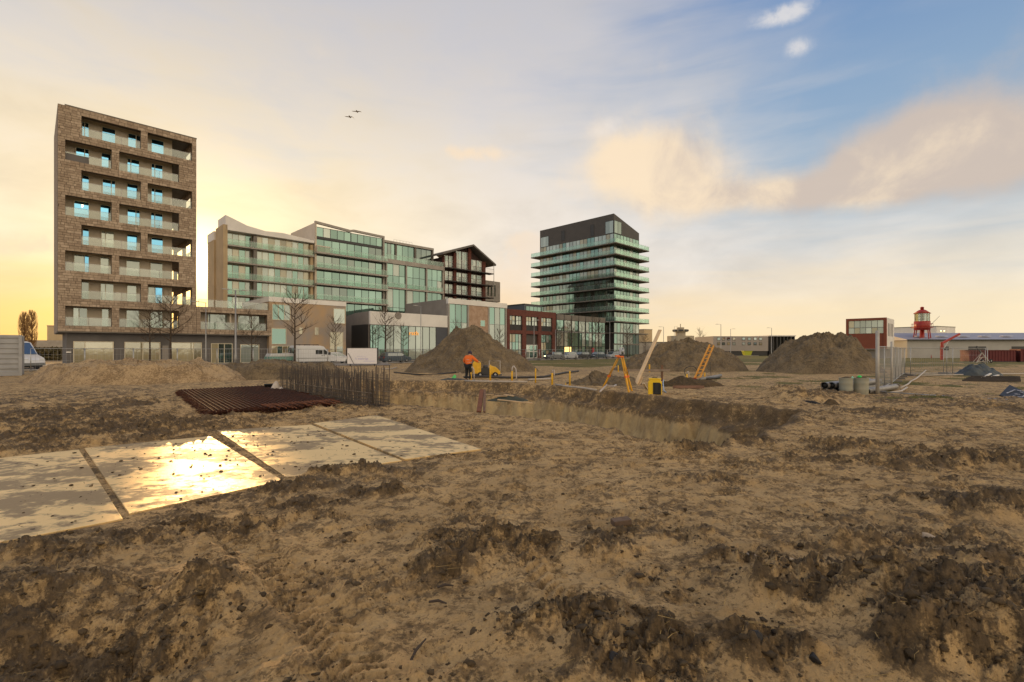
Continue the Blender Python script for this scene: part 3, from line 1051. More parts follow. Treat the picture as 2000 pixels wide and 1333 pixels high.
# open brick frame on the right-hand side (balconies wrap the corner)
m = MB()
for k in range(8):
    z0 = 4.5 + 3.0 * k
    m.box(TW - .40, TW - .002, .46, TD - .31, (TB if k == 0 else z0 - .85), z0)
    m.box(TW - .40, TW - .002, 5.6, 6.0, z0, z0 + 2.15).box(TW - .40, TW - .002, TD - .9, TD - .31, z0, z0 + 2.15).box(TW - .40, TW - .002, .46, 1.3, z0, z0 + 2.15)
m.box(TW - .40, TW - .002, .46, TD - .31, 27.65, TH)
T.mesh('side_frame', M_TANBRICK, m)
# windows on the back wall of the balconies, seen at d = 1.7
WINS = {8: [[330, 358, 403], [515, 648], [757, 836, 880], [975, 1098]], 7: [[272, 358, 403], [510, 607], [750, 788, 870], [975, 1011, 1087]],
        6: [[330, 403], [520, 606, 648], [748, 858], [975, 1011, 1087]], 5: [[255, 403], [500, 607], [752, 835, 875], [970, 1010, 1087]],
        4: [[335, 403], [508, 552, 635], [748, 855], [975, 1090]], 3: [[255, 356, 403], [500, 590], [742, 875], [965, 1087]],
        2: [[325, 403], [502, 552, 632], [748, 845], [945, 1014, 1085]], 1: [[247, 306, 388], [513, 587], [742, 870], [965, 1087]]}
for row, ws in WINS.items():
    z0 = 4.5 + 3.0 * (row - 1) + .02
    pan = (G_BLUE,) if row >= 5 else (G_BLUE, G_PALE) if row == 4 else (G_PALE, G_BLUE, G_PALE)  # upper rows tinted like mirrored blue sky, lower rows like pale sky
    for wn in ws:
        xs = [T.S(90 + q / 4.76, 1.7) for q in wn]
        window(T, xs[0], xs[-1], 1.70, z0, z0 + 2.12, len(xs) - 1, 1, M_FRAME_L, pan, .07, .14, splits=xs)
for k in range(8):
    z0 = 4.5 + 3.0 * k
    for a, c in (ROWS_A if k % 2 else ROWS_B):
        railing(T, a + .02, c - .02, .28, z0, .95, 1.9, G_RAIL_T)
    railing(T, 1.35, 5.55, TW - .2, z0, .95, 1.9, G_RAIL_T, along='y')
T.box('balcony_screen', M_DARKGREY, .62, 2.55, .18, .24, 4.5 + 18 + .02, 4.5 + 18 + .78)
T.box('balcony_lamp', M_LAMP, T.S(90 + 330 / 4.76, 1.5), T.S(90 + 345 / 4.76, 1.5), 1.4, 1.5, 18.0, 18.18)

# terrace wing to the right of the tower
wz0, wz1 = TB, 7.35
ox0, ox1 = T.S(392), T.S(521.5)
m = MB()
wsolid = [(TW, WING, TB, 4.5), (TW, ox0, 4.5, 6.65), (ox1, WING, 4.5, 6.65), (TW, WING, 6.65, wz1)]
for x0, x1, z0, z1 in wsolid:
    m.box(x0 + .002, x1 - .002, .05, .45, z0, z1)
T.mesh('wing_front_wall', M_MORTAR, m)
T.box('wing_core', M_BEIGE, TW, WING - .4, 1.75, 11, TB, wz1 - .25)
T.box('wing_roof', M_CONC_D, TW, WING - .02, .46, 11, wz1 - .24, wz1 - .02)
T.box('wing_floor', M_CONC_D, TW, WING - .02, .46, 1.74, 4.2, 4.48)
T.box('wing_end_wall', M_TANBRICK, WING - .39, WING - .003, .46, 11, TB, wz1)
xs = [T.S(405, 1.7), T.S(445, 1.7)]
window(T, xs[0], xs[1], 1.70, 4.52, 6.6, 1, 1, M_FRAME_L, (G_PALE,), .07, .14)
window(T, T.S(464, 1.7), T.S(518, 1.7), 1.70, 4.52, 6.6, 2, 1, M_FRAME_L, (G_PALE,), .07, .14)
T.box('wing_divider', M_BEIGE, T.S(447, 1.0), T.S(450, 1.0), .6, 1.7, 4.5, 6.6)
railing(T, ox0 + .02, ox1 - .02, .28, 4.5, .95, 1.9, G_RAIL_T)
railing(T, TW + .3, WING - .2, .35, wz1, .95, 1.7, G_RAIL_T)
railing(T, .4, 9.5, WING - .2, wz1, .95, 1.7, G_RAIL_T, along='y')

# bricks: large hand-laid blocks, every one standing proud of its joint
brick_b = MB()
brick_b.box(-.5, .5, -.5, .5, -.5, .5)
BRICKS = []
for x0, x1, z0, z1 in solid + wsolid:
    wide = (x1 - x0) > 3 * (z1 - z0)
    rows = max(1, round((z1 - z0) / .285))
    hh = (z1 - z0) / rows
    for r_ in range(rows):
        x = x0 - random.uniform(0, .3) * (r_ % 2)
        while x < x1 - .02:
            L = random.choice((.30, .42, .52, .60, .72))
            a, c = max(x, x0), min(x + L, x1)
            if x1 - c < .12:
                c = x1
            if c - a > .08:
                BRICKS.append((a + .014, c - .014, z0 + hh * r_ + .012, z0 + hh * (r_ + 1) - .012, random.uniform(.0, .045)))
            x = c
BRICKS.sort(key=lambda q: q[0] - .12 * abs(q[2] - 12))
M_BR = [pmat('tan_brick_a', (.42, .325, .235), .92, var=.25, vscale=5, bump=.5, bscale=14),
        pmat('tan_brick_b', (.35, .265, .19), .92, var=.25, vscale=5, bump=.5, bscale=14),
        pmat('tan_brick_c', (.49, .385, .285), .92, var=.25, vscale=5, bump=.5, bscale=14)]
fw_ = [o for o in T.o.children if o.name.startswith('front_wall')][0]
rest = [MB(), MB(), MB()]
for i, (a, c, z0, z1, pr) in enumerate(BRICKS):
    mi = random.choice((0, 0, 1, 1, 2))
    if i < 290 and a < TW:
        ubox('brick', M_BR[mi], fw_, a, c, -.03 - pr, .049, z0, z1)
    else:
        rest[mi].box(a, c, -.03 - pr, .049, z0, z1)
for mi in range(3):
    o = rest[mi].build('brickwork', M_BR[mi], T.o)
    tag(o, kind='stuff')

# ground floor, set back under the brick
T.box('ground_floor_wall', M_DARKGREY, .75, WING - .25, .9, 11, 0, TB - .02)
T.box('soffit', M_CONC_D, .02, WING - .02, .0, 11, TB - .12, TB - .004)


def shop(x0, x1, y0, frame=M_FRAME_L, panes=(G_SHOP,), splits=None, dy=.86):
    zt = Zp(x0, y0, dy)
    xa, xb = T.S(x0, dy), T.S(x1, dy)
    sp = [T.S(q, dy) for q in splits] if splits else None
    return window(T, xa, xb, dy, .12, zt, 1, 1, frame, panes, .08, .16, 'shop_window', splits=sp)


shop(143, 222, 667, splits=[143, 166, 222])
shop(243, 313, 668, splits=[243, 279, 313])
shop(333, 394, 669, splits=[333, 378, 394])
shop(412, 454, 671, splits=[412, 426, 438, 454], panes=(G_SHOP, G_DARK))
shop(469, 506, 673, splits=[469, 492, 506], panes=(G_PALE, G_SHOP))
T.box('side_door', M_GREYWALL, T.S(317, .86), T.S(329, .86), .82, .9, .1, 2.4)
T.box('wall_lamp', M_WHITE, T.S(129, .86), T.S(139, .86), .78, .9, 1.55, 1.68)

# ------------------------------------------------------------------ two-storey house in mixed brick
C = Bld('brick_house', 'two-storey house of blotched grey and orange brick with white roof band, behind the van', 'house', Sx(526), 0.0)
cw = C.S(675.5)
zt, zb = C.Z(600, 585), C.Z(600, 594)
C.box('wall', M_BROWNGREY, 0, cw, .0, 12, 0, zb)
C.box('roof_band', M_WHITE, -.06, cw + .05, -.06, 12, zb, zt)
window(C, C.S(531), C.S(567), -.02, C.Z(540, 625.5), C.Z(540, 594.5), 3, 1, M_FRAME_L, (G_GREEN, G_PALE), .07, .12)
window(C, C.S(651), C.S(674), -.02, C.Z(660, 632.5), C.Z(660, 603), 1, 1, M_FRAME_L, (G_PALE,), .07, .12)
window(C, C.S(530), C.S(559), -.02, C.Z(540, 673), C.Z(540, 641.5), 1, 1, M_FRAME_L, (G_GREEN,), .07, .12)
window(C, C.S(584), C.S(591), -.02, C.Z(588, 653), C.Z(588, 640), 1, 1, M_FRAME_L, (G_WARM,), .05, .12)
window(C, C.S(614.5), C.S(622), -.02, C.Z(618, 655), C.Z(618, 640), 1, 1, M_FRAME_L, (G_WARM,), .05, .12)
window(C, C.S(644), C.S(670), -.02, .3, C.Z(655, 649), 2, 2, M_FRAME_L, (G_PALE, G_WARM), .06, .12)
window(C, C.S(530), C.S(572), -.02, .3, C.Z(550, 676), 4, 1, M_FRAME_L, (G_GREEN, G_WARM), .06, .12)

# ------------------------------------------------------------------ white-banded showroom
Dv = Bld('showroom', 'low showroom with broad white band above a glass front, behind the white project board', 'showroom', Sx(722.5), 0.0)
dw = Dv.S(873.5)
z1, z0 = Dv.Z(724, 608), Dv.Z(724, 634)
Dv.box('fascia', M_WHITE, 0, dw, -.1, .35, z0, z1)
Dv.box('roof', M_GRAVELROOF, .3, dw, .36, 13, z1 - .5, z1 - .2)
# side wall with a curved top
m = MB()
prof = [(0.36, z1)] + [(1.0 + 10.5 * t, z1 - .02 - 2.4 * max(0, t - .25) ** 2) for t in (0, .2, .4, .6, .8, 1)] + [(11.5, 0), (0.36, 0)]
m.prism(prof, 'x', 0, .3)
Dv.mesh('side_wall', M_GREYWALL, m)
Dv.box('dark_panel', M_FRAME_D, -.06, -.002, .5, 6.2, .05, z0 + .05)
dk = Dv.S(852)
window(Dv, .02, dk, .05, .25, z0 - .01, 9, 1, M_FRAME_D, (G_GREEN, G_GREEN, G_PALE), .07, .16, 'glass_front')
Dv.box('end_panel', pmat('blue_grey_panel', (.07, .075, .09), .6), dk, dw - .02, -.02, .3, .1, z0 - .01)
Dv.box('plinth', M_CONC_D, 0, dw, -.05, .3, 0, .24)
m = MB()
m.lathe([(.02, 0), (.62, 0), (.62, .06), (.02, .06)], 24)
vx = Dv.S(777)
o = m.build('round_vent', M_GREYWALL, Dv.o)
o.location = (vx, -.1, Dv.Z(777, 617))
o.rotation_euler = (R(90), 0, 0)

# ------------------------------------------------------------------ hall with timber panel
E = Bld('timber_hall', 'two-storey hall with large panes and a vertical timber panel, behind the tall soil heap', 'hall', Sx(875), 0.0)
ew = E.S(990)
zt = E.Z(877, 583)
zi = zt - .95
E.box('roof_band', M_WHITE, -.03, ew, -.12, .5, zi, zt)
E.box('side_wall', M_GREYWALL, .0, .35, .5, 14, 0, zt - .1)
E.box('roof', M_GRAVELROOF, .36, ew - .02, .5, 14, zt - .6, zt - .4)
E.box('end_wall', M_GREYWALL, ew - .35, ew - .01, .5, 14, 0, zt - .1)
for q in (875.5, 913, 953, 987):
    E.box('pier', M_CONC, E.S(q), E.S(q + 2.2), -.1, .5, 0, zi)
window(E, E.S(878), E.S(913) - .02, .1, .2, zi - .01, 3, 3, M_FRAME_G, (G_GREEN, G_GREEN, G_PALE), .07, .16, 'glass_front')
window(E, E.S(956), E.S(986.8) - .02, .1, .2, zi - .01, 3, 3, M_FRAME_G, (G_GREEN, G_PALE), .07, .16, 'glass_front')
px0, px1 = E.S(916), E.S(952.8)
nb = 14
tp = E.box('timber_panel', M_WOOD, px0, px1, .06, .4, .2, zi - .01)
tp2 = empty('timber_panel', (0, 0, 0), 0, parent=E.o)
for i in range(nb):
    a = px0 + (px1 - px0) * i / nb
    c = px0 + (px1 - px0) * (i + 1) / nb
    ubox('plank', M_WOOD, tp2, a + .008, c - .008, .0 - random.uniform(0, .015), .055, .2, zi - .02)
window(E, E.S(938), E.S(947), -.04, E.Z(942, 638), E.Z(942, 626), 1, 1, M_FRAME_L, (G_GREEN,), .05, .08)

# ------------------------------------------------------------------ red brick office
F_ = Bld('red_office', 'red-brown brick office of two storeys with white-framed glass door', 'office', Sx(990.5), 0.0)
fw2 = F_.S(1086)
zt = F_.Z(992, 603.5)
cols = [(996, 1020.5), (1028, 1051.5), (1057.5, 1079)]
zu0, zu1 = F_.Z(1000, 645), F_.Z(1000, 616.5)
zl0, zl1 = .15, F_.Z(1000, 652)
m = MB()
xs = [0] + [F_.S(q) for c in cols for q in c] + [fw2]
for i in range(0, len(xs), 2):
    m.box(xs[i], xs[i + 1], 0, .45, 0, zt)
for i in range(1, len(xs) - 1, 2):
    m.box(xs[i], xs[i + 1], .002, .448, zl1, zu0).box(xs[i], xs[i + 1], .002, .448, zu1, zt)
F_.mesh('front_wall', M_REDBRICK, m)
F_.box('core', M_ROOFDARK, .05, fw2 - .05, .75, 12, 0, zt - .4)
F_.box('side_wall', M_REDBRICK, .01, .4, .46, 12, 0, zt)
F_.box('end_wall', M_REDBRICK, fw2 - .4, fw2 - .01, .46, 12, 0, zt)
for i, (a, c) in enumerate(cols):
    xa, xb = F_.S(a) + .02, F_.S(c) - .02
    xm = (xa + xb) / 2
    window(F_, xa, xm - .1, .3, zu0 + 1.1, zu1 - .02, 2, 2, M_FRAME_D, (G_PALE, G_WARM), .07, .12)
    window(F_, xm + .1, xb, .3, zu0 + 1.1, zu1 - .02, 2, 2, M_FRAME_D, (G_PALE, G_PALE), .07, .12)
    rl = MB()
    for q in range(14):
        x = xa + (xb - xa) * q / 13
        rl.box(x - .015, x + .015, .05, .08, zu0 + .02, zu0 + 1.08)
    rl.box(xa, xb, .045, .085, zu0 + 1.08, zu0 + 1.14)
    F_.mesh('window_rail', M_FRAME_D, rl)
    F_.box('apron', M_FRAME_D, xa, xb, .26, .4, zu0, zu0 + 1.09)
    if i != 1:
        window(F_, xa, xb, .3, zl0, zl1 - .02, 4, 3, M_FRAME_D, (G_PALE, G_WARM, G_GREEN), .08, .12)
    else:
        window(F_, xa, xb, .35, zl0, 3.0, 3, 2, pmat('frame_white', (.75, .74, .70), .5), (G_PALE, G_GREEN), .12, .12, 'entrance_door')
        F_.box('porch_back', M_ROOFDARK, xa, xb, .5, .7, 3.0, zl1)
# blue-grey roof cabin behind
K = Bld('roof_cabin', 'blue-grey rooftop cabin standing on the red-brown office', 'cabin', Sx(1024, 5), 5.0)
kw = K.S(1058)
kz0, kz1 = zt - .4, K.Z(1030, 596)
K.box('wall', pmat('cabin_blue', (.11, .12, .14), .7, var=.15), 0, kw, 0, 6.0, kz0, kz1)
K.box('roof_edge', M_ROOFDARK, -.08, kw + .08, -.08, 6.08, kz1, kz1 + .25)
window(K, .5, kw - .3, -.03, kz0 + .9, kz1 - .25, 4, 1, M_FRAME_D, (G_GREEN,), .06, .1)

# ------------------------------------------------------------------ glass hall beside the tall tower
G = Bld('glass_hall', 'two-storey glass hall with dark mullions between red office and banded tower', 'hall', Sx(1086.5), 0.0)
gw = G.S(1182)
zt = G.Z(1090, 614)
G.box('roof_band', M_CONC_D, 0, gw, -.05, .6, zt - 1.25, zt)
G.box('roof', M_GRAVELROOF, .02, gw - .02, .6, 14, zt - .6, zt - .4)
zm = G.Z(1090, 648)
nb = 7
for i in range(nb):
    a, c = gw * i / nb, gw * (i + 1) / nb
    window(G, a + .06, c - .06, .06, zm + .12, zt - 1.27, 2, 1, M_FRAME_D, (G_GREEN, G_PALE, G_GREEN), .05, .1)
    window(G, a + .06, c - .06, .06, 2.75, zm - .12, 2, 1, M_FRAME_D, (G_GREEN, G_PALE), .05, .1)
    window(G, a + .06, c - .06, .06, .15, 2.7, 2, 1, M_FRAME_D, (G_DARK, G_GREEN), .05, .1, 'shop_window')
    G.box('mullion', M_FRAME_D, a - .055, a + .055, -.12, .3, 0, zt - .01)
G.box('transom', M_FRAME_G, 0.06, gw, .0, .14, zm - .11, zm + .11)
G.box('lit_display', pmat('lit_display', (.9, .62, .25), .6, emit=(1.0, .68, .22), estr=1.1), G.S(1102.5), G.S(1115), -.08, .0, .9, 2.6)
G.box('red_poster', pmat('poster_red', (.42, .03, .05), .6), G.S(1156), G.S(1160), -.08, .0, .3, 2.4)

# ------------------------------------------------------------------ banded glass tower
Hs = Sx(1199)
H = Bld('glass_tower', 'dark-roofed glass tower with balcony slabs round every storey', 'apartment tower', Hs, 0.0)
HW, HD = Sx(1248) - Hs, 25.6
slabs = [3.6 + 2.845 * i for i in range(10)]
topz = 31.9
H.box('core', M_ROOFDARK, .45, HW - .45, .45, HD - .45, 0, topz)
for i, z in enumerate(slabs):
    if i == 0:
        H.box('floor_slab', M_CONC_D, -.1, HW + .1, -.1, HD + .1, z - .3, z)
    elif i == 1:
        H.box('floor_slab', M_CONC_D, -.6, HW + 3.2, -1.0, HD - 8, z - .28, z)
    else:
        f = H.box('floor_slab', M_CONC_D, -1.65, HW + 2.6, -1.65, HD + 2.2, z - .24, z)
        railing(H, -1.58, HW + 2.52, -1.58, z, 1.05, 2.0, G_RAIL)
        railing(H, -1.5, HD + 2.1, -1.58, z, 1.05, 2.2, G_RAIL, along='y')
        railing(H, -1.5, HD + 2.1, HW + 2.52, z, 1.05, 2.6, G_RAIL, along='y')
    zb2 = z
    zt2 = (slabs[i + 1] - .34) if i < 9 else topz
    # right face
    n = 8
    f = MB()
    for q in range(n + 1):
        x = HW * q / n
        f.box(x - .04, x + .04, .0, .12, zb2 + .01, zt2)
    f = H.mesh('glazing_frame', M_FRAME_D, f)
    for q in range(n):
        ubox('pane', random.choice((G_GREEN, G_GREEN, G_PALE, G_DARK)), f, HW * q / n + .05, HW * (q + 1) / n - .05, .05, .07, zb2 + .01, zt2)
    n = 21
    f = MB()
    for q in range(n + 1):
        y = HD * q / n
        f.box(-.002, .12, y - .04, y + .04, zb2 + .012, zt2 - .002)
    f = H.mesh('glazing_frame', M_FRAME_D, f)
    for q in range(n):
        mt_ = random.choice((G_PALE, G_PALE, G_GREEN, G_WARM)) if (i > 5 or q > 13) else random.choice((G_DARK, G_DARK, G_GREEN))  # darker panes low near the corner stand in for a dark reflection
        ubox('pane', mt_, f, .05, .07, HD * q / n + .05, HD * (q + 1) / n - .05, zb2 + .012, zt2)
n = 8
f = MB()
for q in range(n + 1):
    f.box(HW * q / n - .05, HW * q / n + .05, -.01, .12, .02, 3.28)
f = H.mesh('glazing_frame', M_FRAME_D, f)
for q in range(n):
    ubox('pane', G_DARK, f, HW * q / n + .06, HW * (q + 1) / n - .06, .05, .07, .02, 3.28)
# dark roof volume, sloping down to the right
m = MB()
m.prism([(-.02, topz), (HW + .02, topz), (HW + .02, 33.9), (-.02, 37.0)], 'y', -.02, HD + .02)
H.mesh('roof_volume', M_ROOFDARK, m)
window(H, .05, 3.4, -.06, topz + .15, topz + 3.4, 2, 1, M_FRAME_D, (G_DARK,), .07, .1)
ws_ = MB()


def side_win(y0, y1, z0, z1, n, mat):
    f = MB()
    f.box(-.10, .0, y0, y0 + .07, z0, z1).box(-.10, 0, y1 - .07, y1, z0, z1).box(-.10, 0, y0 + .07, y1 - .07, z1 - .07, z1).box(-.10, 0, y0 + .07, y1 - .07, z0, z0 + .07)
    f = H.mesh('window', M_FRAME_D, f)
    for q in range(n):
        a, c = y0 + .07 + (y1 - y0 - .14) * q / n, y0 + .07 + (y1 - y0 - .14) * (q + 1) / n
        ubox('pane', mat, f, -.07, -.05, a + .015, c - .015, z0 + .08, z1 - .08)


side_win(.1, 2.6, topz + .15, topz + 3.4, 2, G_PALE)
side_win(6.2, 7.3, topz + .4, topz + 3.5, 1, M_FRAME_D)
side_win(16.2, 17.4, topz + .7, topz + 3.6, 1, M_FRAME_D)
side_win(22.2, 25.4, topz + .05, topz + 3.0, 3, G_PALE)
H.box('entrance_wall', M_FRAME_D, -.15, -.02, .2, 6.0, .02, 6.05)

# ------------------------------------------------------------------ apartment blocks behind (20.6 m back)
DB = 20.6
B1 = Bld('gallery_flats', 'five-storey cream flats with curved white roofline and ochre end wall', 'apartment block', Sx(440, DB), DB)
bw = B1.S(613.5)
zs = [22.0, 19.65, 16.85, 14.05, 11.3, 8.5]
roofp = [(0, 22.05), (bw, 22.05), (bw, 22.5), (bw * .62, 23.0), (bw * .42, 22.85), (bw * .22, 23.3), (bw * .06, 24.2), (0, 24.5)]
m = MB()
m.prism(roofp, 'y', -.15, 4.5)
B1.mesh('roof_parapet', M_WHITE, m)
B1.box('core', M_CONC_D, .3, bw - .2, 1.9, 8.5, 0, 22.04)
B1.box('end_wall', M_OCHRE, -.35, .3, -.15, 4.5, 0, 22.9)
B1.box('end_wall', M_OCHRE, -.6, .29, 4.51, 8.8, 0, 21.0)
B1.box('roof_edge', M_WHITE, -.65, .29, 4.51, 8.85, 21.0, 22.5)
xd = B1.S(497, .6)
for i in range(5):
    zt, zb = zs[i], zs[i + 1]
    B1.box('floor_slab', M_CONC, .3, bw, -.15, 1.9, zb - .22, zb)
    railing(B1, .35, bw - .05, -.08, zb, 1.0, 1.8, G_RAIL)
    window(B1, .4, xd - .3, 1.3, zb + .02, zt - (.24 if i else .02), 4, 1, M_FRAME_L, (G_GREEN, G_WARM, G_PALE), .07, .12)
    window(B1, xd + .3, bw - .6, .9, zb + .02, zt - (.24 if i else .02), 9, 1, M_FRAME_L, (G_GREEN, G_PALE, G_PALE, G_WARM), .09, .12)
    B1.box('party_wall', M_CONC_D, xd - .28, xd + .28, .1, 1.9, zb + .005, zt - .23)
    B1.box('pier', M_OCHRE, bw - .55, bw - .05, .3, 1.9, zb + .005, zt - .23)

B2 = Bld('balcony_flats', 'six-storey glass flats with long projecting balconies and zigzag roof edge', 'apartment block', Sx(615, DB), DB)
bw = B2.S(750.5)
sl_ = [20.4, 17.45, 14.5, 11.45, 8.6]
zt = B2.Z(617, 432)
m = MB()
m.prism([(0, zt - 3.6), (0, zt), (bw * .48, zt - .55), (bw * .53, zt - .35), (bw, zt - .55), (bw, zt - .95), (bw * .53, zt - .78), (bw * .48, zt - .98), (.02, zt - .45), (.02, zt - 3.6)], 'y', -.2, .3)
B2.mesh('roof_edge', M_CONC, m)
B2.box('core', M_ROOFDARK, .3, bw - .3, 1.0, 12, 0, zt - 1.1)
B2.box('side_wall', M_BEIGE, -.02, .28, -.15, 12, 0, zt - .35)
B2.box('end_wall', M_CONC, bw - .3, bw, -.15, 12, 9, zt - .96)
zb0 = 23.05
B2.box('spandrel', M_FRAME_D, .29, bw - .31, .1, .4, zb0, zb0 + .42)
window(B2, .3, bw * .5, .25, zb0 + .43, zt - 1.0, 5, 1, M_FRAME_D, (G_GREEN, G_PALE, G_GREEN), .08, .12)
window(B2, bw * .5 + .01, bw - .31, .25, zb0 + .43, zt - 1.05, 5, 1, M_FRAME_D, (G_GREEN,), .08, .12)
tops = [zb0] + [q - .34 for q in sl_[:-1]]
for i, zb in enumerate(sl_):
    if i < 4:
        B2.box('floor_slab', M_CONC, -.1, bw + .35, -1.1, 1.0, zb - .3, zb)
        railing(B2, 0, bw + .3, -1.03, zb, 1.0, 1.5, G_RAIL)
    window(B2, .3, bw - .32, .25, zb + .01, tops[i], 9, 1, M_FRAME_D, (G_GREEN, G_DARK, G_GREEN), .08, .12)
B2.box('planter', M_BEIGE, .05, 2.6, -.95, -.35, 20.41, 21.6)

B3 = Bld('frame_flats', 'concrete-framed flats with two-storey glazed bays right of the long balconies', 'apartment block', Sx(752, DB), DB)
bw = B3.S(867)
zt = B3.Z(757, 506)
B3.box('roof_band', M_CONC, 0, bw, -.3, .5, zt - .9, zt)
B3.box('core', M_ROOFDARK, .2, bw - .2, .5, 12, 0, zt - .5)
for q in (753, 792, 831.5, 864):
    B3.box('pier', M_CONC, B3.S(q), B3.S(q + 2.2), -.25, .5, 0, zt - .9)
zsl = B3.Z(757, 560.5)
B3.box('floor_slab', M_CONC, .0, bw - .3, -.5, .4, zsl - .35, zsl)
for a, c in ((755.5, 791.8), (794.4, 831.3), (834, 863.8)):
    xa, xb = B3.S(a), B3.S(c)
    window(B3, xa, xb, .1, zsl + .01, zt - .91, 3, 2, M_FRAME_D, (G_GREEN, G_GREEN, G_PALE), .07, .12)
    window(B3, xa, xb, .1, 7.0, zsl - .36, 3, 2, M_FRAME_D, (G_GREEN, G_GREEN, G_PALE), .07, .12)
    railing(B3, xa + .1, xb - .1, -.42, zsl, .9, 1.4, G_RAIL)
# set-back top storey
zt2 = B3.Z(755, 470, 3)
B3.box('penthouse_roof', M_CONC, -.6, B3.S(846, 3), 2.7, 11, zt2 - .5, zt2)
B3.box('penthouse_core', M_ROOFDARK, -.3, B3.S(845, 3), 3.6, 11, zt - .5, zt2 - .5)
for a, c in ((750, 771.5), (775, 809), (813.5, 843)):
    window(B3, B3.S(a, 3), B3.S(c, 3), 3.2, zt + .02, zt2 - .52, 3, 1, M_FRAME_D, (G_GREEN, G_DARK), .07, .12)
for q in (772, 809.6, 843.5):
    B3.box('pier', M_CONC_D, B3.S(q, 3), B3.S(q + 3, 3), 2.9, 3.6, zt, zt2 - .5)
railing(B3, .2, bw - .2, -.15, zt, 1.0, 1.6, G_RAIL)
# roof-top rail
m = MB()
x0, x1 = B3.S(769, 5), B3.S(805, 5)
for t in np.linspace(0, 1, 7):
    m.box(x0 + (x1 - x0) * t - .02, x0 + (x1 - x0) * t + .02, 4.98, 5.02, zt2, zt2 + 1.0)
m.box(x0, x1, 4.98, 5.02, zt2 + 1.0, zt2 + 1.04).box(x0, x1, 4.98, 5.02, zt2 + .5, zt2 + .53)
B3.mesh('roof_rail', M_METAL, m)

# dark gabled warehouse flats
I_ = Bld('gabled_flats', 'dark red gabled warehouse flats with overhanging grey roof', 'apartment block', Sx(866, DB), DB)
iw = I_.S(948)
zp = I_.Z(917, 483)
zl, zr = I_.Z(868, 496), I_.Z(948, 509)
zl = zr = (zl + zr) / 2 - .3
xp = I_.S(917)
rt = .45
m = MB()
m.prism([(-1.2, zl - .25), (xp, zp), (iw + 2.2, zr - .95), (iw + 2.2, zr - .55), (xp, zp + rt), (-1.2, zl + .2)], 'y', -1.6, 14)
I_.mesh('roof', pmat('roof_grey', (.16, .145, .13), .7, var=.2), m)
m = MB()
cols = [(0, 0.35), (I_.S(886), I_.S(891.3)), (I_.S(914.5), I_.S(920)), (I_.S(942.5), iw)]
for a, c in cols:
    ztop = zl + (zp - zl) * min(1, ((a + c) / 2) / xp) if (a + c) / 2 < xp else zp - (zp - zr) * ((a + c) / 2 - xp) / (iw - xp)
    m.box(a, c, -.1, .5, 0, ztop - .35)
I_.mesh('brick_pier', M_REDBRICK, m)
I_.box('core', pmat('dark_brick', (.05, .028, .024), .9, var=.2), .2, iw - .2, .45, 13, 0, min(zl, zr) - .4)
m = MB()
m.prism([(.2, zl - .4), (iw - .2, zr - .4), (xp, zp - .1)], 'y', .46, 1.0)
I_.mesh('gable', MATS['dark_brick'], m)
fl = [I_.Z(891, y) for y in (526, 551, 576, 601)]
for j in range(4):
    zb = fl[j]
    ztp = (fl[j - 1] - .5) if j else zl - .2
    for i in range(3):
        xa, xb = cols[i][1] + .08, cols[i + 1][0] - .08
        zz = ztp if j else min(ztp + (2.3 if i == 1 else .4), zp - 1.2)
        xm = (xa + xb) / 2
        window(I_, xa, xm - .12, .30, zb + .15, zz - .2, 2, 2, pmat('frame_white', (.75, .74, .70), .5), (G_DARK, G_PALE, G_PALE), .07, .1)
        window(I_, xm + .12, xb, .30, zb + .15, zz - .2, 2, 2, pmat('frame_white', (.75, .74, .70), .5), (G_DARK, G_PALE), .07, .1)
    I_.box('balcony', pmat('steel_dark', (.05, .04, .038), .6, .3), .3, iw + 1.6, -1.5, .29, zb - .25, zb - .05)
    m = MB()
    for q in np.arange(.4, iw + 1.5, .28):
        m.box(q - .012, q + .012, -1.48, -1.455, zb - .05, zb + .95)
    m.box(.3, iw + 1.6, -1.49, -1.44, zb + .95, zb + 1.0)
    I_.mesh('balcony_rail', MATS['steel_dark'], m)
I_.box('corner_post', MATS['galvanised'], iw + 1.5, iw + 1.6, -1.5, -1.4, 0, zr - .6)

# pale block peeping out behind
J = Bld('pale_flats', 'pale rounded flats peeping out right of the gabled building', 'apartment block', Sx(950, 40), 40.0)
jw = J.S(979)
zt = J.Z(965, 550)
m = MB()
pl = [(-4, 0), (jw - .6, 0), (jw, .5), (jw, 8), (-4, 8)]
m.prism(pl, 'z', zt - 6.2, zt)
J.mesh('upper_wall', M_CONC, m)
J.box('lower_wall', M_CONC_D, -4, jw - 1.2, .6, 8, 0, zt - 6.2)
for i in range(3):
    for j in range(2):
        window(J, .4 + i * 1.35, 1.0 + i * 1.35, -.03 + .6 * j, zt - 4.6 - 6.3 * j, zt - 1.2 - 6.3 * j, 1, 1, M_FRAME_D, (G_DARK,), .05, .1)

# ------------------------------------------------------------------ bare street trees
M_BARK = pmat('bark', (.085, .062, .045), .95, var=.35, vscale=8, bump=.5)
M_TWIG = pmat('twig', (.10, .068, .042), .95, var=.3, vscale=4)


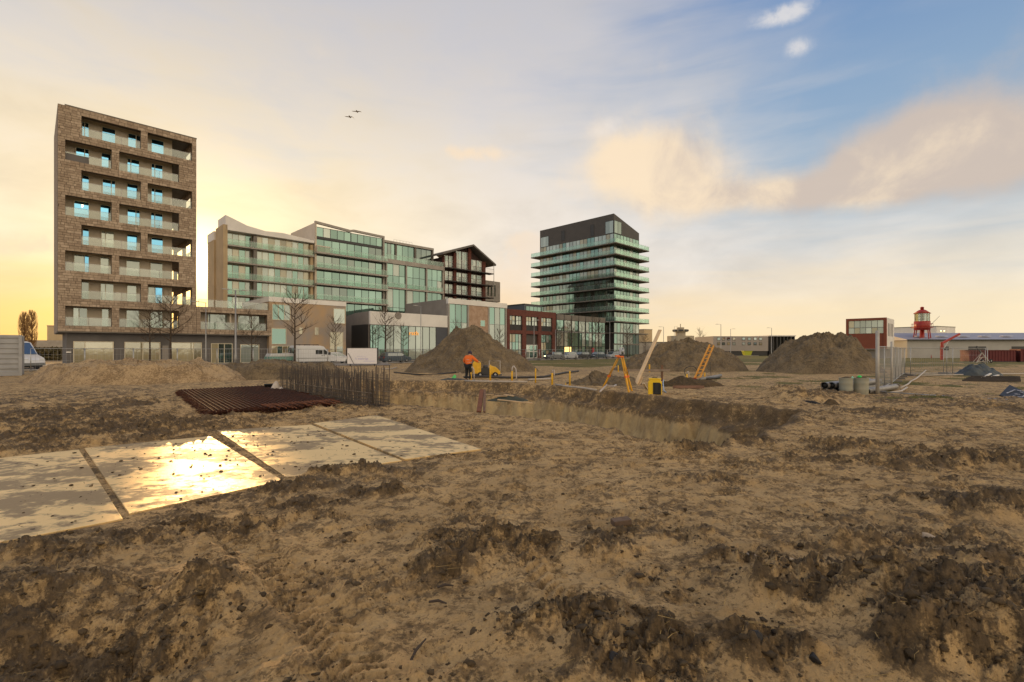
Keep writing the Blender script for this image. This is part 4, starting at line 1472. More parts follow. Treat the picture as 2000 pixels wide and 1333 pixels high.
def tree_meshes(seed, height, spread=.38, start=.33):
    rd = random.Random(seed)
    tr, cr = MB(), MB()
    pts, rad = [], []
    x = y = 0.0
    for i in range(9):
        t = i / 8
        pts.append((x, y, height * .93 * t))
        rad.append(height * .016 * (1 - t) ** .8 + .008)
        x += rd.uniform(-.03, .03) * height * .12
        y += rd.uniform(-.03, .03) * height * .12
    tr.tube(pts, rad, 7)

    def grow(p, d, ln, r_, lev):
        pp, rr_ = [p], [r_]
        q = Vector(p)
        for s in range(3):
            d = (d + Vector((rd.uniform(-.25, .25), rd.uniform(-.25, .25), rd.uniform(-.02, .22)))).normalized()
            q = q + d * ln / 3
            pp.append(tuple(q))
            rr_.append(r_ * (1 - .28 * (s + 1)))
        cr.tube(pp, [q_ * (1.0, 1.5, 1.9, 2.2)[lev] for q_ in rr_], 4 if lev < 2 else 3, False)
        if lev < 3:
            for k in range((4, 4, 3)[lev]):
                i = rd.choice((1, 2, 3))
                nd = (d + Vector((rd.uniform(-1, 1), rd.uniform(-1, 1), rd.uniform(-.15, .6)))).normalized()
                grow(pp[i], nd, ln * rd.uniform(.45, .68), rr_[i] * .62, lev + 1)

    nb = 18
    for i in range(nb):
        t = start + (.97 - start) * i / (nb - 1)
        k = min(int(t / .93 * 8), 7)
        f = t / .93 * 8 - k
        p = tuple(Vector(pts[k]).lerp(Vector(pts[min(k + 1, 8)]), min(f, 1)))
        a = i * 2.4 + rd.uniform(-.4, .4)
        up = .35 + .9 * (t - start)
        d = Vector((math.cos(a), math.sin(a), up)).normalized()
        env = math.sin(math.pi * min(1, (t - start) / (1 - start) * .8 + .22))
        grow(p, d, height * spread * (.45 + .55 * env) * rd.uniform(.75, 1.1), height * .0065, 0)
    return tr.mesh('trunk', M_BARK, True), cr.mesh('crown', M_TWIG)


TREE_VAR = [tree_meshes(s, 6.0, sp, st_) for s, sp, st_ in ((1, .36, .36), (2, .30, .42), (3, .40, .33), (4, .34, .38))]


def tree(label, s, d, h, var, group='bare street trees', rz=None, wide=1.0):
    o = empty('bare_tree', street(s, d, .05), rz if rz is not None else random.uniform(0, 6), label, 'tree', group)
    for nm, me in zip(('trunk', 'crown'), TREE_VAR[var]):
        c = bpy.data.objects.new(nm, me)
        link(c, o)
        c.scale = (h / 6 * wide, h / 6 * wide, h / 6)
    return o


for px, top, d, var, lab, wd in [
        (293, 607, -2.2, 1, 'slim bare tree in front of the brick tower, left one of two', 1),
        (333, 583, -2.0, 0, 'taller bare tree by the right end of the brick tower', 1),
        (492, 619, -2.2, 2, 'bare tree in front of the low brick terrace wing', .9),
        (576, 577, -11.0, 0, 'large bare tree standing in front of the white van', 1),
        (655, 625, -2.0, 3, 'small bare tree at the right end of the mixed-brick house', .9),
        (753, 606, -2.0, 3, 'bare tree before the left half of the showroom glass', 1),
        (787, 636, -2.0, 1, 'smaller bare tree before the middle of the showroom glass', 1),
        (733, 640, -2.0, 1, 'thin bare tree next to the showroom left corner', .8),
        (893, 636, -2.0, 2, 'bare treetop showing over the left flank of the tall soil heap', .9),
        (976, 646, -2.0, 3, 'bare tree between the timber hall and the red-brown office', .9),
        (1091, 640, -2.0, 1, 'bare tree at the left end of the glass hall', .9),
        (1113, 633, -2.0, 3, 'bare tree before the lit display of the glass hall', .9),
        (1163, 628, -2.0, 2, 'bare tree before the right half of the glass hall', 1),
        (1226, 640, -4.0, 0, 'bare tree at the foot of the glass tower', 1),
        (1260, 655, 8.0, 1, 'bare tree just right of the glass tower', 1)]:
    tree(lab, Sx(px, d), d, Zp(px, top, d), var, wide=wd)
o = tree('bare round-headed tree far behind the low soil heap', 0, 0, 9.0, 2, 'distant bare trees')
o.location = at(1368, 690, 190) * 1
o.location.z = 0
# two poplars against the sunset
def poplar(seed, h):
    rd = random.Random(seed)
    tr, cr = MB(), MB()
    tr.tube([(0, 0, 0), (.1, 0, h * .5), (0, .1, h)], [h * .018, h * .011, .03], 6)
    for i in range(150):
        t = rd.uniform(.12, .96)
        a = rd.uniform(0, 6.28)
        ln = h * (.30 * math.sin(math.pi * min(1, t * .85 + .12)) + .05)
        p = Vector((0, 0, h * t))
        for s in range(2):
            dd = Vector((math.cos(a) * .6, math.sin(a) * .6, .9 + rd.uniform(0, .4))).normalized()
            q = p + dd * ln * .5
            r2 = q + Vector((math.cos(a) * .1, math.sin(a) * .1, .9)) * ln * .5
            cr.tube([tuple(p), tuple(q), tuple(r2)], [.035, .022, .010], 3, False)
            a += rd.uniform(-.8, .8)
    return tr.mesh('trunk', M_BARK), cr.mesh('crown', pmat('poplar_twig', (.26, .15, .06), .9))


for i, (px, top, lab) in enumerate(((47, 613, 'left of two bare poplars glowing in the sunset'), (62, 610, 'right of two bare poplars glowing in the sunset'))):
    yy = 118.0
    p = at(px, 700, yy)
    o = empty('poplar_tree', (p.x, p.y, 0), i * 1.3, lab, 'tree', 'poplars at the left edge')
    for nm, me in zip(('trunk', 'crown'), poplar(50 + i, EYE + (HOR - top) * yy / FOC)):
        link(bpy.data.objects.new(nm, me), o)

# hedge and far houses at the left edge
M_HEDGE = pmat('hedge', (.060, .055, .022), .95, color2=(.11, .085, .035), vscale=1.5, bump=.8, bscale=3)
p = at(100, 690, 88)
hv, hf = [], []
kk = 0
for i in range(1500):
    c = np.array([rng.uniform(-7, 6), rng.uniform(-.9, .9), rng.uniform(0, 2.3)])
    v = IV * rng.uniform(.10, .26) * (1 + rng.uniform(-.4, .4, (len(IV), 1))) + c
    hv.append(v)
    hf.append(IF + kk)
    kk += len(IV)
o = mesh_np('hedge', np.concatenate(hv), np.concatenate(hf), M_HEDGE)
o.location = (p.x, p.y, 0)
o.rotation_euler = (0, 0, R(10))
tag(o, 'dark clipped hedge left of the brick tower', 'hedge', kind='stuff')
p = at(106, 690, 140)
b = empty('far_house', (p.x, p.y, 0), R(35), 'plain tan block half hidden by the left corner of the brick tower', 'building')
ubox('wall', M_OCHRE, b, -1.5, 12, 0, 9, 0, EYE + (HOR - 637) * 140 / FOC)
ubox('roof_edge', M_CONC, b, -1.6, 12.1, -.1, 9.1, EYE + (HOR - 637) * 140 / FOC, EYE + (HOR - 636) * 140 / FOC)
ubox('low_wing', M_CONC, b, -9, 12, -6, -.2, 0, 4.6)
window(type('b', (), {'o': b})(), -7, -3, -6.05, 1.0, 3.2, 2, 1, M_FRAME_D, (G_WARM,), .08, .1)

# ------------------------------------------------------------------ lamp posts
M_POST = pmat('lamp_post', (.36, .35, .33), .5, .5, var=.15)


def lamp(label, pos, h, side=1, double=False, rz=BROT, rad=.075):
    o = empty('street_lamp', pos, rz, label, 'street lamp', 'street lamps')
    m_ = MB()
    m_.tube([(0, 0, 0), (0, 0, 1.2), (0, 0, 1.25), (0, 0, h)], [rad * 1.35, rad * 1.3, rad, rad * .6], 8)
    m_.build('post', M_POST, o, True)
    for sd in ((-1, 1) if double else (side,)):
        a = MB()
        a.tube([(0, 0, h - .05), (sd * .5, 0, h + .03), (sd * .8, 0, h + .03)], .03, 6)
        a.build('arm', M_POST, o, True)
        hd = MB()
        hd.prism([(-.11, 0), (.11, 0), (.09, .1), (-.09, .1)], 'x', *sorted((sd * .7, sd * 1.5)))
        hd = hd.build('lamp_head', M_POST, o)
        hd.location = (0, 0, h)
    return o


for px, top, d, side, dbl, lab in [
        (402, 592, -3.0, -1, False, 'thin street lamp before the left end of the terrace wing'),
        (460, 568, -4.5, 1, True, 'thick double-headed street lamp before the terrace wing'),
        (822, 599, -3.0, -1, False, 'street lamp in front of the showroom right half'),
        (1043, 626, -3.0, 1, False, 'street lamp in front of the red-brown office door'),
        (1085, 645, -3.0, 1, False, 'slim street lamp at the joint of red office and glass hall'),
        (1191, 630, -3.0, -1, False, 'taller of two street lamps at the corner of the glass tower'),
        (1194, 644, 6.0, 1, False, 'shorter of two street lamps at the corner of the glass tower')]:
    lamp(lab, street(Sx(px, d), d, .05), Zp(px, top, d), side, dbl, rad=.13 if dbl else .075)
for px, top, yy, side, lab in [(1296, 639, 150, -1, 'street lamp right of the leaning plank, far off'),
                               (1317, 638, 230, 1, 'distant street lamp in front of the control tower'),
                               (1408, 634, 135, -1, 'tallest far street lamp at the left end of the grey school block'),
                               (1427, 643, 160, 1, 'second far street lamp before the grey school block'),
                               (1507, 641, 150, -1, 'far street lamp where the grey school block turns glassy')]:
    p = at(px, 700, yy)
    lamp(lab, (p.x, p.y, 0), EYE + (HOR - top) * yy / FOC, side, False, 0, .11)

# ------------------------------------------------------------------ temporary fence panels
def panel_mesh(width=3.45, h=2.0, step=.14, rows=(.35, .9, 1.45), wr=.0035, pr=.021):
    fr, wi = MB(), MB()
    fr.tube([(0, 0, 0), (0, 0, h)], pr, 8).tube([(width, 0, 0), (width, 0, h)], pr, 8)
    fr.tube([(0, 0, h - .03), (width, 0, h - .03)], pr * .8, 8).tube([(0, 0, .15), (width, 0, .15)], pr * .8, 8)
    for x in np.arange(step, width - .02, step):
        wi.tube([(x, 0, .15), (x, 0, h - .03)], wr, 3, False)
    for z in rows:
        wi.tube([(0, 0, z), (width, 0, z)], wr * 1.2, 3, False)
    return fr, wi


FR, WI = panel_mesh(step=.15, wr=.0032, pr=.021)
M_WIRE = pmat('fence_wire', (.40, .385, .36), .5, .6)
PAN = (FR.mesh('frame', M_METAL, True), WI.mesh('wire_mesh', M_WIRE))
FRf, WIf = panel_mesh(step=.28, wr=.007, pr=.028)
PANF = (FRf.mesh('frame', M_METAL, True), WIf.mesh('wire_mesh', M_WIRE))
ft = MB()
ft.prism([(-.35, 0), (.35, 0), (.30, .13), (-.30, .13)], 'x', -.11, .11)
FOOT = ft.mesh('foot_block', M_CONC_D)


def fence_panel(a, b, label, group, meshes=PAN, z=0.0):
    a, b = Vector((a[0], a[1], z)), Vector((b[0], b[1], z))
    d = b - a
    o = empty('mesh_fence', a, math.atan2(d.y, d.x), label, 'fence', group)
    sc_ = d.length / 3.45
    for nm, me in zip(('frame', 'wire_mesh'), meshes):
        c = link(bpy.data.objects.new(nm, me), o)
        c.scale = (sc_, 1, 1)
    for x in (0.0,):
        c = link(bpy.data.objects.new('foot_block', FOOT), o)
        c.location = (x, 0, 0)
    return o


ORD = ['first', 'second', 'third', 'fourth', 'fifth', 'sixth', 'seventh', 'eighth', 'ninth', 'tenth', 'eleventh', 'twelfth']
WHERE = [(678, 'before the parked van and mixed-brick house'), (740, 'behind the white project board'), (875, 'before the showroom glass'), (992, 'behind the tall soil heap'),
         (1086, 'before the red-brown office'), (1182, 'before the glass hall'), (3000, 'at the foot of the glass tower')]
s = Sx(522, -12)
s_end = Sx(1200, -12)
seen = {}
while s < s_end:
    a, b_ = street(s, -12 + random.uniform(-.08, .08)), street(s + 3.5, -12 + random.uniform(-.08, .08))
    c = (a + b_) / 2
    wh = [t for lim, t in WHERE if 1000 + FOC * c.x / c.y < lim][0]
    seen[wh] = seen.get(wh, -1) + 1
    fence_panel(a, b_, '%s mesh fence panel from the left %s' % (ORD[seen[wh]], wh), 'street fence panels', PANF)
    s += 3.55
s = Sx(60, -12.5)
k2 = 0
while s < Sx(520, -12.5):
    fence_panel(street(s, -12.5), street(s + 3.5, -12.5), '%s mesh fence panel from the left behind the pale sand bank' % ORD[k2], 'sand bank fence panels', PANF)
    s += 3.55
    k2 += 1

# right-hand fence, close by
FP = [Vector((15.15, 20.4)), Vector((17.2, 22.7)), Vector((19.3, 25.0)), Vector((21.6, 27.7)), Vector((23.9, 30.4)), Vector((26.2, 33.1)), Vector((28.6, 35.8))]
LABF = ['nearest mesh panel of the right-hand fence, fixed to the tall post', 'second mesh panel behind the tall fence post', 'third mesh panel behind the tall fence post',
        'fourth mesh panel behind the tall fence post', 'fifth mesh panel behind the tall fence post', 'last mesh panel of the receding right-hand fence']
for i in range(6):
    fence_panel(FP[i], FP[i + 1], LABF[i], 'right-hand fence panels')
q = [Vector((28.7, 35.9)), Vector((32.2, 36.4)), Vector((35.6, 36.8))]
fence_panel(q[0], q[1], 'mesh panel facing the camera left of the blue tarpaulin', 'right-hand fence panels')
fence_panel(q[1], q[2], 'mesh panel facing the camera behind the blue tarpaulin', 'right-hand fence panels')
fence_panel((27.9, 34.4), (31.3, 34.9), 'mesh panel facing the camera, nearer one left of the tarpaulin', 'right-hand fence panels')
fence_panel((33.0, 37.6), (36.6, 38.0), 'mesh panel in the rear row behind the blue tarpaulin', 'right-hand fence panels')
o = MB()
o.tube([(0, 0, -.2), (0, 0, 2.62)], .068, 12)
o = o.build('tall_fence_post', pmat('post_pale', (.47, .44, .39), .55, .25, var=.2, vscale=3), smooth=True)
o.location = (15.02, 20.2, 0)
tag(o, 'thick pale steel post standing at the near end of the right-hand fence', 'post')
o = MB()
o.tube([(0, 0, -.1), (0, 0, 2.25)], .045, 10)
o = o.build('fence_pole', MATS['post_pale'], smooth=True)
o.location = (19.0, 24.6, 0)
tag(o, 'thinner pale pole further along the right-hand fence', 'post')

# loose tubes on the ground by the fence
def ground_tube(name, label, cat, pts, r_, mat, seg=10, group=None, lift=0.0):
    m_ = MB()
    m_.tube([(p[0], p[1], (p[2] if len(p) > 2 else r_ * .9 + lift)) for p in pts], r_, seg)
    return tag(m_.build(name, mat, smooth=True), label, cat, group)


ground_tube('steel_tube', 'long thin steel tube lying from the tall post towards the right edge', 'tube', [(15.2, 20.2, .10), (16.6, 18.6, .06), (18.2, 16.8, .05), (19.4, 15.4, .05)], .022, M_METAL)
ground_tube('white_pipe', 'pale plastic pipe lying along the foot of the right-hand fence', 'pipe', [(18.2, 23.0, .06), (20.3, 25.2, .07), (22.4, 27.6, .07), (24.6, 29.9, .10), (26.8, 32.2, .22), (28.8, 34.2, .42)], .04, pmat('pipe_white', (.48, .42, .35), .5, var=.15), group='loose pipes')
ground_tube('white_pipe', 'short curved pale pipe near the tall fence post', 'pipe', [(15.8, 20.5, .05), (16.8, 21.2, .05), (18.0, 22.4, .12)], .04, MATS['pipe_white'], group='loose pipes')
ground_tube('white_pipe', 'long pale pipe lying flat in front of the blue tarpaulin', 'pipe', [(28.0, 33.8, .08), (33.5, 35.4, .08), (38.0, 36.5, .08)], .05, MATS['pipe_white'], group='loose pipes')

# ------------------------------------------------------------------ pipe bundle and drums
M_BLACKPIPE = pmat('pipe_grey', (.28, .265, .25), .45, 0, .5, var=.3, vscale=4)
M_BLACK = pmat('black_plastic', (.012, .012, .012), .5)


def hollow(name, label, a, b, r_):
    a, b = Vector(a), Vector(b)
    o_ = empty(name, a, 0, label, 'pipe', 'stacked drain pipes')
    d = (b - a)
    m_ = MB()
    m_.tube([(0, 0, 0), tuple(d)], r_, 16, False)
    m_.build('shell', M_BLACKPIPE, o_, True)
    dn = d.normalized()
    m_ = MB()
    m_.tube([tuple(-dn * .01), tuple(dn * .05)], r_ * 1.08, 16, False)
    m_.tube([tuple(dn * .06), tuple(dn * .08)], r_ * .97, 16)
    m_.build('socket', M_BLACK, o_, True)
    return o_


base = gp(1612, 772)
for i, (dx, dz, lab, ln) in enumerate([(0, .13, 'lowest left drain pipe with its black mouth to the camera', 4.2), (.30, .13, 'second drain pipe on the ground behind the left drum', 4.4),
                                       (.62, .13, 'drain pipe on the ground between the two drums', 4.2), (0.05, .38, 'upper left drain pipe with black mouth', 4.3),
                                       (.36, .38, 'upper drain pipe just left of the left drum', 4.3), (.72, .36, 'upper drain pipe behind the drums', 4.6),
                                       (1.9, .13, 'drain pipe ending right of the drums by the tall post', 3.6)]):
    a = Vector((base.x + dx, base.y + .15 + dx * .1, dz))
    hollow('drain_pipe', lab, a, a + Vector((ln * .80, ln * .60, .02)), .125)
M_DRUM = pmat('drum_green', (.26, .27, .215), .6, 0, .5, color2=(.34, .31, .23), vscale=2.5)


def drum(label, px, py, rx, h, bits):
    p = gp(px, py)
    o_ = empty('waste_drum', p, .3, label, 'drum', 'waste drums')
    r_ = rx
    m_ = MB()
    m_.lathe([(r_ * .92, 0), (r_ * .96, .04), (r_ * 1.0, h * .3), (r_ * 1.03, h * .34), (r_ * 1.0, h * .38), (r_ * 1.02, h * .66), (r_ * 1.05, h * .7), (r_ * 1.02, h * .74), (r_ * 1.03, h * .97), (r_ * 1.07, h), (r_ * .97, h), (r_ * .95, h - .06)], 20)
    m_.build('shell', M_DRUM, o_, True)
    for nm, mat, x, y, z, sx, sy, sz in bits:
        m_ = MB()
        v = IV2 * (1 + rng.uniform(-.2, .2, (len(IV2), 1))) * np.array([sx, sy, sz]) + np.array([x, y, h + z])
        mesh_np(nm, v, IF2, mat, o_)
    return o_


M_GREENP = pmat('green_plastic', (.02, .55, .10), .35)
M_MINT = pmat('mint_plastic', (.30, .72, .52), .4)
drum('left waste drum with a mint-coloured bit over its rim', 1652, 772, .235, .70, [('rubbish', M_CLOD, 0, 0, -.02, .2, .2, .06), ('plastic_bag', M_MINT, .20, -.12, -.02, .05, .04, .08)])
drum('right waste drum with bright green plastic at its rim', 1682, 772, .255, .70, [('rubbish', M_CLOD, 0, 0, -.02, .22, .22, .07), ('plastic_bag', M_GREENP, -.15, -.05, .05, .10, .06, .06)])

# ------------------------------------------------------------------ site fabric, boards
def sheet(name, label, cat, c, rx, ry, h, mat, seed, n=40, group=None, rot=0.0):
    t = np.linspace(0, 1, n)
    a = np.linspace(0, 6.2832, 2 * n, endpoint=False)
    T_, A_ = np.meshgrid(t, a, indexing='ij')
    x, y = T_ * np.cos(A_) * rx, T_ * np.sin(A_) * ry
    z = h * (1 - T_ ** 1.6) * (.55 + .9 * fbm(x * 1.7 + seed, y * 1.7, 4, .6, seed)) + .14 * h * (vnoise(x * 6, y * 6, seed + 1) - .5) - .02
    i_ = np.arange(n * 2 * n).reshape(n, 2 * n)
    k_ = np.roll(i_, -1, 1)
    o_ = mesh_np(name, np.stack([x.ravel(), y.ravel(), z.ravel()], 1), np.stack([i_[:-1], i_[1:], k_[1:], k_[:-1]], -1).reshape(-1, 4), mat, smooth=True)
    o_.location = (c[0], c[1], 0)
    o_.rotation_euler = (0, 0, rot)
    return tag(o_, label, cat, group)


sheet('tarpaulin', 'crumpled blue-grey tarpaulin heap at the foot of the right-hand fence', 'tarpaulin', (33.4, 35.3), 1.7, .9, .85, pmat('tarp_blue', (.05, .065, .072), .6, var=.4, vscale=2), 7)
p = gp(1925, 745)
o = empty('board_pile', p, R(-12), 'low pile of dark boards lying before the grass at right', 'boards')
for i in range(5):
    ubox('board', pmat('board_dark', (.06, .048, .04), .8, var=.4, vscale=2), o, -1.3 + i * .2, 1.5 + i * .1, -.35 + .16 * i, -.21 + .16 * i, .0 + .05 * i, .10 + .05 * i)
for i, (x0, y0, x1, y1, lab) in enumerate([(1920, 738, 1935, 730, 'short white lath sticking up from the dark boards'), (1915, 738, 1962, 736, 'white lath lying flat on the dark boards'), (1935, 737, 1950, 733, 'small white lath end by the dark boards')]):
    a, c = at(x0, y0, 29.0), at(x1, y1, 29.4)
    m_ = MB()
    m_.beam(a, c, .10, .06)
    tag(m_.build('white_lath', pmat('lath_white', (.66, .62, .56), .7)), lab, 'lath', 'white laths')
# black sheet with a printed square, half out of the picture
b = MB()
c0, c1, c2, c3 = at(1952, 772, 18.6), at(2030, 792, 17.6), at(2012, 770, 18.6), at(1972, 752, 19.4)
b.v = [tuple(c0), tuple(c1), tuple(c2), tuple(c3)] + [tuple(q + Vector((0, .05, -.05))) for q in (c0, c1, c2, c3)]
b.f = [(0, 1, 2, 3), (7, 6, 5, 4), (0, 4, 5, 1), (1, 5, 6, 2), (2, 6, 7, 3), (3, 7, 4, 0)]
o = b.build('printed_sheet', pmat('sheet_black', (.028, .028, .032), .55, var=.3, vscale=5))
tag(o, 'black sheet printed with a white square, propped at the right edge', 'sheet')
uu, vv = (c1 - c0), (c3 - c0)
nrm = uu.cross(vv).normalized() * -.012
if nrm.y > 0:
    nrm = -nrm
M_PRINT = pmat('print_white', (.62, .62, .64), .6, color2=(.10, .10, .11), vscale=16)


def mark(a, c, w_=.045):
    m_ = MB()
    A, B_ = c0 + uu * a[0] + vv * a[1] + nrm, c0 + uu * c[0] + vv * c[1] + nrm
    m_.beam(A, B_, w_, .008, tuple(nrm.normalized()))
    return m_.build('print_mark', M_PRINT, o)


for a, c in (((.12, .25), (.22, .68)), ((.22, .68), (.55, .75)), ((.55, .75), (.52, .25)), ((.52, .25), (.30, .18)), ((.38, .62), (.50, .58)), ((.30, .35), (.42, .42))):
    mark(a, c)

# ------------------------------------------------------------------ rusty reinforcement mats
M_RUST = pmat('rust', (.085, .024, .009), .9, color2=(.042, .013, .006), vscale=3.0, bump=.3)
M_RUST_L = pmat('rust_light', (.20, .072, .030), .85, var=.3, vscale=5)
A0, A1, A2, A3 = gp(405, 818), gp(652, 797), gp(548, 767), gp(347, 771)
ax = (A1 - A0).normalized()
ay = (A3 - A0).normalized()
Lx, Ly = (A1 - A0).length, (A3 - A0).length
o = empty('rebar_mats', A0, math.atan2(ax.y, ax.x), 'flat stack of dark rusty reinforcement mats left of the rebar cage', 'rebar mats', 'reinforcement steel')
dx = Vector((1, 0, 0))
dy = Vector((ay.dot(ax), ay.dot(Vector((-ax.y, ax.x, 0))), 0))
for lay in range(6):
    z = .02 + lay * .034
    m1 = MB()
    off = Vector((random.uniform(-.06, .06), random.uniform(-.06, .06), 0))
    n1, n2 = 58, 26
    for i in range(n1):
        c = dy * (Ly * (i + .3) / n1) + off
        m1.beam(c + dx * random.uniform(-.12, .05) + Vector((0, 0, z)), c + dx * (Lx + random.uniform(-.1, .35)) + Vector((0, 0, z)), .020, .020)
    for i in range(n2):
        c = dx * (Lx * (i + .5) / n2) + off
        m1.beam(c + dy * random.uniform(-.25, .05) + Vector((0, 0, z + .02)), c + dy * (Ly + random.uniform(-.1, .2)) + Vector((0, 0, z + .02)), .020, .020)
    tag(m1.build('rebar_mat', M_RUST, o), kind='stuff')
for i in range(22):
    c = dx * (Lx * (.40 + .6 * i / 22))
    m1 = MB()
    m1.beam(c + dy * .25 + Vector((0, 0, .25)), c + dx * .22 - dy * (.10 + .12 * random.random()) + Vector((0, 0, .16 + random.uniform(-.05, .05))), .026, .026)
    m1.build('rebar_end', M_RUST_L, o)

# ------------------------------------------------------------------ rebar cage
M_REBAR = pmat('rebar_grey', (.085, .074, .064), .7, .3, color2=(.13, .095, .07), vscale=4)
C0, C1 = gp(722, 798), gp(548, 768)
cd = (C1 - C0)
cl_ = cd.length
o = empty('rebar_cage', C0, math.atan2(cd.y, cd.x), 'long upright rebar cage of close stirrups behind the rusty mats', 'rebar cage', 'reinforcement steel')
ch, cwid = 1.42, .62
n = 118
me_u = MB()
me_u.tube([(0, 0, 1.12), (0, 0, .03), (0, -cwid, .03), (0, -cwid, 1.12)], .0105, 4)
me_u = me_u.mesh('stirrup', M_REBAR)
for i in range(n):
    c = link(bpy.data.objects.new('stirrup', me_u), o)
    c.location = (cl_ * i / (n - 1), random.uniform(-.02, .02), 0)
    c.rotation_euler = (random.uniform(-.02, .02), random.uniform(-.03, .03), random.uniform(-.1, .1))
    c.scale = (1, 1, random.choice((.93, .97, 1.0, 1.04, 1.12)))
for y in (0, -cwid):
    for z in (.04, .12, .22, .34, .48, .9):
        m1 = MB()
        m1.tube([(-.15, y, z), (cl_ * .5, y + random.uniform(-.01, .01), z - .01), (cl_ + .15, y, z)], .011 if z < .4 else .009, 5)
        m1.build('long_bar', M_REBAR if z != .48 else pmat('rebar_shiny', (.28, .23, .17), .5, .5), o)
for y in (-.2, -.42):
    m1 = MB()
    m1.tube([(-.1, y, .05), (cl_ + .1, y, .05)], .011, 5)
    m1.build('long_bar', M_REBAR, o)
for x, y in ((-.25, -.1), (-.3, -.5), (-.32, -.3), (cl_ + .05, -.1), (cl_ + .08, -.5)):
    m1 = MB()
    m1.tube([(x, y, 0), (x + random.uniform(-.03, .03), y, 1.34)], .014, 5)
    m1.build('corner_bar', M_REBAR, o)
for i in range(90):
    m1 = MB() if i == 0 else m1
    x = cl_ * random.random()
    m1.tube([(x, -.25 - .15 * random.random(), .05), (x + random.uniform(-.05, .05), -.3, random.uniform(.5, 1.1))], .011, 4)
tag(m1.build('spacer_bar', M_REBAR, o), kind='stuff')
p = gp(526, 765)
m1 = MB()
m1.lathe([(.15, 0), (.20, .30), (.215, .31), (.215, .33), (.19, .33), (.16, .06)], 18)
o = m1.build('black_bucket', M_BLACK, smooth=True)
o.location = p
tag(o, 'black mortar bucket at the back corner of the rusty mats', 'bucket')
sheet('cement_bag', 'crumpled off-white bag between bucket and rebar cage', 'bag', gp(538, 768).xy, .26, .22, .5, pmat('bag_white', (.62, .54, .46), .8, var=.2), 21, 24, 'bags')
sheet('cement_bag', 'small white bag at the far foot of the rebar cage', 'bag', gp(549, 769).xy, .2, .2, .3, MATS['bag_white'], 24, 24, 'bags')

# ------------------------------------------------------------------ sand bank at left
def bank(label, x0, x1, ybase, ytop, seed, mat, ry, flat=.55, rough=.45, cat='sand bank'):
    yf = EYE * FOC / (ybase - HOR)
    yc = yf + ry
    rx = (x1 - x0) / 2 / FOC * yc
    hh = EYE + (HOR - ytop) * yc / FOC
    return heap('sand_bank', label, cat, (((x0 + x1) / 2 - 1000) / FOC * yc, yc), rx, ry, hh, seed, mat, shape=1.0, rough=rough, flat=flat, n=150)


bank('long flat-topped pale sand bank in front of the brick tower', 70, 470, 752, 706, 411, M_SANDHEAP, 3.6, .72, .40)
bank('lower brown sand bank between the pale bank and the rebar cage', 400, 690, 744, 709, 431, M_HEAP, 3.2, .6, .35)
if False: bank('small dark mound of earth at the left foot of the pale sand bank', 35, 215, 765, 722, 441, M_HEAP, 2.2, .5, .55)

# ------------------------------------------------------------------ vehicles
M_TYRE = pmat('tyre', (.015, .015, .015), .8)
M_RIM = pmat('rim', (.35, .35, .36), .4, .8)
M_CARGLASS = glassmat('car_glass', (.7, .78, .8), 0, .22, .04, (.012, .014, .015))
M_HEADL = pmat('headlight', (.75, .75, .72), .15, 0, .8)
M_TAIL = pmat('tail_light', (.35, .02, .01), .25)


def paint(name, c, rough=.28):
    return pmat(name, c, rough, .1, .6, var=.06, vscale=1.0)


def wheels(o, xs, track, r_):
    for x in xs:
        for sd in (-1, 1):
            m_ = MB()
            m_.lathe([(r_ * .6, -.10), (r_ * .93, -.10), (r_, -.06), (r_, .06), (r_ * .93, .10), (r_ * .6, .10)], 20)
            t_ = m_.build('wheel', M_TYRE, o, True)
            t_.location = (x, sd * track, r_)
            t_.rotation_euler = (R(90), 0, 0)
            m_ = MB()
            m_.lathe([(.04, -.105), (r_ * .62, -.095), (r_ * .62, .095), (.04, .105)], 14)
            m_.build('rim', M_RIM, t_, True)


